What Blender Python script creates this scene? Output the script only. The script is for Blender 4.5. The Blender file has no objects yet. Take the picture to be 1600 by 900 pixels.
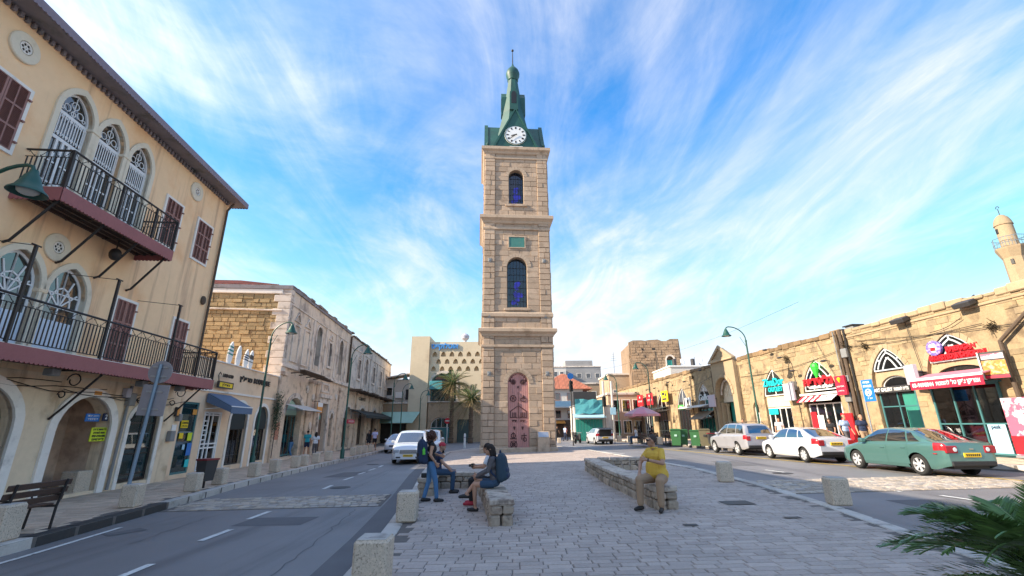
import bpy, bmesh, math, random
import numpy as np
from mathutils import Vector, Matrix, Euler
from mathutils.geometry import tessellate_polygon
rad = math.radians
S = bpy.context.scene
# ------------------------------------------------------------ camera
FPX = 700.0; PITCH = math.atan(216 / FPX); ROLL = rad(-.4); CH = 1.78
cam = bpy.data.cameras.new('camera'); co = bpy.data.objects.new('camera', cam); S.collection.objects.link(co)
cam.sensor_width = 36; cam.lens = 36 * FPX / 1600; cam.clip_start = .05; cam.clip_end = 6000
co.matrix_world = Matrix.Translation((0, 0, CH)) @ Matrix.Rotation(math.pi / 2 + PITCH, 4, 'X') @ Matrix.Rotation(ROLL, 4, 'Z')
S.camera = co
# ------------------------------------------------------------ sky, sun, exposure
SUN_EL = rad(29); SUN_DIR = Vector((-1, -.25, 0)).normalized()      # towards the sun, on the ground
w = bpy.data.worlds.new('World'); S.world = w; w.use_nodes = True
nt = w.node_tree; nt.nodes.clear(); N = nt.nodes.new; LK = nt.links.new
sky = N('ShaderNodeTexSky'); sky.sky_type = 'NISHITA'; sky.sun_disc = False
sky.sun_elevation = SUN_EL; sky.sun_rotation = math.atan2(SUN_DIR.x, SUN_DIR.y); sky.air_density = 1.0; sky.dust_density = .25; sky.ozone_density = 2.2
tc = N('ShaderNodeTexCoord'); sep = N('ShaderNodeSeparateXYZ'); LK(tc.outputs['Generated'], sep.inputs[0])
def mth(op, a, b=None, c=None):
    n = N('ShaderNodeMath'); n.operation = op
    for i, v in enumerate((a, b, c)):
        if v is None: continue
        if isinstance(v, (int, float)): n.inputs[i].default_value = v
        else: LK(v, n.inputs[i])
    return n.outputs[0]
zz = mth('ADD', mth('MAXIMUM', sep.outputs[2], 0.0), .16)
cx_, cy_ = mth('DIVIDE', sep.outputs[0], zz), mth('DIVIDE', sep.outputs[1], zz)
cmb = N('ShaderNodeCombineXYZ'); LK(cx_, cmb.inputs[0]); LK(cy_, cmb.inputs[1])
def cloud(rot, sx, sy, scale, det, dist, lo, hi, off):
    mp = N('ShaderNodeMapping'); LK(cmb.outputs[0], mp.inputs[0])
    mp.inputs['Rotation'].default_value = (0, 0, rad(rot)); mp.inputs['Scale'].default_value = (sx, sy, 1); mp.inputs['Location'].default_value = off
    no = N('ShaderNodeTexNoise'); no.inputs['Scale'].default_value = scale; no.inputs['Detail'].default_value = det
    no.inputs['Roughness'].default_value = .62; no.inputs['Distortion'].default_value = dist; LK(mp.outputs[0], no.inputs['Vector'])
    mr = N('ShaderNodeMapRange'); mr.interpolation_type = 'SMOOTHSTEP'; LK(no.outputs['Fac'], mr.inputs[0])
    mr.inputs[1].default_value = lo; mr.inputs[2].default_value = hi
    return mr.outputs[0]
c1 = cloud(30, 1.0, .62, .70, 9, .9, .42, .77, (2.2, 3.0, 0))
c2 = cloud(-35, 1.0, .60, .9, 9, .8, .42, .77, (20.0, 3.3, 0))
c3 = cloud(-62, 1.3, .5, 2.4, 10, 1.2, .36, .78, (1.3, 5.2, 0))
cl = mth('MAXIMUM', c1, mth('MULTIPLY', c2, .85)); cl = mth('MULTIPLY', cl, mth('ADD', .70, mth('MULTIPLY', c3, .42)))
cl = mth('ADD', mth('MULTIPLY', cl, .82), mth('MULTIPLY', c3, .22))
dv = N('ShaderNodeVectorMath'); dv.operation = 'DOT_PRODUCT'; LK(tc.outputs['Generated'], dv.inputs[0]); dv.inputs[1].default_value = (SUN_DIR.x * math.cos(SUN_EL), SUN_DIR.y * math.cos(SUN_EL), math.sin(SUN_EL))
glow = mth('POWER', mth('MAXIMUM', dv.outputs['Value'], 0.0), 2.2)                 # thin cloud scatters more light around the sun
hz = mth('POWER', mth('SUBTRACT', 1.0, mth('MINIMUM', mth('MAXIMUM', sep.outputs[2], 0.0), 1.0)), 5.0)
cl = mth('MINIMUM', mth('ADD', mth('ADD', cl, mth('MULTIPLY', glow, .10)), mth('MULTIPLY', hz, .65)), .95)
cs = N('ShaderNodeVectorMath'); cs.operation = 'SCALE'; cs.inputs[0].default_value = (1.50, 1.50, 1.56); LK(mth('ADD', 1.0, mth('MULTIPLY', glow, .75)), cs.inputs['Scale'])
hsv = N('ShaderNodeHueSaturation'); hsv.inputs['Saturation'].default_value = 1.38; hsv.inputs['Value'].default_value = .51; hsv.inputs['Hue'].default_value = .50
LK(sky.outputs[0], hsv.inputs['Color'])
mix = N('ShaderNodeMix'); mix.data_type = 'RGBA'; LK(cl, mix.inputs[0]); vm = N('ShaderNodeVectorMath'); vm.operation = 'MINIMUM'; LK(hsv.outputs[0], vm.inputs[0]); vm.inputs[1].default_value = (1.2, 1.38, 1.7); LK(vm.outputs[0], mix.inputs[6]); LK(cs.outputs[0], mix.inputs[7])
bg = N('ShaderNodeBackground'); bg.inputs[1].default_value = .15; LK(mix.outputs[2], bg.inputs[0])
wo = N('ShaderNodeOutputWorld'); LK(bg.outputs[0], wo.inputs[0])
sl = bpy.data.lights.new('sun', 'SUN'); sl.energy = 2.0; sl.angle = rad(.5); sl.color = (1, .86, .66)
so = bpy.data.objects.new('sun', sl); S.collection.objects.link(so)
tosun = Vector((SUN_DIR.x * math.cos(SUN_EL), SUN_DIR.y * math.cos(SUN_EL), math.sin(SUN_EL)))
so.rotation_euler = tosun.to_track_quat('Z', 'Y').to_euler(); so.location = (-60, 8, 50)
vs = S.view_settings; vs.view_transform = 'Standard'; vs.look = 'None'; vs.gamma = 1; vs.exposure = 2.35
try: vs.use_curve_mapping = False
except Exception: pass
# ------------------------------------------------------------ pixel -> place (of the 1600x900 photograph)
RC = np.array(co.matrix_world.to_3x3())
def ray(x, y): return RC @ np.array([(x - 800) / FPX, (450 - y) / FPX, -1])
SLOPE = .018
def gz(x, h=0): return SLOPE * max(-16, min(22, x)) + h
def G(px, py, h=0):                       # where the ray meets the ground (raised by h)
    d = ray(px, py); t = (h - CH) / (d[2] - SLOPE * d[0]); return Vector((t * d[0], t * d[1], CH + t * d[2]))
# ------------------------------------------------------------ mesh helpers
COL = S.collection
def link(o): COL.objects.link(o); return o
class MB:
    def __init__(s): s.v = []; s.f = []
    def add(s, vs, fs):
        b = len(s.v); s.v += [tuple(v) for v in vs]; s.f += [tuple(i + b for i in f) for f in fs]; return s
    def box(s, x0, y0, z0, x1, y1, z1):
        return s.add([(x0,y0,z0),(x1,y0,z0),(x1,y1,z0),(x0,y1,z0),(x0,y0,z1),(x1,y0,z1),(x1,y1,z1),(x0,y1,z1)],
                     [(0,3,2,1),(4,5,6,7),(0,1,5,4),(1,2,6,5),(2,3,7,6),(3,0,4,7)])
    def cbox(s, x0, y0, z0, x1, y1, z1, c=.02):      # chamfered box
        b = bmesh.new(); bmesh.ops.create_cube(b, size=1)
        for v in b.verts: v.co = Vector((x0 + (v.co.x + .5) * (x1 - x0), y0 + (v.co.y + .5) * (y1 - y0), z0 + (v.co.z + .5) * (z1 - z0)))
        bmesh.ops.bevel(b, geom=list(b.edges), offset=c, segments=1, affect='EDGES')
        b.verts.index_update(); s.add([v.co for v in b.verts], [[v.index for v in f.verts] for f in b.faces]); b.free(); return s
    def prism(s, poly, y0, y1):                       # polygon of (x,z), pushed along y
        n = len(poly)
        return s.add([(p[0], y0, p[1]) for p in poly] + [(p[0], y1, p[1]) for p in poly],
                     [tuple(range(n)), tuple(range(2*n-1, n-1, -1))] + [(i, i+n, (i+1) % n + n, (i+1) % n) for i in range(n)])
    def prismz(s, poly, z0, z1):
        n = len(poly)
        return s.add([(p[0], p[1], z0) for p in poly] + [(p[0], p[1], z1) for p in poly],
                     [tuple(range(n-1, -1, -1)), tuple(range(n, 2*n))] + [(i, (i+1) % n, (i+1) % n + n, i+n) for i in range(n)])
    def frame(s, po, pi, y0, y1, closed=True):        # band between two outlines of equal length
        n = len(po); vs = [(p[0], y, p[1]) for y in (y0, y1) for q in (po, pi) for p in q]; fs = []
        for i in range(n if closed else n - 1):
            j = (i + 1) % n
            fs += [(i, j, n+j, n+i), (2*n+i, 3*n+i, 3*n+j, 2*n+j), (i, 2*n+i, 2*n+j, j), (n+i, n+j, 3*n+j, 3*n+i)]
        if not closed: fs += [(0, n, 3*n, 2*n), (n-1, 3*n-1, 4*n-1, 2*n-1)]
        return s.add(vs, fs)
    def wall(s, outer, holes, y0, y1):                # slab with openings
        loops = [outer] + holes; tri = tessellate_polygon([[Vector((p[0], p[1], 0)) for p in l] for l in loops])
        pts = [p for l in loops for p in l]; n = len(pts)
        vs = [(p[0], y0, p[1]) for p in pts] + [(p[0], y1, p[1]) for p in pts]
        fs = [tuple(t) for t in tri] + [tuple(i + n for i in reversed(t)) for t in tri]
        b = 0
        for l in loops:
            m = len(l)
            for i in range(m): fs.append((b+i, b+(i+1) % m, b+(i+1) % m+n, b+i+n))
            b += m
        return s.add(vs, fs)
    def tube(s, pts, r, n=8, cap=True):
        pts = [Vector(p) for p in pts]; k = len(pts); rs = r if isinstance(r, (list, tuple)) else [r] * k; vs = []; up = None
        for i, p in enumerate(pts):
            d = (pts[min(i+1, k-1)] - pts[max(i-1, 0)]).normalized()
            if up is None: up = Vector((0, 0, 1)) if abs(d.z) < .9 else Vector((1, 0, 0))
            a = d.cross(up); a = a.normalized() if a.length > 1e-6 else d.orthogonal().normalized(); bb = a.cross(d); up = bb
            for j in range(n):
                t = 2 * math.pi * j / n; vs.append(p + (a * math.cos(t) + bb * math.sin(t)) * rs[i])
        fs = [(i*n+j, i*n+(j+1) % n, (i+1)*n+(j+1) % n, (i+1)*n+j) for i in range(k-1) for j in range(n)]
        if cap: fs += [tuple(range(n-1, -1, -1)), tuple(range((k-1)*n, k*n))]
        return s.add(vs, fs)
    def lathe(s, prof, n=16, c=(0, 0, 0), axis='z', ph=0):      # profile of (r, h)
        vs = []
        for r, h in prof:
            for j in range(n):
                t = 2 * math.pi * j / n + ph; a, b = r * math.cos(t), r * math.sin(t)
                vs.append({'z': (c[0]+a, c[1]+b, c[2]+h), 'y': (c[0]+a, c[1]+h, c[2]-b), 'x': (c[0]+h, c[1]+a, c[2]+b)}[axis])
        k = len(prof)
        fs = [(i*n+j, i*n+(j+1) % n, (i+1)*n+(j+1) % n, (i+1)*n+j) for i in range(k-1) for j in range(n)]
        if prof[0][0] > 1e-5: fs.append(tuple(range(n-1, -1, -1)))
        if prof[-1][0] > 1e-5: fs.append(tuple(range((k-1)*n, k*n)))
        return s.add(vs, fs)
    def ball(s, c, r, n=10, m=7, sc=(1, 1, 1)):
        b = len(s.v); s.lathe([(max(1e-6, r*math.sin(math.pi*i/m)), -r*math.cos(math.pi*i/m)) for i in range(m+1)], n)
        for i in range(b, len(s.v)): v = s.v[i]; s.v[i] = (c[0]+v[0]*sc[0], c[1]+v[1]*sc[1], c[2]+v[2]*sc[2])
        return s
    def xf(s, m, b=0):
        for i in range(b, len(s.v)): s.v[i] = tuple(m @ Vector(s.v[i]))
        return s
    def mesh(s, name, mat, smooth=False):
        me = bpy.data.meshes.new(name); me.from_pydata(s.v, [], s.f); me.update()
        b = bmesh.new(); b.from_mesh(me); bmesh.ops.recalc_face_normals(b, faces=b.faces); b.to_mesh(me); b.free()
        if mat: me.materials.append(M[mat] if isinstance(mat, str) else mat)
        if smooth:
            for p in me.polygons: p.use_smooth = True
            try: me.set_sharp_from_angle(angle=rad(40))
            except Exception: pass
        return me
    def build(s, name, mat, parent=None, smooth=False):
        return put(name, s.mesh(name, mat, smooth), parent)
def put(name, me, parent=None, loc=None, rotz=None):
    o = link(bpy.data.objects.new(name, me)); o.parent = parent
    if loc is not None: o.location = loc
    if rotz is not None: o.rotation_euler = (0, 0, rotz)
    return o
def tag(o, label, cat, group=None):
    o['label'] = label; o['category'] = cat
    if group: o['group'] = group
    return o
def thing(name, label, cat, loc=(0, 0, 0), rotz=0, group=None):
    o = link(bpy.data.objects.new(name, None)); o.location = loc; o.rotation_euler = (0, 0, rotz); o.empty_display_size = .3
    return tag(o, label, cat, group)
def struct(name, me): o = put(name, me); o['kind'] = 'structure'; return o
def dup(o, parent=None, loc=None, rotz=None, label=None, group=None):
    c = link(o.copy()); c.parent = parent
    if loc is not None: c.location = loc
    if rotz is not None: c.rotation_euler = (0, 0, rotz)
    if label: c['label'] = label
    if group: c['group'] = group
    for ch in [k for k in o.children]: dup(ch, c)
    return c
def arch(cx, hw, z0, zs, zt, kind='round', n=7):       # outline: foot left, foot right, up, over the arch, back
    rise = zt - zs; pts = []
    if kind == 'round':
        for i in range(2*n+1): t = math.pi * i / (2*n); pts.append((cx + hw*math.cos(t), zs + rise*math.sin(t)))
    else:
        c = (rise*rise - hw*hw) / (2*hw); R = hw + c; a1 = math.atan2(rise, c)
        half = [(-c + R*math.cos(a1*i/n), R*math.sin(a1*i/n)) for i in range(n+1)]
        pts = [(cx+x, zs+z) for x, z in half] + [(cx-x, zs+z) for x, z in reversed(half[:-1])]
    return [(cx-hw, z0), (cx+hw, z0)] + pts
def rect(x0, z0, x1, z1): return [(x0, z0), (x1, z0), (x1, z1), (x0, z1)]
def txt(name, s, size, mat, parent, loc, width=None, ext=.012, rot=(90, 0, 0), align='CENTER', bold=0.0):
    cu = bpy.data.curves.new(name, 'FONT'); cu.body = s; cu.size = size; cu.extrude = ext; cu.align_x = align; cu.align_y = 'CENTER'; cu.resolution_u = 2; cu.offset = bold
    t = bpy.data.objects.new(name + '_tmp', cu); link(t)
    me = bpy.data.meshes.new_from_object(t.evaluated_get(bpy.context.evaluated_depsgraph_get())); bpy.data.objects.remove(t); bpy.data.curves.remove(cu)
    me.name = name; me.materials.clear(); me.materials.append(M[mat])
    o = put(name, me, parent, loc); o.rotation_euler = tuple(rad(a) for a in rot)
    if width and len(me.vertices):
        xs = [v.co.x for v in me.vertices]; k = width / max(1e-4, max(xs) - min(xs)); o.scale = (k, 1, 1)
    return o
heb = lambda s: s[::-1]
# ------------------------------------------------------------ materials
M = {}
def nodes(name):
    m = bpy.data.materials.new(name); m.use_nodes = True; M[name] = m; t = m.node_tree
    return m, t, t.nodes['Principled BSDF']
def mat(name, col, rough=.8, var=0.0, n1=(0, 0), n2=(0, 0), bump=(0, 0), metal=0, spec=.5, tint=None, emit=None, stain=None, streak=None, coat=0, coords='pos', hue=0.0):
    """procedural material: two scales of noise, random tint for each piece, optional second colour in blotches, bump"""
    m, t, b = nodes(name); n = t.nodes.new; lk = t.links.new
    b.inputs['Roughness'].default_value = rough; b.inputs['Metallic'].default_value = metal; b.inputs['Specular IOR Level'].default_value = spec
    if coat: b.inputs['Coat Weight'].default_value = coat; b.inputs['Coat Roughness'].default_value = .05
    if emit: b.inputs['Emission Color'].default_value = (*emit[:3], 1); b.inputs['Emission Strength'].default_value = emit[3]
    geo = n('ShaderNodeNewGeometry'); pos = geo.outputs['Position']
    if coords == 'obj': pos = n('ShaderNodeTexCoord').outputs['Object']
    def noise(scale, det=5, src=pos, rgh=.6):
        k = n('ShaderNodeTexNoise'); k.inputs['Scale'].default_value = scale; k.inputs['Detail'].default_value = det; k.inputs['Roughness'].default_value = rgh
        lk(src, k.inputs['Vector']); return k.outputs['Fac']
    def ma(op, a, c):
        k = n('ShaderNodeMath'); k.operation = op
        for i, v in enumerate((a, c)):
            if isinstance(v, (int, float)): k.inputs[i].default_value = v
            else: lk(v, k.inputs[i])
        return k.outputs[0]
    cur = None; rgb = n('ShaderNodeRGB'); rgb.outputs[0].default_value = (*col, 1); cur = rgb.outputs[0]
    if stain:                                           # (colour, scale, low, high)
        mr = n('ShaderNodeMapRange'); mr.interpolation_type = 'SMOOTHSTEP'; lk(noise(stain[1], 7), mr.inputs[0]); mr.inputs[1].default_value = stain[2]; mr.inputs[2].default_value = stain[3]
        mx = n('ShaderNodeMix'); mx.data_type = 'RGBA'; lk(mr.outputs[0], mx.inputs[0]); lk(cur, mx.inputs[6]); mx.inputs[7].default_value = (*stain[0], 1); cur = mx.outputs[2]
    if streak:                                          # (colour, stretch, scale, low, high): run-off marks and wear
        mp = n('ShaderNodeMapping'); mp.inputs['Scale'].default_value = streak[1]; lk(pos, mp.inputs[0])
        mr = n('ShaderNodeMapRange'); mr.interpolation_type = 'SMOOTHSTEP'; lk(noise(streak[2], 6, mp.outputs[0]), mr.inputs[0]); mr.inputs[1].default_value = streak[3]; mr.inputs[2].default_value = streak[4]
        mx = n('ShaderNodeMix'); mx.data_type = 'RGBA'; lk(mr.outputs[0], mx.inputs[0]); lk(cur, mx.inputs[6]); mx.inputs[7].default_value = (*streak[0], 1); cur = mx.outputs[2]
    if tint:                                            # second colour picked piece by piece
        oi = n('ShaderNodeObjectInfo'); r = ma('FRACT', ma('ADD', ma('MULTIPLY', oi.outputs['Random'], 7.31), ma('MULTIPLY', geo.outputs['Random Per Island'], 5.77)), 0)
        mx = n('ShaderNodeMix'); mx.data_type = 'RGBA'; lk(r, mx.inputs[0]); lk(cur, mx.inputs[6]); mx.inputs[7].default_value = (*tint, 1); cur = mx.outputs[2]
    val = None
    for sc, am in (n1, n2):
        if am:
            v = ma('ADD', ma('MULTIPLY', ma('SUBTRACT', noise(sc), .5), 2 * am), 1.0); val = v if val is None else ma('MULTIPLY', val, v)
    if var:
        oi = n('ShaderNodeObjectInfo'); r = ma('FRACT', ma('ADD', oi.outputs['Random'], ma('MULTIPLY', geo.outputs['Random Per Island'], 3.17)), 0)
        v = ma('ADD', ma('MULTIPLY', ma('SUBTRACT', r, .5), 2 * var), 1.0); val = v if val is None else ma('MULTIPLY', val, v)
    if val is not None:
        h = n('ShaderNodeHueSaturation'); lk(cur, h.inputs['Color']); lk(val, h.inputs['Value']); cur = h.outputs[0]
    lk(cur, b.inputs['Base Color'])
    if bump[1]:
        bp = n('ShaderNodeBump'); bp.inputs['Strength'].default_value = bump[1]; bp.inputs['Distance'].default_value = .02
        lk(noise(bump[0], 8, rgh=.7), bp.inputs['Height']); lk(bp.outputs[0], b.inputs['Normal'])
    return m
def glass(name, tintc=(.5, .6, .62), refl=.0, rough=.02, dark=0.0, dcol=(.01, .012, .014)):
    m, t, b = nodes(name); n = t.nodes.new; lk = t.links.new; out = t.nodes['Material Output']; t.nodes.remove(b)
    tr = n('ShaderNodeBsdfTransparent'); tr.inputs[0].default_value = (*tintc, 1)
    gl = n('ShaderNodeBsdfGlossy'); gl.inputs['Roughness'].default_value = rough; gl.inputs[0].default_value = (1, 1, 1, 1)
    fr = n('ShaderNodeFresnel'); fr.inputs[0].default_value = 1.5; a = n('ShaderNodeMath'); a.operation = 'ADD'; lk(fr.outputs[0], a.inputs[0]); a.inputs[1].default_value = refl; a.use_clamp = True
    df = n('ShaderNodeBsdfDiffuse'); df.inputs[0].default_value = (*dcol, 1)
    m1 = n('ShaderNodeMixShader'); m1.inputs[0].default_value = dark; lk(tr.outputs[0], m1.inputs[1]); lk(df.outputs[0], m1.inputs[2])
    m2 = n('ShaderNodeMixShader'); lk(a.outputs[0], m2.inputs[0]); lk(m1.outputs[0], m2.inputs[1]); lk(gl.outputs[0], m2.inputs[2]); lk(m2.outputs[0], out.inputs[0]); return m
mat('asphalt', (.18, .172, .175), .6, n1=(.4, .30), n2=(90, .30), bump=(140, .35), stain=((.205, .197, .20), .18, .45, .7), streak=((.11, .105, .11), (1.3, .07, 1), .9, .52, .74))
mat('asphalt_patch', (.115, .112, .118), .85, n1=(2, .2), n2=(90, .3), bump=(140, .3))
mat('paint_white', (.62, .62, .60), .7, n1=(6, .25), n2=(60, .2), stain=((.2, .2, .2), 9, .52, .72))
mat('paint_yellow', (.62, .42, .08), .7, n1=(6, .2), n2=(60, .2), stain=((.2, .18, .12), 8, .52, .7))
mat('paver', (.395, .325, .285), .75, var=.12, n1=(.35, .22), n2=(26, .26), bump=(45, .4), tint=(.41, .34, .30), stain=((.27, .22, .195), .9, .48, .75))
mat('paver_joint', (.13, .112, .10), .95, n1=(9, .3))
mat('cobble', (.42, .34, .26), .8, var=.28, n1=(2, .2), n2=(30, .25), bump=(40, .4), tint=(.33, .30, .28))
mat('walk_tile', (.56, .42, .31), .85, var=.14, n1=(.6, .2), n2=(22, .2), bump=(60, .25), tint=(.50, .38, .285), stain=((.34, .26, .20), .8, .52, .8))
mat('kerb_stone', (.46, .42, .38), .8, var=.15, n1=(2, .15), n2=(30, .2), bump=(40, .3), stain=((.2, .18, .16), 3, .5, .75))
mat('kerb_black', (.035, .033, .033), .7, n1=(6, .3), n2=(40, .3))
mat('pebble_concrete', (.60, .49, .38), .85, n1=(3, .12), n2=(38, .42), bump=(45, .9), stain=((.30, .235, .18), 42, .52, .66))
mat('tower_stone', (.48, .355, .255), .85, var=.12, n1=(.35, .15), n2=(9, .22), bump=(22, .5), tint=(.40, .29, .205), stain=((.24, .165, .115), 1.6, .50, .72), streak=((.34, .25, .18), (1.2, 1.2, .14), 1.2, .54, .76))
mat('tower_trim', (.48, .36, .26), .85, n1=(.5, .18), n2=(9, .22), bump=(20, .45), stain=((.28, .2, .14), 1.3, .5, .74))
mat('joint', (.33, .25, .185), .95, n1=(6, .25))
mat('copper', (.017, .082, .066), .5, n1=(1.4, .3), n2=(12, .2), stain=((.015, .06, .052), 1.2, .45, .7), bump=(10, .1))
mat('copper_plate', (.05, .19, .16), .6, n1=(4, .3), stain=((.14, .22, .17), 3, .5, .8))
mat('door_pink', (.50, .24, .215), .6, var=.08, n1=(2, .15), n2=(30, .15), stain=((.30, .13, .12), 2.2, .5, .8))
mat('iron', (.022, .018, .018), .55, n1=(8, .3))
mat('iron_brown', (.07, .022, .02), .6, n1=(8, .3))
mat('white', (.78, .78, .77), .5, n1=(2, .05))
mat('white_wood', (.74, .74, .74), .55, n1=(3, .07), n2=(30, .05))
mat('blue_white', (.55, .62, .72), .55, n1=(3, .08))
mat('black', (.012, .012, .013), .5)
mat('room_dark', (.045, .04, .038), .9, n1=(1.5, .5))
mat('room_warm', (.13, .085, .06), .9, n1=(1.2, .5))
mat('yellow_plaster', (.90, .61, .36), .9, n1=(.35, .13), n2=(4, .07), bump=(18, .12), stain=((.80, .46, .235), .7, .46, .75), streak=((.58, .37, .23), (1.6, 1.6, .10), 1.8, .50, .74))
mat('lower_plaster', (.76, .60, .42), .9, n1=(.5, .15), n2=(6, .1), bump=(16, .2), stain=((.50, .36, .23), 1.2, .48, .72), streak=((.46, .33, .22), (2, 2, .15), 1.5, .54, .75))
mat('cream_trim', (.72, .63, .49), .85, n1=(1.5, .1), n2=(14, .08), bump=(20, .12), stain=((.55, .46, .34), 2, .55, .8))
mat('white_trim', (.80, .745, .68), .85, n1=(1.5, .1), n2=(14, .08), stain=((.5, .46, .42), 2, .55, .8))
mat('eave_grey', (.22, .195, .21), .75, n1=(1, .2), n2=(8, .15), stain=((.10, .10, .09), 1.5, .5, .75))
mat('maroon', (.30, .10, .10), .65, n1=(2, .2), n2=(20, .15))
mat('shutter', (.30, .145, .12), .6, var=.06, n1=(3, .2), n2=(40, .15))
mat('low_plaster', (.78, .57, .39), .9, n1=(.4, .12), n2=(5, .08), bump=(16, .15), stain=((.52, .35, .22), 1, .5, .8))
mat('gable_stone', (.42, .30, .155), .9, var=.24, n1=(.5, .15), n2=(10, .22), bump=(20, .6), tint=(.36, .255, .13), stain=((.22, .15, .08), 2.2, .54, .72))
mat('gable_joint', (.25, .18, .10), .95, n1=(8, .3))
mat('old_plaster', (.68, .565, .45), .92, n1=(.6, .22), n2=(8, .2), bump=(14, .5), stain=((.34, .28, .24), .8, .47, .70), streak=((.26, .21, .18), (1.4, 1.4, .12), 1.5, .54, .74))
mat('old_plaster_grey', (.60, .54, .48), .92, n1=(.6, .22), n2=(8, .2), bump=(14, .4), stain=((.30, .27, .26), .9, .47, .72), streak=((.2, .18, .17), (1.4, 1.4, .12), 1.5, .54, .74))
mat('old_ground', (.66, .51, .38), .92, var=.14, n1=(.7, .2), n2=(9, .25), bump=(14, .7), stain=((.33, .24, .18), 1.7, .48, .70))
mat('old_trim', (.66, .57, .49), .9, n1=(1, .18), n2=(10, .18), bump=(16, .4), stain=((.28, .22, .18), 1.5, .48, .7))
mat('red_stone', (.45, .20, .13), .9, n1=(4, .25), bump=(16, .5))
mat('rust', (.10, .07, .05), .9, n1=(5, .4), bump=(20, .4))
mat('roof_tile', (.42, .155, .095), .85, var=.2, n1=(1, .2), n2=(12, .2), stain=((.33, .14, .09), 1.5, .5, .75))
mat('right_stone', (.375, .27, .15), .9, var=.18, n1=(.5, .22), n2=(7, .32), bump=(16, .8), tint=(.31, .235, .145), stain=((.13, .095, .065), 1.5, .50, .68))
mat('right_joint', (.35, .26, .155), .95, n1=(1.1, .28), n2=(7, .28), bump=(12, .9), stain=((.17, .12, .075), 1.2, .48, .68))
mat('right_trim', (.38, .285, .18), .9, var=.1, n1=(.8, .15), n2=(9, .2), bump=(14, .5), stain=((.33, .23, .14), 1.6, .5, .75))
mat('rough_top', (.22, .145, .08), .95, var=.3, n1=(2, .35), n2=(10, .35), bump=(12, 1.0))
mat('ruin_stone', (.33, .225, .145), .92, var=.18, n1=(.3, .2), n2=(4, .3), bump=(8, .7), stain=((.14, .10, .075), .9, .53, .7))
mat('cream_wall', (.66, .54, .38), .9, n1=(.3, .1), n2=(3, .08), stain=((.52, .40, .27), .5, .5, .8))
mat('white_wall', (.60, .56, .52), .9, n1=(.3, .15), n2=(3, .12), stain=((.40, .36, .32), .5, .5, .8))
mat('grey_wall', (.30, .29, .29), .9, n1=(.3, .2), n2=(3, .15), stain=((.2, .19, .18), .5, .5, .8))
mat('far_stone', (.42, .30, .20), .92, var=.15, n1=(.4, .2), n2=(5, .25), bump=(8, .5), stain=((.24, .17, .12), 1, .52, .75))
mat('turquoise', (.08, .34, .38), .7, n1=(1, .2)); mat('green_metal', (.02, .23, .19), .6, n1=(1, .2), n2=(8, .1)); mat('pale_green', (.36, .55, .46), .8, n1=(.6, .2))
mat('teal_frame', (.05, .16, .17), .5); mat('lamp_green', (.012, .075, .055), .45, n1=(4, .2)); mat('lamp_glass', (.55, .55, .5), .4)
mat('steel', (.42, .43, .45), .38, metal=.8, n1=(3, .15)); mat('steel_blue', (.20, .27, .34), .45, metal=.3, n1=(3, .2)); mat('sign_back', (.33, .30, .31), .55, metal=.4, n1=(2, .2), n2=(30, .1))
mat('grey_metal', (.22, .225, .23), .55, n1=(3, .2)); mat('alu', (.58, .63, .67), .4, metal=.1, n1=(3, .1)); mat('dark_frame', (.03, .04, .045), .45)
mat('wire', (.015, .014, .014), .6); mat('wood_dark', (.075, .042, .03), .6, var=.12, n1=(2, .2), n2=(25, .25))
mat('bin_green', (.035, .13, .045), .5, n1=(2, .15)); mat('bin_dark', (.035, .035, .037), .55, n1=(3, .2)); mat('bin_olive', (.14, .12, .07), .6, n1=(3, .2)); mat('bin_red', (.22, .02, .03), .5)
mat('sign_red', (.58, .012, .022), .5); mat('sign_red2', (.50, .018, .05), .5, n1=(2, .1)); mat('sign_blue', (.012, .16, .52), .5); mat('sign_yellow', (.85, .60, .01), .5); mat('sign_teal', (.01, .52, .55), .5)
mat('sign_lime', (.62, .72, .02), .5); mat('sign_green', (.04, .55, .05), .5); mat('sign_dark', (.04, .038, .04), .5); mat('sign_grey', (.42, .41, .47), .5, n1=(2, .05)); mat('sign_orange', (.72, .30, .05), .5, n1=(5, .4))
mat('food', (.60, .20, .03), .5, n1=(9, .8), stain=((.75, .55, .25), 7, .5, .6)); mat('poster_pink', (.62, .12, .20), .5, stain=((.72, .60, .62), 2.2, .5, .56)); mat('poster_blue', (.36, .58, .72), .5, n1=(2, .06))
mat('awning_blue', (.10, .15, .24), .8, n1=(3, .15)); mat('awning_dark', (.022, .03, .03), .8, n1=(2, .2)); mat('awning_grey', (.33, .30, .27), .85, n1=(2, .15)); mat('awning_white', (.62, .60, .57), .8, n1=(2, .1)); mat('pink_cloth', (.70, .27, .32), .8, n1=(2, .1), n2=(20, .06))
mat('brick', (.36, .13, .075), .9, var=.2, n1=(3, .2))
mat('palm_trunk', (.16, .11, .075), .95, var=.2, n1=(4, .3), bump=(14, 1.0)); mat('palm_leaf', (.075, .125, .045), .55, var=.35, n1=(1.5, .3)); mat('palm_leaf_dry', (.30, .22, .10), .7, var=.3); mat('cycad_leaf', (.11, .20, .06), .36, var=.3, n1=(3, .25)); mat('ivy', (.03, .06, .025), .7, var=.4)
mat('tyre', (.018, .018, .018), .85); mat('rim', (.62, .62, .64), .3, metal=.35); mat('plate_yellow', (.80, .50, .02), .5); mat('lens_red', (.35, .012, .02), .2, coat=.6); mat('lens_white', (.75, .75, .76), .15, coat=.8); mat('plastic', (.022, .022, .024), .55); mat('chrome', (.75, .76, .78), .12, metal=1)
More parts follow.
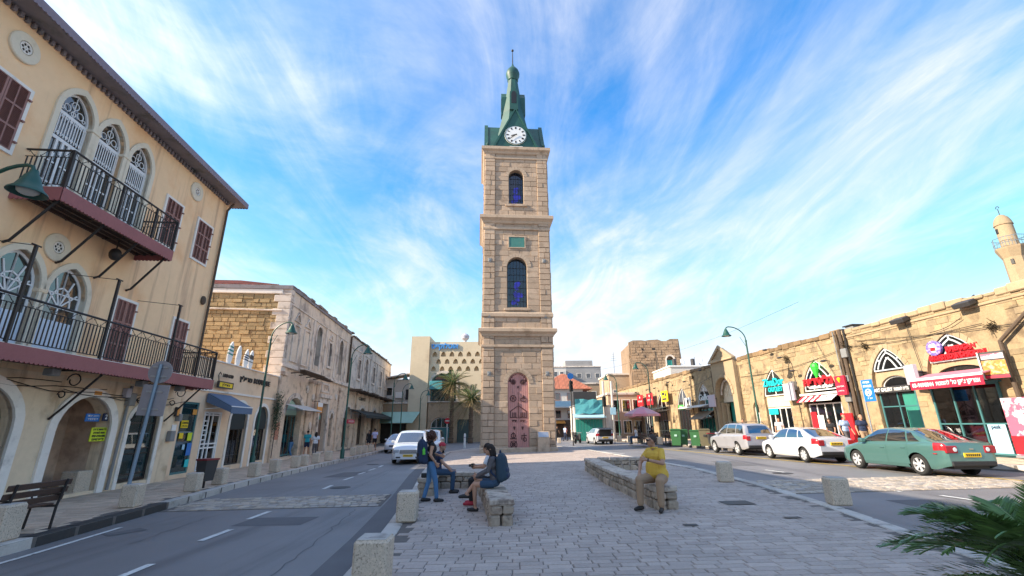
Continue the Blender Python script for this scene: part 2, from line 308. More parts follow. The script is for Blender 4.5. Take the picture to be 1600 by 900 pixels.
for nm, c, me_ in (('car_green', (.095, .215, .20), .45), ('car_white', (.52, .53, .58), .0), ('car_silver', (.42, .42, .46), .4), ('van_white', (.60, .62, .66), .1)):
    mat(nm, c, .32, metal=me_, coat=1.0)
glass('glass', (.55, .62, .62), .03); glass('glass_dark', (.25, .28, .28), .10, dark=.55); glass('car_glass', (.22, .30, .33), .26, dark=.72, dcol=(.012, .016, .018)); glass('glass_blue', (.16, .15, .5), .03, dark=.6, dcol=(.012, .012, .03)); glass('glass_teal', (.3, .55, .55), .05, dark=.45, dcol=(.02, .07, .08))
# people
for nm, c in dict(skin=(.42, .22, .14), skin_tan=(.38, .21, .14), hair_dark=(.018, .010, .008), hair_red=(.055, .018, .012), hair_grey=(.045, .030, .025), jeans=(.075, .18, .34), jeans_dark=(.03, .065, .12), black_cloth=(.014, .013, .016), grey_cloth=(.10, .09, .095), white_cloth=(.62, .62, .66), yellow_shirt=(.64, .40, .06), khaki=(.33, .215, .135), teal_cloth=(.03, .38, .46), navy=(.018, .03, .075), lilac=(.46, .46, .68), pale_blue=(.34, .45, .66), red_cloth=(.4, .03, .05), shoe=(.012, .010, .010), backpack_navy=(.016, .032, .075), pattern_teal=(.022, .045, .07), lime=(.12, .55, .06)).items():
    mat(nm, c, .85 if nm not in ('skin', 'skin_tan', 'shoe') else .55, n1=(14, .10), n2=(60, .08), bump=(16, .6) if 'skin' not in nm else (0, 0))
mat('eye', (.02, .015, .012), .2)
mat('stain_blue', (.05, .045, .55), .35, n1=(4, .7), stain=((.02, .02, .09), 3, .5, .62))
mat('maroon_grey', (.23, .185, .225), .7, n1=(2, .2))
mat('passage_wall', (.62, .45, .33), .9, n1=(.9, .3), n2=(6, .2), stain=((.40, .28, .21), 1.3, .45, .7), bump=(12, .4))
mat('rough_grey', (.22, .175, .15), .95, var=.3, n1=(2, .35), n2=(10, .3), bump=(12, .9))
mat('awning_pink', (.55, .20, .27), .8, n1=(2, .1)); mat('logo_violet', (.16, .12, .45), .5, n1=(6, .5), stain=((.55, .35, .6), 9, .5, .6)); mat('green_shutter', (.03, .22, .17), .6, n1=(2, .2)); mat('awning_pale', (.52, .44, .50), .6, n1=(2, .05)); mat('awning_brown', (.20, .15, .11), .85, n1=(2, .2)); mat('tuft', (.075, .055, .03), .9, var=.4)
mat('ruin_joint', (.26, .18, .12), .95, n1=(1, .3), n2=(6, .3), bump=(8, .8)); mat('green_grey', (.06, .09, .085), .6, n1=(2, .2)); mat('sign_blue2', (.06, .30, .72), .5)
mat('seat_stone', (.46, .355, .265), .9, var=.26, n1=(4, .3), n2=(18, .4), bump=(20, .7), tint=(.33, .26, .20), stain=((.13, .095, .075), 6, .50, .64)); mat('seat_cap', (.46, .38, .31), .85, var=.15, n1=(3, .2), n2=(16, .22), bump=(20, .5), stain=((.22, .17, .14), 5, .48, .66)); mat('pink_pale', (.64, .34, .36), .8, n1=(2, .1))
mat('tar', (.075, .072, .074), .6, n1=(6, .3))
mat('lens_head', (.34, .36, .40), .12, coat=.8, n1=(18, .5))
# ------------------------------------------------------------ laying pieces (pavers, setts, stones)
def proj(P):
    q = RC.T @ (np.array(P, float) - np.array([0, 0, CH]))
    if q[2] > -.05: return None
    return 800 + FPX * q[0] / -q[2], 450 - FPX * q[1] / -q[2]
def seen(P, m=0):
    q = proj(P); return q is not None and -m < q[0] < 1600 + m and -m < q[1] < 900 + m
def unit_paver(name, mt):
    v = [(-.5,-.5,-1),(.5,-.5,-1),(.5,.5,-1),(-.5,.5,-1),(-.5,-.5,-.25),(.5,-.5,-.25),(.5,.5,-.25),(-.5,.5,-.25),(-.47,-.46,0),(.47,-.46,0),(.47,.46,0),(-.47,.46,0)]
    f = [(0,1,5,4),(1,2,6,5),(2,3,7,6),(3,0,4,7),(4,5,9,8),(5,6,10,9),(6,7,11,10),(7,4,8,11),(8,9,10,11)]
    m = MB(); m.add(v, f); return m
def lay(parent, name, mt, cells, th=.03, maxn=300, seed=1):
    """cells: (x, y, len, wid, rotz, h). The largest in view become parts, the others one joined part."""
    R = random.Random(seed); um = unit_paver(name, mt); me = um.mesh(name, mt)
    def key(c):
        P = (c[0], c[1], gz(c[0], c[5])); return (0 if seen(P, 15) else 1, c[0]**2 + c[1]**2)
    cells = sorted(cells, key=key); rest = MB()
    for i, (x, y, a, b, r, h) in enumerate(cells):
        z = gz(x, h) + R.uniform(-.003, .003); e = Euler((R.uniform(-.006, .006), -SLOPE + R.uniform(-.006, .006), r))
        if i < maxn:
            o = put(name, me, parent, (x, y, z)); o.rotation_euler = e; o.scale = (a, b, th)
        else:
            k = len(rest.v); rest.add(um.v, um.f); rest.xf(Matrix.Translation((x, y, z)) @ e.to_matrix().to_4x4() @ Matrix.Diagonal((a, b, th, 1)), k)
    if rest.v:
        o = rest.build(name + '_field', mt, parent); o['kind'] = 'stuff'
def bond(inside, u0, u1, v0, v1, L, W, rot, h, org=(0, 0), gap=.012, seed=2, vary=.25):
    R = random.Random(seed); ca, sa = math.cos(rot), math.sin(rot); out = []; v = v0; row = 0
    while v < v1:
        wv = W * R.uniform(.92, 1.08); u = u0 - (L * .5 if row % 2 else 0) - R.uniform(0, L * .2)
        while u < u1:
            l = L * R.uniform(1 - vary, 1 + vary); cu, cv = u + l / 2, v + wv / 2
            x, y = org[0] + ca * cu - sa * cv, org[1] + sa * cu + ca * cv
            if inside(x, y, l / 2): out.append((x, y, l - gap, wv - gap, rot, h))
            u += l
        v += wv; row += 1
    return out
def unit_block():
    v = [(-.5,0,-.5),(.5,0,-.5),(.5,0,.5),(-.5,0,.5),(-.5,-.55,-.5),(.5,-.55,-.5),(.5,-.55,.5),(-.5,-.55,.5),(-.475,-1,-.455),(.475,-1,-.455),(.475,-1,.455),(-.475,-1,.455)]
    f = [(0,1,5,4),(1,2,6,5),(2,3,7,6),(3,0,4,7),(4,5,9,8),(5,6,10,9),(6,7,11,10),(7,4,8,11),(8,9,10,11)]
    return v, f
UB = unit_block()
def spans(s0, s1, holes, z, hh):
    cut = []
    for P in holes:
        for zq in (z - hh * .4, z, z + hh * .4):
            xs = []
            for i in range(len(P)):
                (ax, az), (bx, bz) = P[i], P[(i + 1) % len(P)]
                if (az <= zq) != (bz <= zq): xs.append(ax + (zq - az) / (bz - az) * (bx - ax))
            if xs: cut.append((min(xs), max(xs)))
    cut.sort(); out = []; a = s0
    for c, d in cut:
        if c > a: out.append((a, min(c, s1)))
        a = max(a, d)
        if a >= s1: break
    if a < s1: out.append((a, s1))
    return [(p, q) for p, q in out if q - p > .05]
def blocks(parent, name, mt, s0, s1, z0, z1, holes=(), course=.45, length=(.5, 1.1), y=0.0, proud=.03, gap=.014, seed=1, maxn=300, key=None, rough=.4, rot=None, keep=None):
    """courses of stones on the plane y (facing -y); rot = matrix applied for another side"""
    R = random.Random(seed); out = []; z = z0
    while z < z1 - .03:
        h = min(course * R.uniform(.9, 1.1), z1 - z)
        if z1 - z - h < course * .4: h = z1 - z
        for a, b in spans(s0, s1, holes, z + h / 2, h):
            s = a
            while s < b - .01:
                l = R.uniform(*length)
                if b - s - l < length[0] * .6: l = b - s
                out.append((s + l / 2, z + h / 2, l - gap, h - gap, proud * R.uniform(1 - rough, 1 + rough))); s += l
        z += h
    if keep: out = [o for o in out if keep(o[0], o[1])]
    if key: out.sort(key=key)
    rest = MB(); mm = MB(); mm.add(*UB); me = mm.mesh(name, mt) if maxn else None
    for i, (s, zc, l, h, p) in enumerate(out):
        if i < maxn:
            o = put(name, me, parent, (s, y, zc)); o.scale = (l, p, h); o.rotation_euler = (R.uniform(-.006, .006), 0, R.uniform(-.008, .008))
            if rot is not None: o.matrix_basis = rot @ o.matrix_basis
        else:
            k = len(rest.v); rest.add(*UB); rest.xf(Matrix.Translation((s, y, zc)) @ Matrix.Diagonal((l, p, h, 1)), k)
    if rest.v:
        if rot is not None: rest.xf(rot)
        o = rest.build(name + '_field', mt, parent); o['kind'] = 'stuff'
# ------------------------------------------------------------ ground, roads, pavements
def lerp_poly(P):
    ys = [p[1] for p in P]; xs = [p[0] for p in P]; return lambda y: float(np.interp(y, ys, xs))
KL = [(-7.6, -20), (-8.0, 2), (-8.5, 8.4), (-9.0, 12.3), (-9.75, 17), (-10.3, 24.3), (-11.0, 38), (-12.0, 62)]          # kerb of the left pavement
PLL = [(-1.8, -20), (-2.0, 4), (-2.2, 6.6), (-2.42, 9.2), (-3.0, 14.2), (-3.9, 20.5), (-4.7, 28), (-5.2, 37), (-3.2, 44)]      # left edge of the square
PLR = [(5.6, -20), (5.9, 4), (6.3, 7.3), (6.8, 10.1), (7.25, 14), (7.4, 19), (7.0, 24), (6.0, 32), (5.2, 39), (3.4, 44)]         # right edge of the square
KR = [(21.5, -20), (18.2, 8), (16.75, 15.7), (15.0, 24), (13.9, 31), (12.6, 40), (11.2, 50), (10.4, 64)]                          # kerb of the right pavement
FL = lambda y: -13.6 - .09 * (y - 20)                # left and right building lines
FR = lambda y: 19.3 - .07 * (y - 20)
kl, pll, plr, kr = map(lerp_poly, (KL, PLL, PLR, KR))
g = MB(); xs = [-900, -60, -16, -8, 0, 8, 22, 60, 900]; ys = [-80, -20, 0, 20, 40, 80, 200, 3000]
for y in ys:
    for x in xs: g.v.append((x, y, gz(x, -.08)))
n = len(xs); g.f = [(j*n+i, j*n+i+1, (j+1)*n+i+1, (j+1)*n+i) for j in range(len(ys)-1) for i in range(n-1)]
struct('road', g.mesh('road', 'asphalt'))
def sheet(fa, fb, y0, y1, h, hb, step=1.0):
    m = MB(); k = int((y1 - y0) / step) + 1; ring = []
    for i in range(k):
        y = y0 + (y1 - y0) * i / (k - 1); a, b = fa(y), fb(y); ring.append((a, b, y))
    for a, b, y in ring: m.v += [(a, y, gz(a, h)), (b, y, gz(b, h)), (a, y, gz(a, hb)), (b, y, gz(b, hb))]
    for i in range(k - 1):
        q = i * 4; m.f += [(q, q+1, q+5, q+4), (q, q+4, q+6, q+2), (q+1, q+3, q+7, q+5)]
    m.f += [(0, 2, 3, 1), (4*k-4, 4*k-3, 4*k-1, 4*k-2)]
    return m
plaza = struct('plaza', sheet(pll, plr, -15, 44, -.012, -.3).mesh('plaza', 'paver_joint'))
walkL = struct('pavement_left', sheet(lambda y: FL(y) - 1.5, kl, -15, 62, .088, -.3).mesh('pavement_left', 'paver_joint'))
walkR = struct('pavement_right', sheet(kr, lambda y: FR(y) + 1.5, -15, 64, .118, -.3).mesh('pavement_right', 'paver_joint'))
inpl = lambda x, y, e: pll(y) + .34 + e * .6 < x < plr(y) - .30 - e * .6 and y < 43.5
lay(plaza, 'paver', 'paver', bond(inpl, -6, 8, 4.2, 43.8, .33, .165, 0, 0, gap=.010, seed=4), .05)
inl = lambda x, y, e: FL(y) - .3 < x < kl(y) - .26 - e * .7
lay(walkL, 'paving_tile', 'walk_tile', bond(inl, -18, -7, 6, 50, .40, .30, 0, .10, gap=.008, seed=5, vary=.1), .05, seed=6)
inr = lambda x, y, e: kr(y) + .26 + e * .7 < x < FR(y) + .3
lay(walkR, 'paving_tile', 'walk_tile', bond(inr, 9, 23, 10, 52, .50, .40, 0, .13, seed=7, vary=.1), .05, seed=8)
def kerb(parent, name, P, off, wid, h, hb, y0, y1, L, mts, seed=3):
    f = lerp_poly(P); R = random.Random(seed); y = y0; i = 0; cache = {}
    while y < y1:
        l = L * R.uniform(.96, 1.04); x0, x1 = f(y) + off, f(y + l) + off; mt = mts(i, y)
        if mt not in cache: c = MB(); c.cbox(-.5, -.5, -1, .5, .5, 0, .05); cache[mt] = c.mesh(name, mt)
        o = put(name, cache[mt], parent, ((x0 + x1) / 2, y + l / 2, gz((x0 + x1) / 2, h))); o.scale = (wid, math.hypot(l, x1 - x0) - .012, h - hb)
        o.rotation_euler = (0, -SLOPE, -math.atan2(x1 - x0, l)); y += l; i += 1
kerb(walkL, 'kerb_stone', KL, -.13, .26, .102, -.3, 3, 60, 1.0, lambda i, y: 'kerb_black' if (7.5 < y < 13.6 and i % 5) else 'kerb_stone')
kerb(plaza, 'kerb_stone', PLL, .15, .30, .006, -.3, 3, 43, 1.0, lambda i, y: 'kerb_stone', 4)
kerb(plaza, 'kerb_stone', PLR, -.13, .26, .006, -.3, 3, 43, 1.0, lambda i, y: 'kerb_stone', 5)
kerb(walkR, 'kerb_stone', KR, .13, .26, .132, -.3, 6, 60, 1.0, lambda i, y: 'kerb_stone', 6)
# gutter along the square, sett crossings, painted lines
struct('gutter', sheet(lambda y: pll(y) - .52, lambda y: pll(y) - .004, -10, 40, -.074, -.2).mesh('gutter', 'asphalt_patch'))
def crossing(name, f0, f1, y0, y1, seed, tilt=0.0):
    s = struct(name, sheet(lambda y: f0(y) + .03, lambda y: f1(y) - .03, y0, y1, -.072, -.2, .3).mesh(name, 'paver_joint'))
    lay(s, 'sett', 'cobble', bond(lambda x, y, e: f0(y) + e + .05 < x < f1(y) - e - .05 and y0 < y - .05 and y < y1 - .03, -10, 17, y0, y1, .24, .17, 0, -.055, gap=.03, seed=seed), .03, seed=seed)
crossing('sett_crossing_left', kl, lambda y: pll(y) - .55, 12.5, 14.6, 11)
crossing('sett_crossing_right', plr, lambda y: kr(y) - 2.6, 12.7, 15.4, 12)
def stripe(name, a, b, wid, mt, h=-.07):
    a, b = Vector((a[0], a[1], 0)), Vector((b[0], b[1], 0)); d = (b - a).normalized(); p = Vector((-d.y, d.x, 0)) * wid / 2
    q = [a + p, b + p, b - p, a - p]; m = MB(); m.v = [(v.x, v.y, gz(v.x, h)) for v in q]; m.f = [(0, 1, 2, 3)]; return struct(name, m.mesh(name, mt))
for a, b in (((178, 905), (237, 881)), ((313, 845), (361, 827)), ((388, 811), (421, 799)), ((505, 764), (519, 758)), ((537, 750), (552, 745)), ((560, 741), (570, 738)), ((577, 735), (586, 732)), ((592, 730), (598, 727))):
    stripe('lane_dash', G(*a, -.07), G(*b, -.07), .13, 'paint_white')
for a, b in (((1360, 761), (1408, 768)), ((1470, 774), (1542, 784)), ((1195, 734), (1226, 738)), ((1065, 727), (1085, 729)), ((1020, 712), (1040, 714))):
    stripe('lane_dash', G(*a, -.07), G(*b, -.07), .12, 'paint_white')
for i in range(3):
    y = 4 + i * 2.2; stripe('edge_line', (kl(y) + .42, y), (kl(y + 2.2) + .42, y + 2.2), .10, 'paint_white', -.071)
for i in range(16):
    y = 9 + i * 2; stripe('parking_line', (kr(y) - 2.5, y), (kr(y + 2) - 2.5, y + 2), .14, 'paint_yellow', -.068)
for a, b in (((905, 702), (975, 709)), ((880, 697), (935, 700)), ((890, 693), (925, 694))):
    stripe('lane_dash', G(*a, -.07), G(*b, -.07), .16, 'paint_white')
stripe('asphalt_patch', G(165, 836, -.07), G(225, 826, -.07), .35, 'asphalt_patch', -.073)
stripe('drain_cover', (4.72, 11.1), (5.35, 11.1), .5, 'iron', .012)
stripe('drain_cover', (3.05, 8.95), (3.3, 8.95), .16, 'iron', .012)
stripe('drain_cover', (5.1, 9.35), (5.4, 9.35), .14, 'iron', .012)

def tar_line(pts, wid, seed):                       # sealed cracks in the asphalt
    R = random.Random(seed); m = MB(); P = []
    for (ax, ay), (bx_, by) in zip(pts[:-1], pts[1:]):
        n_ = max(2, int(math.hypot(bx_ - ax, by - ay) / .25))
        P += [(ax + (bx_ - ax) * i / n_ + R.uniform(-.05, .05), ay + (by - ay) * i / n_ + R.uniform(-.05, .05)) for i in range(n_)]
    for i, (x, y) in enumerate(P):
        q = P[min(i + 1, len(P) - 1)]; p = P[max(i - 1, 0)]; d = Vector((q[0] - p[0], q[1] - p[1])); d = d.normalized() if d.length > 1e-6 else Vector((0, 1)); w_ = wid * R.uniform(.5, 1.2); m.v += [(x - d.y * w_, y + d.x * w_, gz(x, -.0755)), (x + d.y * w_, y - d.x * w_, gz(x, -.0755))]
    m.f = [(2*i, 2*i+1, 2*i+3, 2*i+2) for i in range(len(P) - 1)]; struct('tar_seam', m.mesh('tar_seam', 'tar'))
for i, pts in enumerate(([(-3.2, 5), (-3.4, 8), (-3.9, 12.4)], [(-6.9, 9), (-7.2, 12)], [(-5.2, 15), (-5.6, 21), (-6.2, 28)], [(-8.9, 16.5), (-7.0, 17.2), (-4.6, 17.0)], [(10.4, 8), (10.2, 12.6)], [(9.6, 15.8), (9.2, 22), (8.6, 30)], [(8.2, 18), (11.5, 18.6)], [(7.6, 25), (11.5, 25.6)])): tar_line(pts, .011, i)
for i, (x, y, a, b) in enumerate(((-5.2, 10.4, 1.5, .9), (-7.4, 20.2, 1.2, 2.2), (9.3, 10.6, 1.4, .8), (9.9, 20.5, 1.0, 2.6), (8.4, 28, 1.1, 2.0))): stripe('asphalt_repair', (x, y), (x + .05 * b, y + b), a, 'asphalt_patch', -.0765)
for x, y in ((-5.9, 16.6), (9.7, 17.4), (-7.9, 27)):
    m = MB(); m.lathe([(.34, 0), (.34, .004)], 24, (x, y, gz(x, -.0745))); struct('manhole_cover', m.mesh('manhole_cover', 'iron'))
# ------------------------------------------------------------ clock tower
TW = thing('clock_tower', 'tall sandstone clock tower with green copper spire and pink door', 'tower', (.22, 36.75, gz(.2)), rad(4.2))
HW = 2.62                                               # half width of the shaft; front plane y = -HW
door_h = arch(0, .77, -.05, 4.85, 5.62, 'round', 8); win2_h = arch(0, .80, 10.72, 14.1, 14.9, 'round', 8); win3_h = arch(0, .63, 19.78, 22.35, 22.98, 'round', 8)
STO = [(-.3, 8.5, door_h), (9.0, 17.9, win2_h), (18.6, 24.55, win3_h)]
core = MB()
for z0, z1, hole in STO:
    core.wall(rect(-HW, z0, HW, z1), [[(x, max(z, z0 + .1)) for x, z in hole]], -HW, -HW + .55)
    core.box(-HW, -HW + .551, z0, -HW + .4, HW, z1); core.box(HW - .4, -HW + .551, z0, HW, HW, z1); core.box(-HW + .401, HW - .4, z0, HW - .401, HW, z1)
core.box(-HW + .41, -HW + .56, 8.2, HW - .41, HW - .41, 8.45); core.box(-HW + .41, -HW + .56, 24.2, HW - .41, HW - .41, 24.5)
core.build('shaft', 'joint', TW)
i = 0; allk = []
PIL = [(-2.66, -1.80), (1.80, 2.66)]
def tower_side(rot, mx, sd):
    for k, (z0, z1, hole) in enumerate(STO):
        hz = [hole] if rot is None else []
        blocks(TW, 'stone', 'tower_stone', -1.79, 1.79, z0 + (.02 if k else .3), z1 - .02, hz, .46, (.55, 1.15), -HW, .045, seed=sd + k, maxn=mx[k], rot=rot)
        for j, (a, b) in enumerate(PIL):                   # corner pilasters stand a little proud
            blocks(TW, 'stone', 'tower_stone', a, b, z0 + (.02 if k else .3), z1 - .02, [], .46, (.40, .9), -HW, .125, seed=sd + 10 * k + j, maxn=mx[3], rough=.12, rot=rot)
tower_side(None, (55, 70, 45, 20), 21)
for q in (1, 2, 3): tower_side(Matrix.Rotation(math.pi / 2 * q, 4, 'Z'), (0, 0, 0, 0), 40 + 30 * q)
# mouldings: square rings swept round the shaft, profile of (out, z)
def ring(prof):
    m = MB(); k = len(prof)
    for o, z in prof:
        for sx, sy in ((-1, -1), (1, -1), (1, 1), (-1, 1)): m.v.append((sx * (HW + o), sy * (HW + o), z))
    m.f = [(i*4+j, i*4+(j+1) % 4, (i+1)*4+(j+1) % 4, (i+1)*4+j) for i in range(k-1) for j in range(4)] + [(3, 2, 1, 0), tuple(4*k-4+j for j in range(4))]
    return m
ring([(.20, -.35), (.20, .25), (.14, .31)]).build('plinth', 'tower_trim', TW)
ring([(.13, 7.55), (.18, 7.56), (.18, 7.72), (.13, 7.74)]).build('string_course', 'tower_trim', TW)
ring([(.10, 8.38), (.17, 8.4), (.22, 8.55), (.36, 8.68), (.42, 8.72), (.42, 8.95), (.30, 9.0), (.12, 9.06)]).build('cornice', 'tower_trim', TW)
ring([(.14, 9.9), (.19, 9.95), (.19, 10.18), (.12, 10.3)]).build('string_course', 'tower_trim', TW)
ring([(.10, 17.3), (.16, 17.34), (.16, 17.5), (.10, 17.56)]).build('string_course', 'tower_trim', TW)
ring([(.10, 17.84), (.17, 17.9), (.22, 18.05), (.36, 18.2), (.44, 18.26), (.44, 18.52), (.3, 18.6), (.12, 18.66)]).build('cornice', 'tower_trim', TW)
ring([(.10, 24.0), (.15, 24.04), (.15, 24.2), (.10, 24.25)]).build('string_course', 'tower_trim', TW)
ring([(.10, 24.5), (.16, 24.55), (.22, 24.72), (.34, 24.82), (.38, 24.86), (.38, 25.12), (.2, 25.2)]).build('cornice', 'tower_trim', TW)
def voussoirs(par, cx, hw, zs, rise, n, wid, y, dep, mt, name='arch_stone', a0=0, a1=math.pi):
    for i in range(n):
        m = MB(); t0, t1 = a0 + (a1 - a0) * (i + .04) / n, a0 + (a1 - a0) * (i + .96) / n; P = []
        for t in (t0, (t0 + t1) / 2, t1): P.append((cx + (hw + wid) * math.cos(t), zs + (rise + wid) * math.sin(t)))
        for t in (t1, (t0 + t1) / 2, t0): P.append((cx + hw * math.cos(t), zs + rise * math.sin(t)))
        m.prism(P, y - dep, y); m.build(name, mt, par)
voussoirs(TW, 0, .80, 4.85, .80, 13, .34, -HW + .02, .09, 'tower_trim'); voussoirs(TW, 0, .82, 14.1, .82, 13, .32, -HW + .02, .09, 'tower_trim'); voussoirs(TW, 0, .65, 22.35, .65, 11, .30, -HW + .02, .09, 'tower_trim')
for q in (1, 3):                                           # blind arches on the flanks
    m = MB(); m.frame(arch(0, 1.1, 10.7, 14.1, 15.2), arch(0, .8, 10.72, 14.1, 14.9), -HW - .1, -HW); m.xf(Matrix.Rotation(math.pi / 2 * q, 4, 'Z')); m.build('arch_stone', 'tower_trim', TW)
for hw, z in ((1.05, 10.60), (.92, 19.66)):
    m = MB(); m.cbox(-hw, -HW - .17, z - .18, hw, -HW + .3, z, .02); m.build('sill', 'tower_trim', TW)
for x in (-2.2, 2.2):
    for z in (5.55, 10.0, 14.6):
        m = MB(); m.cbox(x - .13, -HW - .165, z - .16, x + .13, -HW - .1, z + .16, .02); m.lathe([(.07, 0), (.05, -.03)], 8, (x, -HW - .165, z), 'y'); m.build('wall_fitting', 'grey_metal', TW)
m = MB(); m.box(-.63, -HW - .09, 15.78, .63, -HW - .02, 16.66); m.build('copper_plaque', 'copper_plate', TW)
m = MB(); m.frame(rect(-.72, 15.69, .72, 16.75), rect(-.64, 15.77, .64, 16.67), -HW - .12, -HW - .02); m.build('plaque_frame', 'tower_trim', TW)
# stained windows
def tower_window(hole, cx, hw, z0, zs, zt, ny):
    fr = MB(); po = [(x * .999, z) for x, z in hole]; pi = [(x * (1 - .07 / hw), z0 + .06 + (z - z0) * (1 - .12 / (zt - z0))) for x, z in hole]
    fr.frame(po, pi, -HW + .38, -HW + .46); wn = fr.build('window', 'dark_frame', TW)
    m = MB(); m.prism(pi, -HW + .43, -HW + .435); m.build('pane', 'glass_blue', wn)
    b = MB(); R = random.Random(5)
    for i in range(1, 6): x = -hw + 2 * hw * i / 6; b.box(x - .012, -HW + .36, z0, x + .012, -HW + .375, zs + (zt - zs) * math.sqrt(max(0, 1 - (x / hw) ** 2)) - .04)
    for i in range(1, ny): z = z0 + (zs - z0) * i / (ny - 1); b.box(-hw + .02, -HW + .376, z - .011, hw - .02, -HW + .39, z + .011)
    b.build('bars', 'iron', wn)
    s = MB()                                              # blue figure in the glass
    zc = z0 + (zs - z0) * .34
    for i in range(16):
        t = R.uniform(0, 6.28); rr = R.uniform(0, hw * .62); s.lathe([(R.uniform(.10, .24), 0), (.01, -.006)], 7, (rr * math.cos(t), -HW + .422 - i * .0004, zc + (zs - z0) * .30 * math.sin(t) * R.random()), 'y')
    s.build('stained_figure', 'stain_blue', wn)
tower_window(win2_h, 0, .80, 10.72, 14.1, 14.9, 7); tower_window(win3_h, 0, .63, 19.78, 22.35, 22.98, 6)
# door of upright pink boards with iron emblems
dr = MB(); dr.frame([(x, z) for x, z in arch(0, .80, -.04, 4.85, 5.65)], arch(0, .70, .03, 4.85, 5.55), -HW + .10, -HW + .2); DR = dr.build('door', 'door_pink', TW)
for i in range(10):
    x0 = -.70 + i * .14; xm = abs(x0 + .07); zt = 4.85 + math.sqrt(max(.01, .70**2 - min(.69, max(abs(x0), abs(x0 + .14)))**2)); m = MB(); m.cbox(x0 + .004, -HW + .11, .04, x0 + .136, -HW + .15, zt, .012); m.build('plank', 'door_pink', DR)
def circ(m, cx, cz, r, y, t=.025, n=18, a0=0, a1=2 * math.pi): m.tube([(cx + r*math.cos(a0+(a1-a0)*i/n), y, cz + r*math.sin(a0+(a1-a0)*i/n)) for i in range(n+1)], t, 5)
yd = -HW + .095
def emblem(fn): m = MB(); fn(m); m.build('iron_emblem', 'iron_brown', DR)
def rosette(cx, cz):
    def f(m):
        for k in range(8): t = k * math.pi / 4; m.ball((cx + .11 * math.cos(t), yd, cz + .11 * math.sin(t)), .055, 6, 4, (1, .5, 1))
        m.ball((cx, yd, cz), .08, 8, 5, (1, .6, 1)); circ(m, cx, cz, .19, yd, .014)
    emblem(f)
rosette(-.36, 4.95); rosette(.36, 4.95)
def wheel_l(m):
    circ(m, -.38, 3.75, .22, yd, .03)
    for k in range(3): t = k * math.pi / 3 + .3; m.tube([(-.38 - .2*math.cos(t), yd, 3.75 - .2*math.sin(t)), (-.38 + .2*math.cos(t), yd, 3.75 + .2*math.sin(t))], .02, 5)
def scale_r(m):
    circ(m, .38, 3.72, .20, yd, .03, 12, math.pi, 2 * math.pi); m.box(.16, yd - .02, 3.72, .60, yd + .02, 3.78); m.box(.35, yd - .02, 3.78, .41, yd + .02, 3.98); m.ball((.38, yd, 3.84), .12, 8, 5, (1, .3, .8))
emblem(wheel_l); emblem(scale_r)
def centre(m):
    m.box(-.035, yd - .03, 2.35, .035, yd + .02, 3.45); m.box(-.02, yd - .03, 3.55, .02, yd + .02, 4.2); m.box(-.06, yd - .02, 4.5, .06, yd + .02, 4.65)
def house(m, s=1):
    m.tube([(s*.06, yd, 3.2), (s*.62, yd, 2.8)], .03, 5); m.box(min(s*.56, s*.62), yd - .02, 2.38, max(s*.56, s*.62), yd + .02, 2.8); m.box(min(s*.08, s*.62), yd - .02, 2.36, max(s*.08, s*.62), yd + .02, 2.42)
    for k in range(3): m.box(s*.2 - .03 + s*.12*k, yd - .02, 2.42, s*.2 + .03 + s*.12*k, yd + .02, 2.75)
emblem(centre); emblem(lambda m: house(m, 1)); emblem(lambda m: house(m, -1))
for sx in (-1, 1):
    emblem(lambda m: (m.box(sx*.3 - .18, yd - .02, 2.15, sx*.3 + .18, yd + .02, 2.22), m.box(sx*.3 - .15, yd - .02, 2.08, sx*.3 - .07, yd + .02, 2.15), m.box(sx*.3 + .05, yd - .02, 2.06, sx*.3 + .12, yd + .02, 2.15)))
    emblem(lambda m: (m.box(sx*.3 - .08, yd - .02, 1.62, sx*.3 + .08, yd + .02, 1.76), m.box(sx*.3 - .05, yd - .02, 1.54, sx*.3 + .05, yd + .02, 1.62)))
emblem(lambda m: (circ(m, -.38, 1.12, .16, yd, .035), m.box(-.62, yd - .02, .88, -.14, yd + .02, .95), m.tube([(-.38, yd, .9), (-.38, yd, 1.38)], .03, 5)))
emblem(lambda m: (circ(m, -.36, .52, .24, yd, .03), circ(m, -.36, .52, .11, yd, .04), m.tube([(-.58, yd, .3), (-.14, yd, .75)], .03, 5), m.tube([(-.58, yd, .75), (-.14, yd, .3)], .03, 5)))
emblem(lambda m: (m.box(.2, yd - .02, 1.1, .6, yd + .02, 1.16), m.tube([(.4, yd, 1.3), (.4, yd, .7)], .03, 5), m.tube([(.25, yd, 1.1), (.22, yd, .85)], .03, 5), circ(m, .45, .85, .12, yd, .03)))
m = MB(); m.box(-.55, -HW - .12, 25.2, .62, -HW - .02, 25.34); m.build('name_strip', 'white', TW)
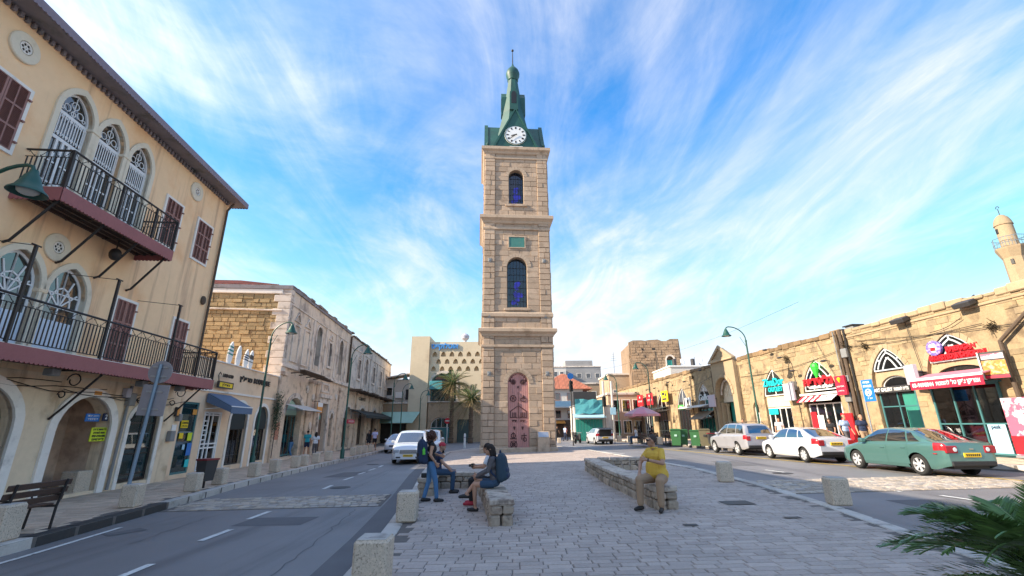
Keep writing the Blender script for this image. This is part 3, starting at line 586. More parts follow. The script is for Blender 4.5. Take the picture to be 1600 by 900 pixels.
# copper roof: crossed gables, octagonal flared spire, bulb, finial
RZ, GA, GW = 25.2, 29.25, 1.92
rf = MB(); o = HW + .10
rf.add([(-o,-o,RZ),(o,-o,RZ),(o,o,RZ),(-o,o,RZ),(-o+.1,-o+.1,RZ+.16),(o-.1,-o+.1,RZ+.16),(o-.1,o-.1,RZ+.16),(-o+.1,o-.1,RZ+.16)], [(0,1,5,4),(1,2,6,5),(2,3,7,6),(3,0,4,7),(4,5,6,7)])
rf.prism([(-GW, RZ+.1), (GW, RZ+.1), (0, GA)], -o + .06, o - .06)
k = len(rf.v); rf.prism([(-GW, RZ+.1), (GW, RZ+.1), (0, GA - .004)], -o + .06, o - .06); rf.xf(Matrix.Rotation(math.pi/2, 4, 'Z'), k)
RF = rf.build('copper_roof', 'copper', TW)
for q in range(4):
    m = MB(); tk = .10
    for s in (-1, 1):
        m.add([(s*(GW+.12), -o - .03, RZ+.05), (0, -o - .03, GA+.2), (0, -o - .03, GA-.05), (s*(GW-.08), -o - .03, RZ+.05)] + [(s*(GW+.12), -o + .3, RZ+.05), (0, -o + .3, GA+.2), (0, -o + .3, GA-.05), (s*(GW-.08), -o + .3, RZ+.05)], [(0,1,2,3),(4,7,6,5),(0,4,5,1),(3,2,6,7),(0,3,7,4)])
    m.xf(Matrix.Rotation(q * math.pi / 2, 4, 'Z')); m.build('gable_edge', 'copper', RF)
    for s in (-1, 1):
        m = MB(); m.ball((s * (o - .25), -o + .22, RZ + .42), .14, 8, 6, (1, 1, 1.3)); m.lathe([(.16, 0), (.1, .1), (.06, .2)], 8, (s * (o - .25), -o + .22, RZ + .12)); m.xf(Matrix.Rotation(q * math.pi / 2, 4, 'Z')); m.build('corner_knob', 'copper', RF) if q in (0, 1) else None
ph = math.pi / 8
sp = MB(); sp.lathe([(1.8, 27.0), (1.55, 28.2), (1.3, 29.4), (1.06, 30.6), (.88, 31.8), (.73, 32.8), (.58, 33.9), (.48, 34.75)], 8, ph=ph); sp.build('spire', 'copper', TW)
for q in range(4):
    m = MB(); m.prism([(-.40, 30.5), (.40, 30.5), (.38, 32.5), (0, 33.2), (-.38, 32.5)], -1.16, 0); m.xf(Matrix.Rotation(q*math.pi/2, 4, 'Z')); lu = m.build('lucarne', 'copper', TW)
    m = MB(); m.prism(arch(0, .24, 31.2, 32.2, 32.6), -1.175, -1.165); m.xf(Matrix.Rotation(q*math.pi/2, 4, 'Z')); m.build('opening', 'black', lu)
b = MB(); b.lathe([(.50, 34.7), (.55, 34.78), (.50, 34.86), (.52, 34.95), (.66, 35.3), (.69, 35.65), (.58, 36.0), (.34, 36.32), (.14, 36.6), (.06, 36.9)], 16); b.build('bulb', 'copper', TW, True)
f = MB(); f.lathe([(.055, 36.8), (.035, 38.4), (.02, 38.5)], 8); f.ball((0, 0, 38.6), .13); f.build('finial', 'iron', TW, True)
# clock
ck = MB(); ck.lathe([(.98, -.03), (.98, -.09), (.90, -.11)], 40, (0, -o + .06, 26.48), 'y'); CK = ck.build('clock_face', 'white', TW)
m = MB(); circ(m, 0, 26.48, .94, -o - .045, .03, 40); m.build('clock_rim', 'copper', CK)
rn = ['XII', 'I', 'II', 'III', 'IIII', 'V', 'VI', 'VII', 'VIII', 'IX', 'X', 'XI']
for k in range(12):
    t = math.pi / 2 - k * math.pi / 6; m = MB(); wd = .035 + .012 * len(rn[k]); m.box(-wd, -.012, -.10, wd, 0, .10)
    m.xf(Matrix.Translation((.72 * math.cos(t), -o - .052, 26.48 + .72 * math.sin(t))) @ Matrix.Rotation(k * math.pi / 6, 4, 'Y')); m.build('numeral', 'iron', CK)
for ang, ln, wd in ((-108, .48, .05), (-128, .74, .035)):
    m = MB(); m.add([(-wd, 0, -.12), (wd, 0, -.12), (wd * .9, 0, ln * .7), (0, 0, ln), (-wd * .9, 0, ln * .7)] + [(-wd, -.015, -.12), (wd, -.015, -.12), (wd * .9, -.015, ln * .7), (0, -.015, ln), (-wd * .9, -.015, ln * .7)], [(0,1,2,3,4), (9,8,7,6,5)] + [(i, (i+1) % 5, (i+1) % 5 + 5, i+5) for i in range(5)])
    m.xf(Matrix.Translation((0, -o - .065 - wd, 26.48)) @ Matrix.Rotation(rad(ang), 4, 'Y')); m.build('clock_hand', 'iron', CK)
# stone lectern with a tilted plate beside the door
P = G(850, 706); t = thing('plaque_stone', 'waist-high stone block with tilted pale plate beside the tower door', 'plaque', (P.x, P.y - .1, gz(P.x)), rad(3))
m = MB(); m.cbox(-.42, 0, -.05, .42, .35, .95, .03); m.add([(-.42,0,.95),(.42,0,.95),(.42,.35,.95),(-.42,.35,.95),(-.42,.25,1.38),(.42,.25,1.38),(.42,.35,1.38),(-.42,.35,1.38)], [(0,1,5,4),(1,2,6,5),(2,3,7,6),(3,0,4,7),(4,5,6,7)]); m.build('block', 'tower_trim', t)
m = MB(); m.add([(-.36,.015,1.0),(.36,.015,1.0),(.36,.215,1.34),(-.36,.215,1.34),(-.36,.03,.99),(.36,.03,.99),(.36,.23,1.33),(-.36,.23,1.33)], [(0,1,2,3),(4,7,6,5),(0,4,5,1),(1,5,6,2),(2,6,7,3),(3,7,4,0)]); m.build('plate', 'steel', t)
# ------------------------------------------------------------ parts used by the street fronts (x along the front, -y to the street)
OL, AL = (-13.6, 20, 0), rad(95.14); OR_, AR = (19.3, 20, 0), rad(-86)
def shrink(P, d, zb=None):                       # move an outline inwards by about d
    n = len(P); out = []
    for i in range(n):
        a, b, c = Vector(P[i-1]), Vector(P[i]), Vector(P[(i+1) % n]); e1, e2 = (b - a), (c - b)
        if e1.length < 1e-6 or e2.length < 1e-6: out.append(P[i]); continue
        n1, n2 = Vector((-e1.y, e1.x)).normalized(), Vector((-e2.y, e2.x)).normalized(); k = n1 + n2
        k = k / max(.35, k.length_squared) * 2 if k.length > .1 else n1
        out.append((b.x + k.x * d, b.y + k.y * d))
    return out
def surround(par, cx, hw, z0, zs, zt, kind, wid, y0, y1, mt, name='arch_surround'):
    a = arch(cx, hw, z0, zs, zt, kind); b = arch(cx, hw + wid, z0, zs, zt + wid * (1.25 if kind != 'round' else 1), kind)
    m = MB(); m.frame(b[2:][::1] + [b[0]], a[2:] + [a[0]], y0, y1, False) if False else m.frame([b[1]] + b[2:] + [b[0]], [a[1]] + a[2:] + [a[0]], y0, y1, False)
    return m.build(name, mt, par)
def glazed(par, P, y, fw=.06, mt='dark_frame', gm='glass_dark', bars=(), name='window', ft=.06, bw=.02):
    m = MB(); Q = shrink(P, fw); m.frame(P, Q, y - ft / 2, y + ft / 2); w_ = m.build(name, mt, par)
    m = MB(); m.prism(Q, y - .004, y + .004); m.build('pane', gm, w_)
    if bars:
        b = MB()
        for a in bars:
            p, q = Vector((a[0], 0, a[1])), Vector((a[2], 0, a[3])); d = (q - p).normalized(); s_ = Vector((-d.z, 0, d.x)) * bw
            v = [p + s_, q + s_, q - s_, p - s_]; b.prism([(t.x, t.z) for t in v], y - ft * .45, y + ft * .45 - .002 - .0004 * len(b.v) / 8)
        b.build('glazing_bar', mt, w_)
    return w_
def shutter_window(par, x0, z0, x1, z1, y=0.0, leaves=2, open_=0):
    m = MB(); m.frame(rect(x0 - .09, z0 - .09, x1 + .09, z1 + .09), rect(x0, z0, x1, z1), y - .05, y); w_ = m.build('shuttered_window', 'white_trim', par)
    lw = (x1 - x0) / leaves
    for i in range(leaves):
        a, b = x0 + i * lw + .006, x0 + (i + 1) * lw - .006; m = MB(); yy = y - .06
        m.box(a, yy, z0, a + .05, yy + .045, z1); m.box(b - .05, yy, z0, b, yy + .045, z1)
        k = 3; hs = (z1 - z0) / k
        for j in range(k + 1): zc = z0 + j * hs; m.box(a + .05, yy + .001, max(z0, zc - .03), b - .05, yy + .044, min(z1, zc + .03))
        c = (a + b) / 2; m.box(c - .018, yy + .002, z0 + .03, c + .018, yy + .043, z1 - .03)
        z = z0 + .05
        while z < z1 - .05:
            m.add([(a + .05, yy + .006, z), (b - .05, yy + .006, z), (b - .05, yy + .036, z + .035), (a + .05, yy + .036, z + .035)], [(0, 1, 2, 3)]); z += .042
        m.box(a, yy + .046, z0, b, yy + .052, z1)
        m.build('shutter', 'shutter', w_)
    for z in (z0 + .25, (z0 + z1) / 2, z1 - .25): m = MB(); m.box(x1 - .02, y - .11, z - .02, x1 + .06, y - .05, z + .02); m.build('hinge', 'shutter', w_)
    return w_
def medallion(par, x, z, r, mt='cream_trim'):
    m = MB(); m.lathe([(r, .0), (r, -.05), (r * .94, -.07), (r * .45, -.07), (r * .43, -.02), (r * .40, -.02)], 32, (x, 0, z), 'y'); w_ = m.build('oculus', mt, par)
    m = MB(); m.lathe([(r * .41, -.024), (.001, -.0245)], 20, (x, 0, z), 'y'); m.build('pane', 'room_dark', w_)
    t = MB()
    for k in range(6): a = k * math.pi / 3; circ(t, x + r * .22 * math.cos(a), z + r * .22 * math.sin(a), r * .12, -.05, r * .035, 10)
    circ(t, x, z, r * .36, -.05, r * .05, 20); circ(t, x, z, r * .08, -.05, r * .04, 8); t.build('tracery', 'white_trim', w_)
def scallop(m, a, b, z0, z1, pitch, amp, th=.03, axis='x', at=0.0):
    n = max(2, int((b - a) / pitch)); P = []
    for i in range(n + 1):
        u = a + (b - a) * i / n; P.append((u, z0))
        if i < n:
            for k in (.25, .5, .75): P.append((u + (b - a) / n * k, z0 - amp * math.sin(math.pi * k)))
    for i in range(len(P) - 1):
        p, q = P[i], P[i+1]; v = [(p[0], p[1]), (q[0], q[1]), (q[0], z1), (p[0], z1)]
        vs = [(u, at, z) for u, z in v] + [(u, at + th, z) for u, z in v] if axis == 'x' else [(at, u, z) for u, z in v] + [(at + th, u, z) for u, z in v]
        m.add(vs, [(0,1,2,3), (7,6,5,4), (0,4,5,1)])
def railing(par, pts, z0, z1, pitch, sec=.011):
    """pts: corners (x,y) of the balcony edge; rails, scroll band and every baluster"""
    m = MB()
    for a, b in zip(pts[:-1], pts[1:]):
        m.tube([(*a, z1), (*b, z1)], .03, 6); m.tube([(*a, z1 - .2), (*b, z1 - .2)], .012, 5); m.tube([(*a, z0 + .07), (*b, z0 + .07)], .014, 5)
    rl = m.build('railing', 'iron', par)
    bm_ = MB(); bm_.box(-sec, -sec, 0, sec, sec, z1 - .2 - z0 - .07); bme = bm_.mesh('baluster', 'iron'); sc = MB()
    for a, b in zip(pts[:-1], pts[1:]):
        L_ = math.hypot(b[0]-a[0], b[1]-a[1]); n = max(1, int(L_ / pitch)); dx, dy = (b[0]-a[0]) / L_, (b[1]-a[1]) / L_
        for i in range(n):
            u = (i + .5) * L_ / n; put('baluster', bme, rl, (a[0] + dx * u, a[1] + dy * u, z0 + .07))
        k = max(1, int(L_ / .24))
        for i in range(k):
            u0 = (i + .5) * L_ / k; s_ = 1 if i % 2 else -1; P = []
            for j in range(13):
                t = j / 12 * 2 - 1; ang = t * 2.6; P.append((a[0] + dx * (u0 + .075 * t + .03 * math.sin(ang * 1.2)), a[1] + dy * (u0 + .075 * t + .03 * math.sin(ang * 1.2)), z1 - .11 + s_ * .07 * math.sin(ang)))
            sc.tube(P, .0095, 4)
    sc.build('scrollwork', 'iron', rl); return rl
# ------------------------------------------------------------ yellow corner building on the left
YB = thing('yellow_building', 'three-storey peach plaster building with iron balconies and pointed arch windows', 'building', OL, AL)
tri = [(-8.92, .55), (-7.58, .52), (-6.27, .51)]
H_up = [arch(c, hw, 7.76, 10.55, 11.32, 'pointed') for c, hw in tri]; lo_ = [(-10.6, .66), (-9.12, .66), (-7.58, .64)]
H_lo = [arch(c, hw, 3.68, 5.45, 6.30, 'pointed') for c, hw in lo_]
H_g = [arch(-9.15, 1.12, -.05, 1.85, 2.88), arch(-5.75, 1.02, -.05, 1.75, 2.74), arch(-3.12, .76, .02, 2.05, 2.6)]
m = MB(); m.wall(rect(-26, 3.28, -.62, 12.05), H_up + H_lo, 0, .42); m.build('front_wall', 'yellow_plaster', YB)
m = MB(); m.wall(rect(-26, -.5, -1.3, 3.28), H_g, 0, .42); m.build('ground_floor_wall', 'lower_plaster', YB)
m = MB(); m.box(-1.04, .421, 3.28, -.62, 11, 12.05); m.box(-26, 10.6, -.5, -1.041, 11, 12.05); m.box(-26, .421, -.5, -25.6, 10.599, 12.05); m.build('side_walls', 'yellow_plaster', YB)
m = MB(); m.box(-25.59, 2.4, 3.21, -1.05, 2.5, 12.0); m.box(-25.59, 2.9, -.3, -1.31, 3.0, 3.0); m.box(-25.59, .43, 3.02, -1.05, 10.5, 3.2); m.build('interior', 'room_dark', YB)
m = MB(); m.box(-26.6, -.6, 12.06, -.27, 12, 12.14); sf = m.build('soffit', 'eave_grey', YB)
m = MB(); m.add([(-27, -.66, 12.141), (-.22, -.66, 12.141), (-.22, 12.1, 12.141), (-27, 12.1, 12.141), (-21, 5.5, 14.4), (-5, 5.5, 14.4)], [(0,1,5,4), (1,2,5), (2,3,4,5), (3,0,4), (3,2,1,0)]); m.build('roof', 'roof_tile', YB)
m = MB(); scallop(m, -26.6, -.23, 12.06, 12.28, .13, .035, .04, 'x', -.66); scallop(m, -.66, 12, 12.06, 12.28, .13, .035, .04, 'y', -.26); m.build('fascia', 'maroon_grey', sf)
dn = MB(); dn.cbox(0, -.10, 11.90, .09, 0, 12.05, .01); dme = dn.mesh('dentil', 'eave_grey')
for i in range(63): put('dentil', dme, YB, (-12.1 + i * .18, 0, 0))
for c, hw in tri: surround(YB, c, hw, 7.76, 10.55, 11.32, 'pointed', .155, -.06, .12, 'cream_trim')
for x in (-8.24, -6.93): m = MB(); m.cbox(x - .17, -.09, 10.45, x + .17, .2, 10.56, .02); m.cbox(x - .11, -.04, 7.76, x + .11, .25, 10.45, .03); m.build('column', 'cream_trim', YB)
for c, hw in tri:                                        # tall french window: panes, slatted panel, tracery
    P = arch(c, hw * .995, 7.78, 10.55, 11.30, 'pointed'); y = .15; m = MB(); m.frame(P, shrink(P, .06), y - .04, y + .04); w_ = m.build('french_window', 'white_wood', YB)
    m = MB(); m.prism(shrink(P, .055), y + .01, y + .016); m.build('pane', 'glass_dark', w_)
    m = MB(); m.box(c - hw + .05, y - .035, 10.46, c + hw - .05, y + .035, 10.56); m.box(c - hw + .05, y - .034, 9.66, c + hw - .05, y + .034, 9.76)
    for k in (-1, 0, 1): m.box(c + k * hw * .36 - .035, y - .033, 7.8, c + k * hw * .36 + .035, y + .033, 9.66)
    for z in (8.35, 8.95): m.box(c - hw + .05, y - .025, z, c + hw - .05, y + .008, z + .045)
    m.box(c - hw + .05, y - .03, 7.8, c + hw - .05, y + .03, 8.15); m.build('casement', 'white_wood', w_)
    m = MB()
    for k in range(11): x = c - hw + .1 + (2 * hw - .2) * k / 10; m.box(x - .014, y - .05, 9.78, x + .014, y - .036, 10.45)
    for k in range(18):
        x = c - hw + .07 + (2 * hw - .14) * k / 17
        for z in (9.82, 10.36): m.box(x - .012, y - .056, z, x + .012, y - .051, z + .075)
    m.box(c - hw + .05, y - .046, 9.80, c + hw - .05, y - .036, 9.93) if False else None
    m.build('slat_panel', 'white_wood', w_)
    t = MB()
    for dx, dz, r in ((-.2, .18, .13), (.2, .18, .13), (0, .38, .14), (0, .1, .09), (-.33, .1, .06), (.33, .1, .06)): circ(t, c + dx * hw / .5, 10.56 + dz, r * .8, y - .03, .014, 14)
    t.tube([(c, y - .03, 10.56), (c, y - .03, 11.25)], .014, 5); t.build('tracery', 'white_wood', w_)
for c, hw in lo_: surround(YB, c, hw, 3.68, 5.45, 6.30, 'pointed', .15, -.06, .12, 'cream_trim')
for x in (-9.86, -8.35): m = MB(); m.cbox(x - .13, -.08, 5.34, x + .13, .2, 5.45, .02); m.cbox(x - .09, -.03, 3.68, x + .09, .25, 5.34, .03); m.build('column', 'lower_plaster', YB)
for c, hw in lo_:
    P = arch(c, hw * .995, 3.70, 5.45, 6.28, 'pointed'); bars = [(c, 3.7, c, 6.2), (c - hw, 5.12, c + hw, 5.12), (c - hw, 5.5, c + hw, 5.5)]
    for k in range(1, 6): a = math.pi * k / 6; bars.append((c, 5.12, c + .62 * hw / .62 * math.cos(a) * .92, 5.12 + 1.05 * math.sin(a) * (.9 if k != 3 else 1)))
    for k in range(6): a, b = math.pi * k / 6, math.pi * (k + 1) / 6; bars.append((c + hw * .55 * math.cos(a), 5.12 + .58 * math.sin(a), c + hw * .55 * math.cos(b), 5.12 + .58 * math.sin(b)))
    w_ = glazed(YB, P, .15, .07, 'white_wood', 'glass_dark', bars, 'french_window')
    m = MB(); m.box(c - hw + .06, .09, 3.72, c - .01, .14, 4.72); m.box(c + .01, .09, 3.72, c + hw - .06, .14, 4.72); m.build('door_panel', 'blue_white', w_)
for x, z in ((-10.79, 11.25), (-3.14, 11.34), (-8.31, 6.69)): medallion(YB, x, z, .40)
shutter_window(YB, -12.0, 8.5, -10.32, 10.26, leaves=3); shutter_window(YB, -4.66, 8.5, -3.76, 10.28); shutter_window(YB, -2.62, 8.62, -1.62, 10.32)
shutter_window(YB, -5.78, 3.72, -4.92, 5.92); shutter_window(YB, -2.78, 3.72, -1.90, 5.92)
def balcony(x0, x1, dep, zf, zr, nm, ends=True):
    m = MB(); m.box(x0, -dep, zf - .10, x1, -.001, zf); b = m.build('balcony', 'white_trim', YB)
    m = MB(); scallop(m, x0 - .02, x1 + .02, zf - .36, zf - .02, .12, .04, .03, 'x', -dep - .03); scallop(m, -dep, 0, zf - .36, zf - .02, .12, .04, .03, 'y', x1 - .01)
    if ends: scallop(m, -dep, 0, zf - .36, zf - .02, .12, .04, .03, 'y', x0 - .02)
    m.build('valance', 'maroon', b)
    m = MB()
    for k in range(5): y = -dep + .12 + k * (dep - .2) / 4; m.box(x0, y - .03, zf - .22, x1, y + .03, zf - .101)
    m.build('joists', 'wood_dark', b); return b
bu = balcony(-9.92, -5.5, 1.2, 7.75, 8.8, 'u')
railing(bu, [(-9.9, -.02), (-9.9, -1.18), (-5.52, -1.18), (-5.52, -.02)], 7.75, 8.82, .115)
for x in (-9.9, -8.1, -6.6, -5.52): m = MB(); m.box(x - .028, -1.21, 7.7, x + .028, -1.15, 8.83); m.build('rail_post', 'iron', bu)
for x in (-9.8, -8.3, -6.95, -5.6):
    m = MB(); m.tube([(x, -1.12, 7.5), (x + .08, -.16, 6.32), (x + .1, 0, 6.27)], .035, 6); m.tube([(x, -1.12, 7.56), (x, 0, 7.56)], .03, 6); circ(m, x, 7.43, .05, -1.13, .015, 10); m.build('strut', 'iron', bu)
bl = balcony(-26, -1.86, 1.4, 3.65, 4.7, 'l', False)
railing(bl, [(-13.5, -1.38), (-1.9, -1.38), (-1.9, -.02)], 3.65, 4.72, .115)
for x in (-10.3, -7.65, -4.74):
    m = MB(); m.box(x - .03, -1.41, 3.6, x + .03, -1.35, 5.98); m.tube([(x - .12, -1.38, 5.97), (x + .12, -1.38, 5.97)], .02, 5); m.tube([(x, -1.38, 5.97), (x - .15, -.02, 6.08)], .01, 5); m.build('awning_post', 'iron', bl)
for x in (-3.1, -1.9): m = MB(); m.box(x - .028, -1.41, 3.6, x + .028, -1.35, 4.73); m.build('rail_post', 'iron', bl)
for x in (-11.5, -7.05, -3.9, -2.1):                    # scrolled brackets under the long balcony
    m = MB(); m.tube([(x, -1.2, 3.38), (x, -.3, 2.35), (x, -.02, 2.05)], .03, 6); m.tube([(x, -1.2, 3.4), (x, 0, 3.4)], .03, 6)
    for cy, cz, r in ((-.42, 3.12, .2), (-.18, 2.72, .11)): m.tube([(x, cy + r * math.cos(a * .5) * (1 - a * .03), cz + r * math.sin(a * .5) * (1 - a * .03)) for a in range(14)], .018, 5)
    m.build('bracket', 'iron', bl)
# ground floor openings
for c, hw, zs, zt in ((-9.15, 1.12, 1.85, 2.88), (-5.75, 1.02, 1.75, 2.74)): surround(YB, c, hw, -.3, zs, zt, 'round', .26, -.07, .10, 'white_trim')
surround(YB, -3.12, .76, -.2, 2.05, 2.6, 'round', .16, -.04, .1, 'white_trim')
P = arch(-9.15, 1.10, 0, 1.85, 2.86); glazed(YB, P, .3, .09, 'black', 'glass_dark', [(-9.15, 0, -9.15, 2.8), (-10.2, 1.85, -8.1, 1.85), (-10.2, .8, -8.1, .8), (-8.5, 0, -8.5, 2.6), (-9.8, 0, -9.8, 2.6)] + [(-9.15 + .6*math.cos(a*.4), 1.85 + .55*math.sin(a*.4), -9.15 + .6*math.cos((a+1)*.4), 1.85 + .55*math.sin((a+1)*.4)) for a in range(8)], 'shop_window')
P = arch(-3.12, .75, .05, 2.05, 2.59); glazed(YB, P, .12, .09, 'black', 'glass_teal', [(-3.12, 1.95, -3.12, 2.55), (-3.8, 1.98, -2.4, 1.98), (-3.8, 1.12, -2.4, 1.12), (-3.8, .95, -2.4, .95), (-3.8, .28, -2.4, .28), (-3.12, .05, -3.12, 1.98)], 'shop_door')
pw = MB(); pw.box(-6.9, .43, -.3, -6.78, 2.89, 2.9); pw.box(-4.72, .43, -.3, -4.6, 2.89, 2.9); pw.box(-6.78, .43, 2.78, -4.72, 2.89, 2.95); pw.wall(rect(-6.78, -.3, -4.72, 2.78), [arch(-6.0, .48, -.2, 1.5, 2.2, 'pointed')], 1.3, 1.45); pw.build('passage', 'passage_wall', YB)
m = MB(); m.cbox(-5.35, .1, -.1, -4.78, .6, .55, .03); m.build('stone_block', 'pebble_concrete', YB)
m = MB(); m.tube([(-.86, -.09, 3.3), (-.86, -.09, 11.6), (-.82, -.3, 12.0)], .05, 8); m.build('drainpipe', 'rust', YB, True)
m = MB(); m.tube([(-4.30, -.07, -.1), (-4.25, -.07, 3.2)], .045, 8); m.build('drainpipe', 'grey_metal', YB, True)
for x, z, s_ in ((-4.2, 2.75, .3), (-4.45, 2.95, .22), (-1.62, 1.5, .28), (-1.35, 2.2, .2)): m = MB(); m.cbox(x - s_ / 2, -.18, z - s_ * .7, x + s_ / 2, 0, z + s_ * .7, .02); m.build('meter_box', 'sign_grey' if x < -4.3 else 'grey_metal', YB)
for i in range(5):
    R = random.Random(i); x0, x1 = -12 + i * 1.7, -7 + i * 1.7; P = [(x0 + (min(x1, -1.0) - x0) * k / 8, -.05 - .01 * i, 3.12 - .08 * i + .05 * math.sin(k * 1.3 + i) - .14 * math.sin(math.pi * k / 8)) for k in range(9)]
    m = MB(); m.tube(P, .012, 5); m.build('cable', 'wire', YB)
for x in (-8.3, -4.95, -2.9): m = MB(); m.cbox(x - .13, -.95, 3.12, x + .13, -.7, 3.3, .02); m.build('floodlight', 'grey_metal', YB)
m = MB(); m.ball((-6.75, -.35, 7.1), .17, 10, 8, (1, 1, 1.2)); m.tube([(-6.75, -.35, 7.25), (-6.75, -.35, 7.7)], .02, 5); m.build('lantern', 'iron', YB, True)
m = MB(); m.ball((-1.25, -.05, 9.3 - 2.2), .17, 10, 6, (.8, .6, 1.2)); m.build('vent', 'rust', YB)
# signs on and by the yellow front
def board(name, label, x, y, z, wd, ht, mt, O=None, A=None, th=.04, group=None, frame=None, rx=0, rz=0):
    c = Matrix.Translation(O or OL) @ Matrix.Rotation(A if A is not None else AL, 4, 'Z') @ Vector((x, y, z)); t = thing(name, label, 'sign', c, (A if A is not None else AL) + rz, group)
    if rx: t.rotation_euler[0] = rx
    m = MB(); m.cbox(-wd/2, 0, -ht/2, wd/2, th, ht/2, min(.012, th * .3)); m.build('panel', mt, t)
    if frame: m = MB(); m.frame(rect(-wd/2 - .02, -ht/2 - .02, wd/2 + .02, ht/2 + .02), rect(-wd/2 + .03, -ht/2 + .03, wd/2 - .03, ht/2 - .03), -.015, th + .01); m.build('frame', frame, t)
    return t
t = board('notice_sign', 'lime yellow notice with black lines inside the arched passage', -5.02, .06, 1.62, .62, .42, 'sign_lime')
for k, s_ in enumerate((heb('להשכרה'), heb('חנות למכירה'), '050-7224488', heb('לפרטים'))): txt('lettering', s_, .085, 'black', t, (0, -.005, .15 - .1 * k), .52 - .06 * (k % 2), .003, bold=.004)
t = board('street_number_sign', 'dark blue house number plate reading 2 in the arch', -4.9, .05, 2.15, .24, .24, 'navy'); txt('lettering', '2', .2, 'white', t, (0, -.006, 0), None, .003, bold=.004)
t = board('street_name_sign', 'blue street name plate beside the house number 2', -5.3, .14, 2.13, .55, .24, 'sign_blue')
for k, s_ in enumerate((heb('רחוב יפת'), 'YEFET')): txt('lettering', s_, .08, 'white', t, (0, -.006, .05 - .1 * k), .42, .003)
t = board('arch_name_plate', 'small orange plate at the top of the passage arch', -5.62, -.075, 2.86, .30, .12, 'sign_orange', th=.02)
t = board('change_sign', 'yellow CHANGE sign on the exchange shop glass', -.66, .02, 1.95, .46, .3, 'sign_yellow'); txt('lettering', 'CHANGE', .11, 'black', t, (0, -.005, .05), .4, .003, bold=.004); txt('lettering', heb('המרת כספים'), .08, 'black', t, (0, -.005, -.07), .36, .003)
for x, z, wd, ht, mt, lb in ((-.15, 1.45, .3, .32, 'sign_lime', 'lime green sticker on the exchange shop glass'), (-.05, .95, .32, .5, 'sign_blue', 'blue and yellow poster on the exchange shop glass'), (-.02, .4, .28, .3, 'sign_teal', 'pale blue sticker low on the exchange shop glass'), (-.1, 2.45, .3, .22, 'sign_orange', 'orange sticker high on the exchange shop glass'), (-.75, 1.5, .26, .22, 'sign_yellow', 'small amber sticker under the CHANGE sign'), (-.45, 1.05, .16, .2, 'poster_blue', 'tiny pale sticker in the middle of the exchange glass')):
    board('window_sticker', lb, x, .03, z, wd, ht, mt, th=.012)
t = board('wall_notice', 'white and yellow paper notice on the wall beside the exchange shop', -1.42, -.03, 1.72, .28, .42, 'white', th=.02); m = MB(); m.box(-.13, -.006, -.19, .13, 0, -.02); m.build('print', 'sign_yellow', t)
t = board('menu_lamp', 'small amber box lamp on the wall beside the exchange shop', -1.5, -.12, 2.42, .2, .36, 'sign_dark', th=.1); m = MB(); m.box(-.07, -.006, -.14, .07, 0, .14); m.build('lens', 'sign_orange', t)
# ------------------------------------------------------------ low shop building between
LB = thing('low_shop_building', 'single-storey peach shop building with two arched windows', 'building', OL, AL)
H = [arch(3.78, .86, .05, 2.15, 3.0), arch(6.35, .82, .05, 2.1, 2.95), rect(.62, .0, 2.05, 2.5), rect(-1.05, .02, .12, 2.85)]
m = MB(); m.wall([(-1.295, -.5), (7.86, -.5), (7.86, 4.74), (-.614, 4.74), (-.614, 3.275), (-1.295, 3.275)], H, .02, .35); m.box(-.614, .351, 3.29, .5, 9, 4.5); m.box(.501, .351, 4.3, 7.86, 9, 4.48); m.build('front_wall', 'low_plaster', LB)
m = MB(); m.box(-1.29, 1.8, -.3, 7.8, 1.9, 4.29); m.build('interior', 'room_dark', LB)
m = MB(); m.frame(rect(-1.05, .02, .12, 2.85), rect(-.97, .1, .04, 2.77), .05, .12); sw = m.build('shop_window', 'teal_frame', LB)
m = MB(); m.prism(rect(-.97, .1, .04, 2.77), .08, .086); m.build('pane', 'glass_teal', sw)
m = MB(); m.cbox(-.6, -.05, 3.36, 7.84, .02, 3.46, .015); m.build('cornice', 'white_trim', LB); m = MB(); m.cbox(-.6, -.04, 4.741, 7.84, .37, 4.80, .015); m.build('coping', 'white_trim', LB)
for c, hw, zs, zt in ((3.78, .86, 2.15, 3.0), (6.35, .82, 2.1, 2.95)):
    surround(LB, c, hw, -.2, zs, zt, 'round', .17, -.02, .1, 'white_trim')
    w_ = glazed(LB, arch(c, hw * .99, .05, zs, zt - .01), .2, .07, 'black', 'glass', [(c - hw, 1.72, c + hw, 1.72), (c - hw, .5, c + hw, .5), (c, .05, c, 1.72), (c - hw * .5, .05, c - hw * .5, 1.72), (c + hw * .5, .05, c + hw * .5, 1.72)], 'shop_window')
    m = MB(); m.prism([(c - hw * .97, 1.74)] + [(c + hw * .97, 1.74)] + arch(c, hw * .97, 0, zs, zt - .03)[2:], .10, .16); m.build('shade', 'awning_dark', w_)
dm = MB(); dm.frame(rect(.63, .02, 2.04, 2.5), rect(.70, .06, 1.97, 2.42), .0, .08); dw = dm.build('shop_door', 'white_wood', LB)
m = MB(); m.prism(rect(.7, .06, 1.97, 2.42), .04, .046); m.build('pane', 'glass', dw)
m = MB()
for x in (1.02, 1.34, 1.9): m.box(x - .035, .01, .06, x + .035, .07, 2.42)
for z in (.45, .95, 1.12, 2.36): m.box(.7, .012, z - .03, 1.97, .068, z + .03)
for z in (1.3, 1.5, 1.7, 1.9, 2.1): m.box(.72, .02, z - .025, 1.0, .03, z + .025)
m.build('door_frame', 'white_wood', dw)
aw = thing('shop_awning', 'slate blue sloping awning over the white shop door', 'awning', OL, AL)
m = MB(); n_ = 14
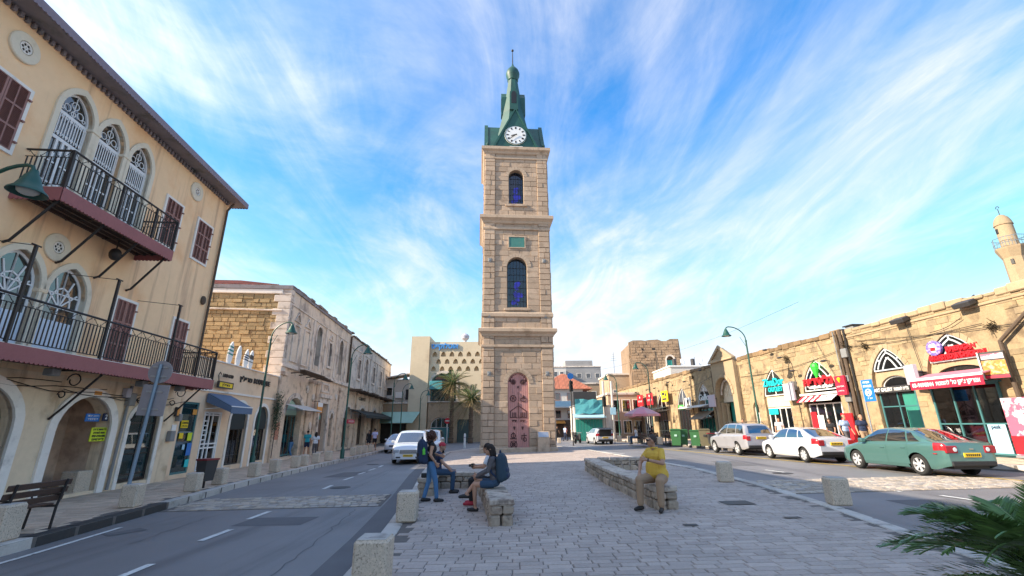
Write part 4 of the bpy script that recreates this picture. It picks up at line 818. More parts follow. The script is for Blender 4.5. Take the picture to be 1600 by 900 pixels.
for i in range(n_):
    a, b = .45 + 2.0 * i / n_, .45 + 2.0 * (i + 1) / n_; m.add([(a, -.05, 3.30), (b, -.05, 3.30), (b, -1.15, 2.72), (a, -1.15, 2.72), (a, -.05, 3.27), (b, -.05, 3.27), (b, -1.15, 2.69), (a, -1.15, 2.69)], [(0,1,2,3), (7,6,5,4)])
m.build('canopy', 'awning_blue', aw)
m = MB(); scallop(m, .45, 2.45, 2.42, 2.70, .14, .02, .012, 'x', -1.16); m.add([(.45, -.05, 3.28), (.45, -1.15, 2.7), (.45, -1.15, 2.45), (.45, -.05, 2.9)], [(0,1,2,3)]); m.build('valance', 'awning_blue', aw)
m = MB(); m.tube([(.45, -1.15, 2.71), (2.45, -1.15, 2.71)], .025, 6); m.tube([(.5, -1.12, 2.7), (.5, 0, 2.6)], .015, 5); m.tube([(2.4, -1.12, 2.7), (2.4, 0, 2.6)], .015, 5); m.build('frame', 'white', aw)
t = board('hanging_sign', 'yellow and black hanging sign with scroll bracket at the balcony end', 1.55, -.2, 3.72, 1.25, .26, 'sign_yellow', th=.08, frame='sign_dark'); txt('lettering', 'LAND LORD', .22, 'iron', t, (.05, 0, .42), .95, .015, bold=.006); txt('lettering', heb('נדלן'), .14, 'black', t, (0, -.006, 0), .7, .003, bold=.004)
m = MB(); m.tube([(-.6, .04, .12), (-.72, .04, .4), (-.6, .04, .55), (-.5, .04, .45)], .02, 5); m.tube([(0, .04, .12), (0, .2, .12)], .02, 5); m.build('bracket', 'iron', t)
t = board('wall_lettering', 'black raised lettering on the upper wall of the low shop building', 4.75, -.02, 4.2, .04, .04, 'low_plaster', th=.02); txt('lettering', heb('מרילין'), .34, 'iron', t, (-.95, 0, 0), 1.3, .02, bold=.006); txt('lettering', 'BOUTIQUE', .36, 'iron', t, (.9, 0, 0), 2.0, .02, bold=.012)
def surfboard(label, x, h, bands, lean):
    t = thing('surfboard', label, 'surfboard', Matrix.Translation(OL) @ Matrix.Rotation(AL, 4, 'Z') @ Vector((x, .18, 4.80)), AL); prof = [(.0, .12), (.1, .19), (.35, .235), (.6, .22), (.8, .16), (.93, .08), (1, .005)]
    def strip(a, b, off, mt, nm):
        m = MB(); ts = [a + (b - a) * i / 12 for i in range(13)]; L_, R_ = [], []
        for q in ts:
            wv = np.interp(q, [p[0] for p in prof], [p[1] for p in prof]); L_.append((-wv, q * h)); R_.append((wv, q * h))
        m.prism(L_ + R_[::-1], -.03 - off, .03 + off); m.build(nm, mt, t)
    strip(0, 1, 0, 'white', 'deck')
    for a, b, mt in bands: strip(a, b, .004, mt, 'band')
    t.rotation_euler = (0, lean, AL)
    return t
surfboard('white surfboard with three green bands standing on the shop parapet', 2.1, 1.12, [(.40, .47, 'green_metal'), (.56, .63, 'green_metal'), (.72, .79, 'green_metal')], .10)
surfboard('plain white surfboard standing on the shop parapet', 2.95, 1.05, [], .06); surfboard('white surfboard with three navy bands standing on the shop parapet', 3.75, 1.0, [(.40, .46, 'navy'), (.52, .58, 'navy'), (.64, .70, 'navy')], .10)
surfboard('white surfboard with a wide black patch standing on the shop parapet', 4.3, 1.02, [(.52, .74, 'black'), (.36, .40, 'black')], .07)
# ------------------------------------------------------------ old two-storey building
SB = thing('old_stone_building', 'weathered two-storey building with pilasters, blind windows and yellow stone gable', 'building', OL, AL)
X0, XM, X1, ZT = 7.9, 23.0, 46.2, 10.55
Hs = [arch(11.0, 1.45, .0, 2.6, 3.7), rect(15.9, 0, 17.9, 3.6), arch(24.5, 1.25, 0, 2.6, 3.65), arch(30.4, 1.5, 0, 2.7, 3.75), arch(36.8, 1.5, 0, 2.7, 3.75), arch(43.0, 1.4, 0, 2.7, 3.7), arch(19.4, .42, .3, 2.5, 2.95)]
Hw = [arch(14.05, .55, 6.25, 8.55, 9.2), rect(16.7, 6.6, 17.4, 8.45), arch(20.15, .62, 6.25, 8.6, 9.25), rect(26.9, 6.6, 27.8, 8.5), rect(34.1, 6.8, 35.2, 8.6), arch(30.6, .6, 6.3, 8.4, 9.1), rect(38.5, 6.8, 39.5, 8.6), rect(42.6, 6.8, 43.5, 8.6)]
m = MB(); m.wall(rect(X0, 5.5, XM, ZT), Hw[:3], .0, .5); m.build('upper_wall', 'old_plaster', SB); m = MB(); m.wall(rect(XM + .01, 5.5, X1, ZT - .15), Hw[3:], .03, .5); m.build('upper_wall', 'old_plaster_grey', SB)
m = MB(); m.wall(rect(X0, -.5, X1, 5.5), Hs, 0, .6); m.build('ground_floor_wall', 'old_ground', SB)
m = MB(); m.box(X0 + .012, .61, -.5, X0 + .5, 13, 10.2); m.box(X0 + .5, 12.5, -.5, X1, 13, 10.2); m.box(X1 - .4, .61, -.5, X1, 12.499, 10.2); m.build('side_walls', 'gable_joint', SB)
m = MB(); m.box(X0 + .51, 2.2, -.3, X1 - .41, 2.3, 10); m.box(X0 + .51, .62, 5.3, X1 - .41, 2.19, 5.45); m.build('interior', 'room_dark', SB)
gr = Matrix.Translation((X0 + .01, 0, 0)) @ Matrix.Rotation(-math.pi / 2, 4, 'Z')
blocks(SB, 'gable_block', 'gable_stone', -10.5, -.62, 4.5, 10.05, [], .26, (.3, .7), 0, .05, gap=.022, seed=77, maxn=300, rot=gr, rough=.6)
for k in range(13):                                       # corner quoins
    z = 4.6 + k * .45; L_ = 1.0 if k % 2 else .72; m = MB(); m.cbox(X0 - .09, -.07, z, X0 + .55 * L_, L_, z + .43, .02); m.build('quoin', 'old_trim', SB)
m = MB(); m.cbox(X0 - .12, .5, 10.06, X0 + .3, 12.9, 10.36, .03); m.build('gable_cornice', 'white_trim', SB); m = MB(); m.tube([(X0 - .1, .4, 8.95), (X0 - .1, 11, 9.1)], .06, 8); m.build('gable_pipe', 'old_trim', SB)
m = MB(); m.box(X0 - .16, -.1, 10.37, XM, 13, 10.62); m.build('roof_edge', 'eave_grey', SB)
m = MB(); n_ = 60                                          # tiled hip roof in ribs
for i in range(n_):
    y0, y1 = .9 + i * .2, .9 + i * .2 + .1
    for a, b in ((y0, .0), (y1, .05)): pass
for i in range(60):
    y = .9 + i * .2; hy = min(y - .9, 12.9 - y); top = 10.63 + max(0, min(hy, 5)) * .36; m.tube([(X0 - .1, y, 10.63), (X0 + min(hy, 5.0) + .02, y, top + .03)], .07, 5)
for i in range(70):
    x = X0 + .1 + i * .21; hx = min(x - X0, 5.0); m.tube([(x, .9, 10.63), (x, .9 + hx + .02, 10.66 + hx * .36)], .07, 5)
m.add([(X0 - .1, .85, 10.625), (XM, .85, 10.625), (XM, 5.9, 12.44), (X0 + 5, 5.9, 12.44), (X0 - .1, 12.9, 10.625)], [(0,1,2,3), (0,3,4)]); m.build('tiled_roof', 'roof_tile', SB)
m = MB(); m.cbox(X0 - .1, -.16, 5.42, XM + .2, .0, 5.6, .03); m.cbox(X0 - .06, -.10, 5.6, XM + .15, .0, 5.72, .02); m.cbox(XM + .21, -.14, 5.42, X1, 0, 5.62, .03); m.build('string_course', 'old_trim', SB)
m = MB(); m.cbox(X0 - .05, -.06, 9.42, XM, .0, 9.52, .02); m.cbox(XM + .02, -.03, 9.3, X1, .03, 9.40, .02); m.build('string_course', 'old_trim', SB)
R = random.Random(9)
for i in range(46):                                        # crumbling cornice stones
    x = X0 + i * .83; w1 = .8 * R.uniform(.75, 1.0); z = ZT - (.15 if x > XM else 0); m = MB(); m.cbox(x, -.1 - R.random() * .12, z - .02, x + w1, .5, z + R.uniform(.05, .24), .03); m.build('cornice_stone', 'rough_grey', SB)
for x in (8.15, 12.75, 15.75, 18.6, 22.0, 28.9, 32.6, 36.5, 41.0, 45.6): m = MB(); m.cbox(x - .17, -.07, 5.73, x + .17, .02, 9.41, .02); m.cbox(x - .22, -.1, 5.73, x + .22, .02, 5.95, .02); m.build('pilaster', 'old_trim' if x < XM else 'old_plaster_grey', SB)
for c in (9.55, 11.5):                                      # blind windows with little pediments
    m = MB(); m.frame(rect(c - .62, 5.9, c + .62, 8.4), rect(c - .48, 5.99, c + .48, 8.28), -.07, .0); w_ = m.build('blind_window', 'old_trim', SB)
    m = MB(); m.frame([(c - .62, 8.55), (c + .62, 8.55), (c, 9.25)], [(c - .42, 8.63), (c + .42, 8.63), (c, 9.08)], -.08, 0); m.build('pediment', 'old_trim', w_)
for c in (17.05, 27.35, 34.65):
    m = MB(); m.frame([(c - .55, 8.72), (c + .55, 8.72), (c, 9.28)], [(c - .36, 8.8), (c + .36, 8.8), (c, 9.12)], -.07, 0.04); m.build('pediment', 'old_trim', SB)
for c, hw, zs, zt, z0 in ((14.05, .55, 8.55, 9.2, 6.25), (20.15, .62, 8.6, 9.25, 6.25), (30.6, .6, 8.4, 9.1, 6.3)): surround(SB, c, hw, z0 - .3, zs, zt, 'round', .16, -.06, .1, 'old_trim'); glazed(SB, arch(c, hw * .7, z0, z0 + 1.7, z0 + 2.1), .3, .06, 'rust', 'glass_dark', [(c, z0, c, z0 + 2)], 'window')
for x0, x1, z0, z1 in ((16.7, 17.4, 6.6, 8.45), (26.9, 27.8, 6.6, 8.5), (34.1, 35.2, 6.8, 8.6), (38.5, 39.5, 6.8, 8.6), (42.6, 43.5, 6.8, 8.6)):
    m = MB(); m.frame(rect(x0 - .13, z0 - .13, x1 + .13, z1 + .13), rect(x0, z0, x1, z1), -.06, .1); w_ = m.build('window', 'old_trim', SB); m = MB(); m.box(x0 + .05, .3, z0, x1 - .05, .34, z1); m.build('boarding', 'wood_dark', w_)
    m = MB(); m.cbox(x0 - .2, -.12, z0 - .22, x1 + .2, .1, z0 - .13, .02); m.build('sill', 'old_trim', w_)
m = MB(); m.tube([(XM, -.1, 5.8), (XM, -.1, 10.2)], .09, 8); m.build('drainpipe', 'rust', SB)
for k in range(4): m = MB(); m.box(9.0 + k * .3, -1.05 + .05 * k, 5.3 - .03 * k, 13.2 + k * .9, -.75 + .1 * k, 5.36 - .03 * k); m.tube([(9.6 + k * 1.4, -.9, 5.28), (9.6 + k * 1.4, 0, 5.2)], .04, 5); m.build('broken_balcony', 'rust', SB)
R = random.Random(31)
for k in range(26):
    x = 24 + k * .87; m = MB(); m.box(x, -1.05 + R.uniform(-.1, .1), 5.2 + R.uniform(-.05, .08), x + .8, .0, 5.28 + R.uniform(0, .1)); m.build('rusted_canopy', 'rust', SB)
for c, hw, zs, zt in ((11.0, 1.45, 2.6, 3.7), (24.5, 1.25, 2.6, 3.65), (30.4, 1.5, 2.7, 3.75), (36.8, 1.5, 2.7, 3.75), (43.0, 1.4, 2.7, 3.7), (19.4, .42, 2.5, 2.95)):
    voussoirs(SB, c, hw + .01, zs, zt - zs, 9 if hw > .8 else 5, .32, .02, .07, 'old_trim')
P = arch(11.0, 1.4, .05, 2.6, 3.65); w_ = glazed(SB, P, .4, .08, 'teal_frame', 'glass', [(9.6, 2.55, 12.4, 2.55), (11.0, 0, 11.0, 3.6), (10.2, 0, 10.2, 2.55), (11.8, 0, 11.8, 2.55)], 'shop_window'); m = MB(); m.prism([(9.7, 2.6), (12.3, 2.6)] + arch(11, 1.3, 0, 2.6, 3.55)[2:], .3, .34); m.build('fanlight_panel', 'pale_green', w_)
for c, hw in ((24.5, 1.2), (30.4, 1.45), (36.8, 1.45), (43.0, 1.35)): glazed(SB, arch(c, hw, .05, 2.7, 3.62), .4, .08, 'black', 'glass_dark', [(c - hw, 2.6, c + hw, 2.6), (c, 0, c, 2.6), (c - hw * .5, 0, c - hw * .5, 2.6), (c + hw * .5, 0, c + hw * .5, 2.6)], 'shop_window')
m = MB(); m.box(15.9, .3, 0, 17.9, .36, 3.6); m.build('door', 'room_warm', SB); m = MB(); m.box(15.95, .2, 2.4, 17.2, .28, 2.7); m.build('door_sign', 'green_metal', SB)
m = MB(); m.frame(rect(15.6, -.1, 18.2, 4.0), rect(15.9, .0, 17.9, 3.6), -.12, .02); m.build('door_surround', 'old_trim', SB); m = MB(); m.cbox(15.5, -.25, 4.0, 18.3, .02, 4.3, .03); m.frame(rect(15.9, 4.45, 17.9, 5.2), rect(16.1, 4.6, 17.7, 5.05), -.06, .02); m.build('door_hood', 'old_trim', SB)
for x, wd in ((8.3, .8), (13.4, .7), (15.0, .45), (21.3, .9), (27.4, .5), (33.6, .6), (39.9, .6)): m = MB(); m.cbox(x - wd/2, -.12, -.4, x + wd/2, .02, 4.9, .04); m.cbox(x - wd/2 - .06, -.18, 4.9, x + wd/2 + .06, .02, 5.15, .03); m.build('pier', 'old_ground', SB)
m = MB(); m.box(8.0, -.135, 1.1, 8.6, -.122, 2.1); m.build('red_patch', 'red_stone', SB)
for x, z in ((14.3, 3.9), (14.3, 1.9), (20.1, 4.3), (12.9, 4.4)): medallion(SB, x, z, .28, 'old_trim')
def flat_awning(label, x0, x1, z, dep, drop, mt, O=OL, A=AL, val=0.0):
    a = thing('awning', label, 'awning', O, A); m = MB(); m.add([(x0, -.05, z), (x1, -.05, z), (x1, -dep, z - drop), (x0, -dep, z - drop), (x0, -.05, z - .05), (x1, -.05, z - .05), (x1, -dep, z - drop - .05), (x0, -dep, z - drop - .05)], [(0,1,2,3), (7,6,5,4), (3,2,6,7), (0,3,7,4), (1,5,6,2)]); m.build('canopy', mt, a)
    if val: m = MB(); scallop(m, x0, x1, z - drop - val, z - drop - .04, .22, .04, .015, 'x', -dep - .01); m.build('valance', mt, a)
    m = MB()
    for x in (x0 + .05, x1 - .05): m.tube([(x, -dep + .05, z - drop - .06), (x, 0, z - .35)], .018, 5)
    m.build('arm', 'grey_metal', a); return a
flat_awning('pale flat awning over the arched shop under the broken balcony', 9.4, 13.2, 3.25, 1.1, .35, 'awning_white')
flat_awning('long black awning across the far arched shops of the old building', 25.2, 45.5, 3.5, 1.6, .55, 'awning_dark', val=.25)
t = board('orange_shop_sign', 'white and orange hanging shop sign by the tall doorway', 14.5, -.55, 3.2, 1.15, .75, 'sign_orange', th=.06); m = MB(); m.box(-.56, -.008, .05, .56, 0, .36); m.build('print', 'white', t); m = MB(); m.tube([(0, .06, .45), (0, .6, .45)], .02, 5); m.build('bracket', 'iron', t)
t = board('red_shop_sign', 'dark red sign board at the first black-awning arch', 23.3, -.7, 2.3, 2.6, .36, 'sign_red2', th=.06); txt('lettering', 'YOEZER', .24, 'white', t, (0, -.006, 0), 1.9, .003); m = MB(); m.tube([(0, .06, .0), (0, .7, .0)], .02, 5); m.build('bracket', 'iron', t)
t = board('restaurant_sign', 'dark red sign board at the far end of the black awning', 42.2, -1.66, 2.45, 4.4, .5, 'sign_red2', th=.06); txt('lettering', heb('מסעדה'), .36, 'white', t, (0, -.006, 0), 3.2, .003); m = MB(); m.tube([(0, .06, .2), (0, 1.6, .2)], .02, 5); m.build('bracket', 'iron', t)
t = board('raised_lettering', 'dark raised letters on the stone above the black awning', 29.9, -.03, 4.65, .04, .04, 'old_ground', th=.02); txt('lettering', 'CAFFIT', .5, 'iron', t, (0, 0, 0), 3.2, .02)
# ------------------------------------------------------------ right-hand market row
RB = thing('market_row', 'long low sandstone market row with pointed shop arches', 'building', OR_, AR)
RT = 6.86; Z0 = .50
AR_ = {'chicken': (.28, 1.32, 3.6, 5.62), 'gallery': (-2.98, 1.12, 3.7, 5.52), 'ice': (-7.98, 1.46, 3.3, 5.58), 'ziva': (-12.3, 1.36, 3.2, 5.55), 'three': (-22.7, 1.45, 3.0, 5.5), 'four': (-27.3, 1.4, 3.0, 5.45), 'five': (-33.0, 1.5, 2.9, 5.2), 'six': (-37.6, 1.4, 2.9, 5.2), 'seven': (-42.6, 1.2, 3.0, 5.45), 'eight': (-46.6, 1.2, 2.9, 5.0)}
Hr = {k: arch(c, hw, Z0 - .1, zs, zt, 'pointed', 8) for k, (c, hw, zs, zt) in AR_.items()}
Hr['small'] = arch(-14.88, .36, Z0, 2.9, 3.42, 'pointed'); Hr['portal'] = arch(-18.55, 1.32, Z0 - .1, 4.2, 5.62, 'round'); Hr['right'] = arch(4.9, 1.3, Z0 - .1, 3.6, 5.6, 'pointed')
m = MB(); m.wall(rect(-49.5, -.4, 9.5, RT), list(Hr.values()), .0, .55); m.build('front_wall', 'right_joint', RB)
m = MB(); m.box(-49.5, .551, -.4, -49.0, 9, RT); m.box(9.0, .551, -.4, 9.5, 9, RT); m.box(-48.99, 8.5, -.4, 8.99, 9, RT); m.box(-48.99, .56, RT - .35, 8.99, 8.49, RT - .15); m.build('side_walls', 'right_joint', RB)
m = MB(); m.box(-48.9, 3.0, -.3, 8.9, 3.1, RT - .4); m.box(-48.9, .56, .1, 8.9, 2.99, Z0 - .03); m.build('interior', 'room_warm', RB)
hl = [h for h in Hr.values()] + [rect(-20.4, 0, -16.6, 7.2)]
nzz = lambda s, z: math.sin(s * 1.7 + 2 * math.sin(z * 1.3)) + math.sin(s * .63 - z * 1.9 + 1)
blocks(RB, 'wall_stone', 'right_stone', -30, 6.6, Z0 - .05, RT - .12, hl, .26, (.26, .62), 0, .02, gap=.012, seed=51, key=lambda o: -o[0], keep=lambda s, z: (nzz(s, z) > .0 or z > 6.2) and not (-1.3 < s < 1.9 and z < 4.3), rough=.8)
R = random.Random(12); s_ = -49.4                         # eroded stones of the roof edge
while s_ < 6.5:
    l = R.uniform(.35, .95)
    if not -20.3 < s_ + l / 2 < -16.4:
        m = MB(); m.cbox(s_, -.06 - R.random() * .07, RT - .14 - R.random() * .1, s_ + l - .02, .5, RT + R.uniform(.0, .15) + (.04 if s_ < -5 else .0), .04); m.build('edge_stone', 'rough_top' if s_ < -5.8 else 'right_trim', RB)
    s_ += l
m = MB(); m.cbox(-5.2, -.07, 6.42, 6.6, .0, 6.52, .02); m.build('string_course', 'right_trim', RB)
def ring_arch(key, wid=.22, y=.02, dep=.06, mt='right_trim', n=8):
    c, hw, zs, zt = AR_[key]; a = arch(c, hw, 0, zs, zt, 'pointed', n)[2:]; b = arch(c, hw + wid, 0, zs, zt + wid * 1.3, 'pointed', n)[2:]
    for i in range(len(a) - 1):
        f_ = .03; p = [Vector(q) for q in (b[i], b[i+1], a[i+1], a[i])]; p = [p[0].lerp(p[1], f_), p[1].lerp(p[0], f_), p[2].lerp(p[3], f_), p[3].lerp(p[2], f_)]
        m = MB(); m.prism([(q.x, q.y) for q in p], y - dep, y); m.build('arch_stone', mt, RB)
for k in AR_: ring_arch(k)
def tympanum(key, z0, fr='alu', y=.07, gm='glass_dark', fan=True):
    c, hw, zs, zt = AR_[key]; P = [p for p in arch(c, hw * .985, 0, zs, zt - .03, 'pointed', 8)[2:] if p[1] > z0 + .02]
    if z0 > zs: pass
    xr = max(p[0] for p in P); xl = min(p[0] for p in P); P = [(xl, z0), (xr, z0)] + [p for p in P]
    if abs(P[1][0] - P[2][0]) < 1e-6 and abs(P[1][1] - P[2][1]) < 1e-6: P.pop(1)
    bars = []; h = zt - z0
    if fan:
        Q = [((p[0] - c) * .74 + c, z0 + (p[1] - z0) * .80) for p in P[2:]]
        bars += [(Q[i][0], Q[i][1], Q[i+1][0], Q[i+1][1]) for i in range(len(Q) - 1)]
        for k in (2, 5, 8, 11, 14):
            if k < len(Q): bars.append((Q[k][0], Q[k][1], P[2:][k][0], P[2:][k][1]))
        bars += [(c - hw * .4 + .1 * k * hw * .8, z0 + h * .55 * math.sin(math.pi * k / 12), c - hw * .4 + .1 * (k + 1) * hw * .8, z0 + h * .55 * math.sin(math.pi * (k + 1) / 12)) for k in range(6)]
        bars += [(c + hw * .4 - .1 * k * hw * .8, z0 + h * .55 * math.sin(math.pi * k / 12), c + hw * .4 - .1 * (k + 1) * hw * .8, z0 + h * .55 * math.sin(math.pi * (k + 1) / 12)) for k in range(6)]
    else: bars = [(c, z0, c, zt - .1)]
    return glazed(RB, P, y, .06, fr, gm, bars, 'arched_window', .06, .034)
def infill(key, z0, z1, y0=.16, mt='right_trim', hole=None):
    c, hw, zs, zt = AR_[key]; m = MB(); m.wall(rect(c - hw + .003, z0, c + hw - .003, z1), [hole] if hole else [], y0, y0 + .25); m.build('infill', mt, RB)
def front(x0, x1, z0, z1, y, n, fr='dark_frame', gm='glass', rails=(), name='shop_window'):
    bars = [(x0 + (x1 - x0) * i / n, z0, x0 + (x1 - x0) * i / n, z1) for i in range(1, n)] + [(x0, z, x1, z) for z in rails]
    return glazed(RB, rect(x0, z0, x1, z1), y, .07, fr, gm, bars, name, .08, .028)
tympanum('chicken', 4.42, 'alu'); infill('chicken', 3.84, 4.42, hole=arch(.28, 1.0, 3.86, 3.87, 4.2)); tympanum('gallery', 4.38, 'alu'); infill('gallery', 3.52, 4.38, hole=arch(-2.98, .85, 3.55, 3.56, 4.1)); tympanum('ice', 3.75, 'white'); tympanum('ziva', 3.72, 'white', fan=False); infill('ziva', 2.95, 3.7, mt='cream_wall')
glazed(RB, arch(-2.98, .84, 3.56, 3.57, 4.08), .3, .05, 'white', 'glass_dark', [], 'fanlight'); glazed(RB, arch(.28, .98, 3.87, 3.88, 4.18), .3, .05, 'dark_frame', 'glass_dark', [], 'fanlight')
for k in ('three', 'four', 'five', 'six', 'seven', 'eight'): tympanum(k, AR_[k][2] + .4, 'white', fan=False)
# fried chicken shop: aluminium box front
w_ = front(-1.02, 1.78, .56, 3.35, -.1, 3, 'teal_frame', 'glass', (1.75,)); m = MB(); m.box(-1.06, -.06, .5, 1.82, .4, .56); m.box(-1.1, -.14, 3.35, 1.86, .3, 3.42); m.build('frame_box', 'teal_frame', w_)
for x0, x1, mt in ((-.96, -.12, 'sign_red2'), (-.06, .74, 'sign_red2')): m = MB(); m.box(x0, -.075, .62, x1, -.06, 1.66); m.build('red_panel', mt, w_)
m = MB(); m.box(-1.0, 1.2, .5, 1.75, 1.8, 1.5); m.build('counter', 'sign_grey', w_)
def top3(name, label, cat, loc=OR_): return thing(name, label, cat, loc, AR)
t = board('menu_poster', 'pale blue poster with dark heading on the chicken shop glass', 1.28, -.135, 1.2, .66, 1.15, 'poster_blue', OR_, AR, .015); txt('lettering', 'pesk', .2, 'navy', t, (-.02, -.006, .42), .36, .003, bold=.006)
for k in range(4): m = MB(); circ(m, -.2 + k * .13, -.46, .045, -.006, .006, 10); m.build('ring_print', 'white', t)
a = top3('red_awning', 'red awning with white Hebrew lettering over the chicken shop', 'awning'); m = MB(); m.add([(-1.05, -.02, 3.95), (2.15, -.02, 3.95), (2.15, -1.05, 3.68), (-1.0, -1.05, 3.68), (-1.05, -.02, 3.90), (2.15, -.02, 3.90), (2.15, -1.05, 3.63), (-1.0, -1.05, 3.63)], [(0,1,2,3), (7,6,5,4), (0,3,7,4), (1,5,6,2)]); m.build('canopy', 'awning_pink', a)
m = MB(); m.box(-1.0, -1.08, 3.60, 2.15, -1.04, 3.70); m.build('edge', 'white', a); m = MB(); m.box(-.98, -1.075, 3.22, 2.13, -1.05, 3.60); m.build('valance', 'sign_red2', a); txt('lettering', heb("אמריקן צ'יקן טל' להזמנות"), .24, 'white', a, (1.12, -1.082, 3.41), 1.8, .003, bold=.005); txt('lettering', '03-9698844', .24, 'white', a, (-.38, -1.082, 3.40), 1.0, .003, bold=.006)
t = top3('red_letter_sign', 'red raised letter sign in two lines across the chicken shop arch', 'sign')
for s1, x, z, wd in (('AMERICAN', .75, 4.90, 1.35), ('BROASTED', -.18, 4.60, 1.15), ('& CHICKEN', 1.06, 4.60, 1.3)):
    m = MB(); m.box(x - wd/2, -.02, z - .13, x + wd/2, .02, z + .13); m.build('backing', 'sign_red', t); txt('lettering', s1, .26, 'sign_red', t, (x, -.05, z), wd * .94, .03, bold=.012)
m = MB()
for x in (-.6, .2, 1.2): m.box(x - .015, .02, 4.4, x + .015, .2, 4.43)
m.build('bracket', 'alu', t)
t = top3('round_logo_sign', 'round violet and white sign at the left of the red letters', 'sign'); m = MB(); m.lathe([(.34, .06), (.34, -.06), (.31, -.075)], 28, (-.38, -.03, 5.05), 'y'); m.build('disc', 'logo_violet', t)
m = MB(); m.ball((-.38, -.11, 5.0), .15, 10, 6, (1, .1, 1.1)); m.ball((-.46, -.11, 5.18), .07, 8, 5, (1, .1, 1)); m.ball((-.3, -.11, 5.18), .07, 8, 5, (1, .1, 1)); m.build('print', 'white', t); m = MB(); m.box(-.5, -.125, 4.92, -.26, -.12, 5.08); m.build('print', 'sign_red', t)
t = board('burger_board', 'projecting light box with burger picture beside the red awning', 2.30, -.62, 3.95, .72, 1.05, 'sign_dark', OR_, AR, .16, None, None, 0, rad(20)); m = MB(); m.box(-.36, -.006, -.36, .34, 0, .18); m.build('picture', 'food', t); m = MB(); m.box(-.33, -.008, .24, .33, 0, .44); m.build('heading', 'poster_pink', t); m = MB(); m.box(-.36, -.007, -.5, .34, 0, -.4); m.build('footer', 'sign_red2', t); m = MB(); m.box(-.43, -.02, -.53, -.39, .17, .53); m.build('edge', 'white', t); m = MB(); m.tube([(-.2, .16, .3), (-.2, .6, .3)], .025, 5); m.build('bracket', 'iron', t)
# gallery
w_ = front(-4.0, -1.95, .55, 3.35, .12, 2, 'teal_frame', 'glass_dark', (2.6,)); m = MB(); m.box(-2.7, .10, .6, -2.0, .14, 3.2); m.build('roller_shutter', 'green_shutter', w_)
t = board('gallery_sign', 'black sign band with white lettering over the gallery door', -3.05, -.12, 3.42, 2.1, .32, 'sign_dark', OR_, AR, .08); txt('lettering', 'ART GALERY', .24, 'white', t, (-.42, -.006, 0), 1.1, .003, bold=.006); txt('lettering', heb('גלריה לאומנות'), .22, 'white', t, (.6, -.006, 0), .8, .003, bold=.005)
t = board('grey_light_box', 'blank lilac light box sign projecting between gallery and chicken shop', -1.25, -.7, 3.95, .66, .9, 'sign_grey', OR_, AR, .18, None, None, 0, rad(-14)); m = MB(); m.tube([(0, .18, .1), (0, .7, .1)], .025, 5); m.build('bracket', 'iron', t)
for i, (x, z, s1, mt) in enumerate(((-3.6, 1.4, .5, 'bin_green'), (-3.1, 1.1, .6, 'teal_cloth'), (-2.6, 1.2, .55, 'wood_dark'), (-3.55, .85, .6, 'sign_grey'), (-2.45, 1.75, .4, 'white_cloth'))):
    t = thing('display_crate', ['green crate of goods in the gallery doorway', 'teal crate low in the gallery doorway', 'dark wooden chest in the gallery doorway', 'grey crate on the gallery floor', 'pale carved mirror in the gallery doorway'][i], 'crate', Matrix.Translation(OR_) @ Matrix.Rotation(AR, 4, 'Z') @ Vector((x, .62, 0)), AR); m = MB(); m.cbox(-s1/2, 0, .51 if z < 1.3 else z - .45, s1/2, .4, z, .03); m.build('body', mt, t); m = MB(); m.frame(rect(-s1/2 - .02, z - .1, s1/2 + .02, z + .03), rect(-s1/2 + .04, z - .06, s1/2 - .04, z - .01), -.015, .01); m.build('rim', 'grey_metal', t)
# ice cream parlour
w_ = front(-9.3, -6.62, .55, 3.0, .1, 4, 'white', 'glass_dark', ()); m = MB(); m.box(-9.25, .03, .6, -8.75, .05, 2.5); m.build('red_banner', 'sign_red', w_); m = MB(); m.box(-8.7, .03, .6, -8.2, .05, 2.3); m.build('menu_panel', 'white', w_)
t = top3('ice_cream_sign', 'red Hebrew letter sign with green cone emblem in a pointed arch', 'sign'); txt('lettering', heb('גלידריה'), .62, 'sign_red', t, (-8.0, -.06, 4.28), 2.5, .04, bold=.03); m = MB(); m.box(-9.2, .0, 4.02, -6.8, .04, 4.06); m.build('rail', 'alu', t); txt('lettering', 'TRADITIONAL ICE CREAM', .16, 'white', t, (-7.9, -.03, 3.93), 1.9, .01, bold=.006)
m = MB(); m.lathe([(.02, 0), (.12, .25), (.22, .55), (.26, .75), (.2, .92), (.05, 1.0)], 10, (-8.02, -.02, 4.42)); m.xf(Matrix.Translation((0, 0, 0))); m.build('cone_emblem', 'sign_green', t)
m = MB(); m.box(-9.75, -.12, 3.50, -6.45, .02, 3.62); m.build('ledge', 'white', RB)
a = top3('striped_awning', 'short red and white striped awning under the ice cream sign', 'awning')
for k in range(12):
    m = MB(); x = -9.55 + k * .25; m.add([(x, -.1, 3.45), (x + .25, -.1, 3.45), (x + .25, -.55, 3.12), (x, -.55, 3.12), (x, -.1, 3.43), (x + .25, -.1, 3.43), (x + .25, -.55, 3.10), (x, -.55, 3.10)], [(0,1,2,3), (7,6,5,4), (3,2,6,7)]); m.build('stripe', 'white' if k % 2 or k > 6 else 'sign_red2', a)
txt('lettering', heb('גלידה איטלקית'), .2, 'black', a, (-7.3, -.575, 3.28), 1.4, .004, rot=(52, 0, 0))
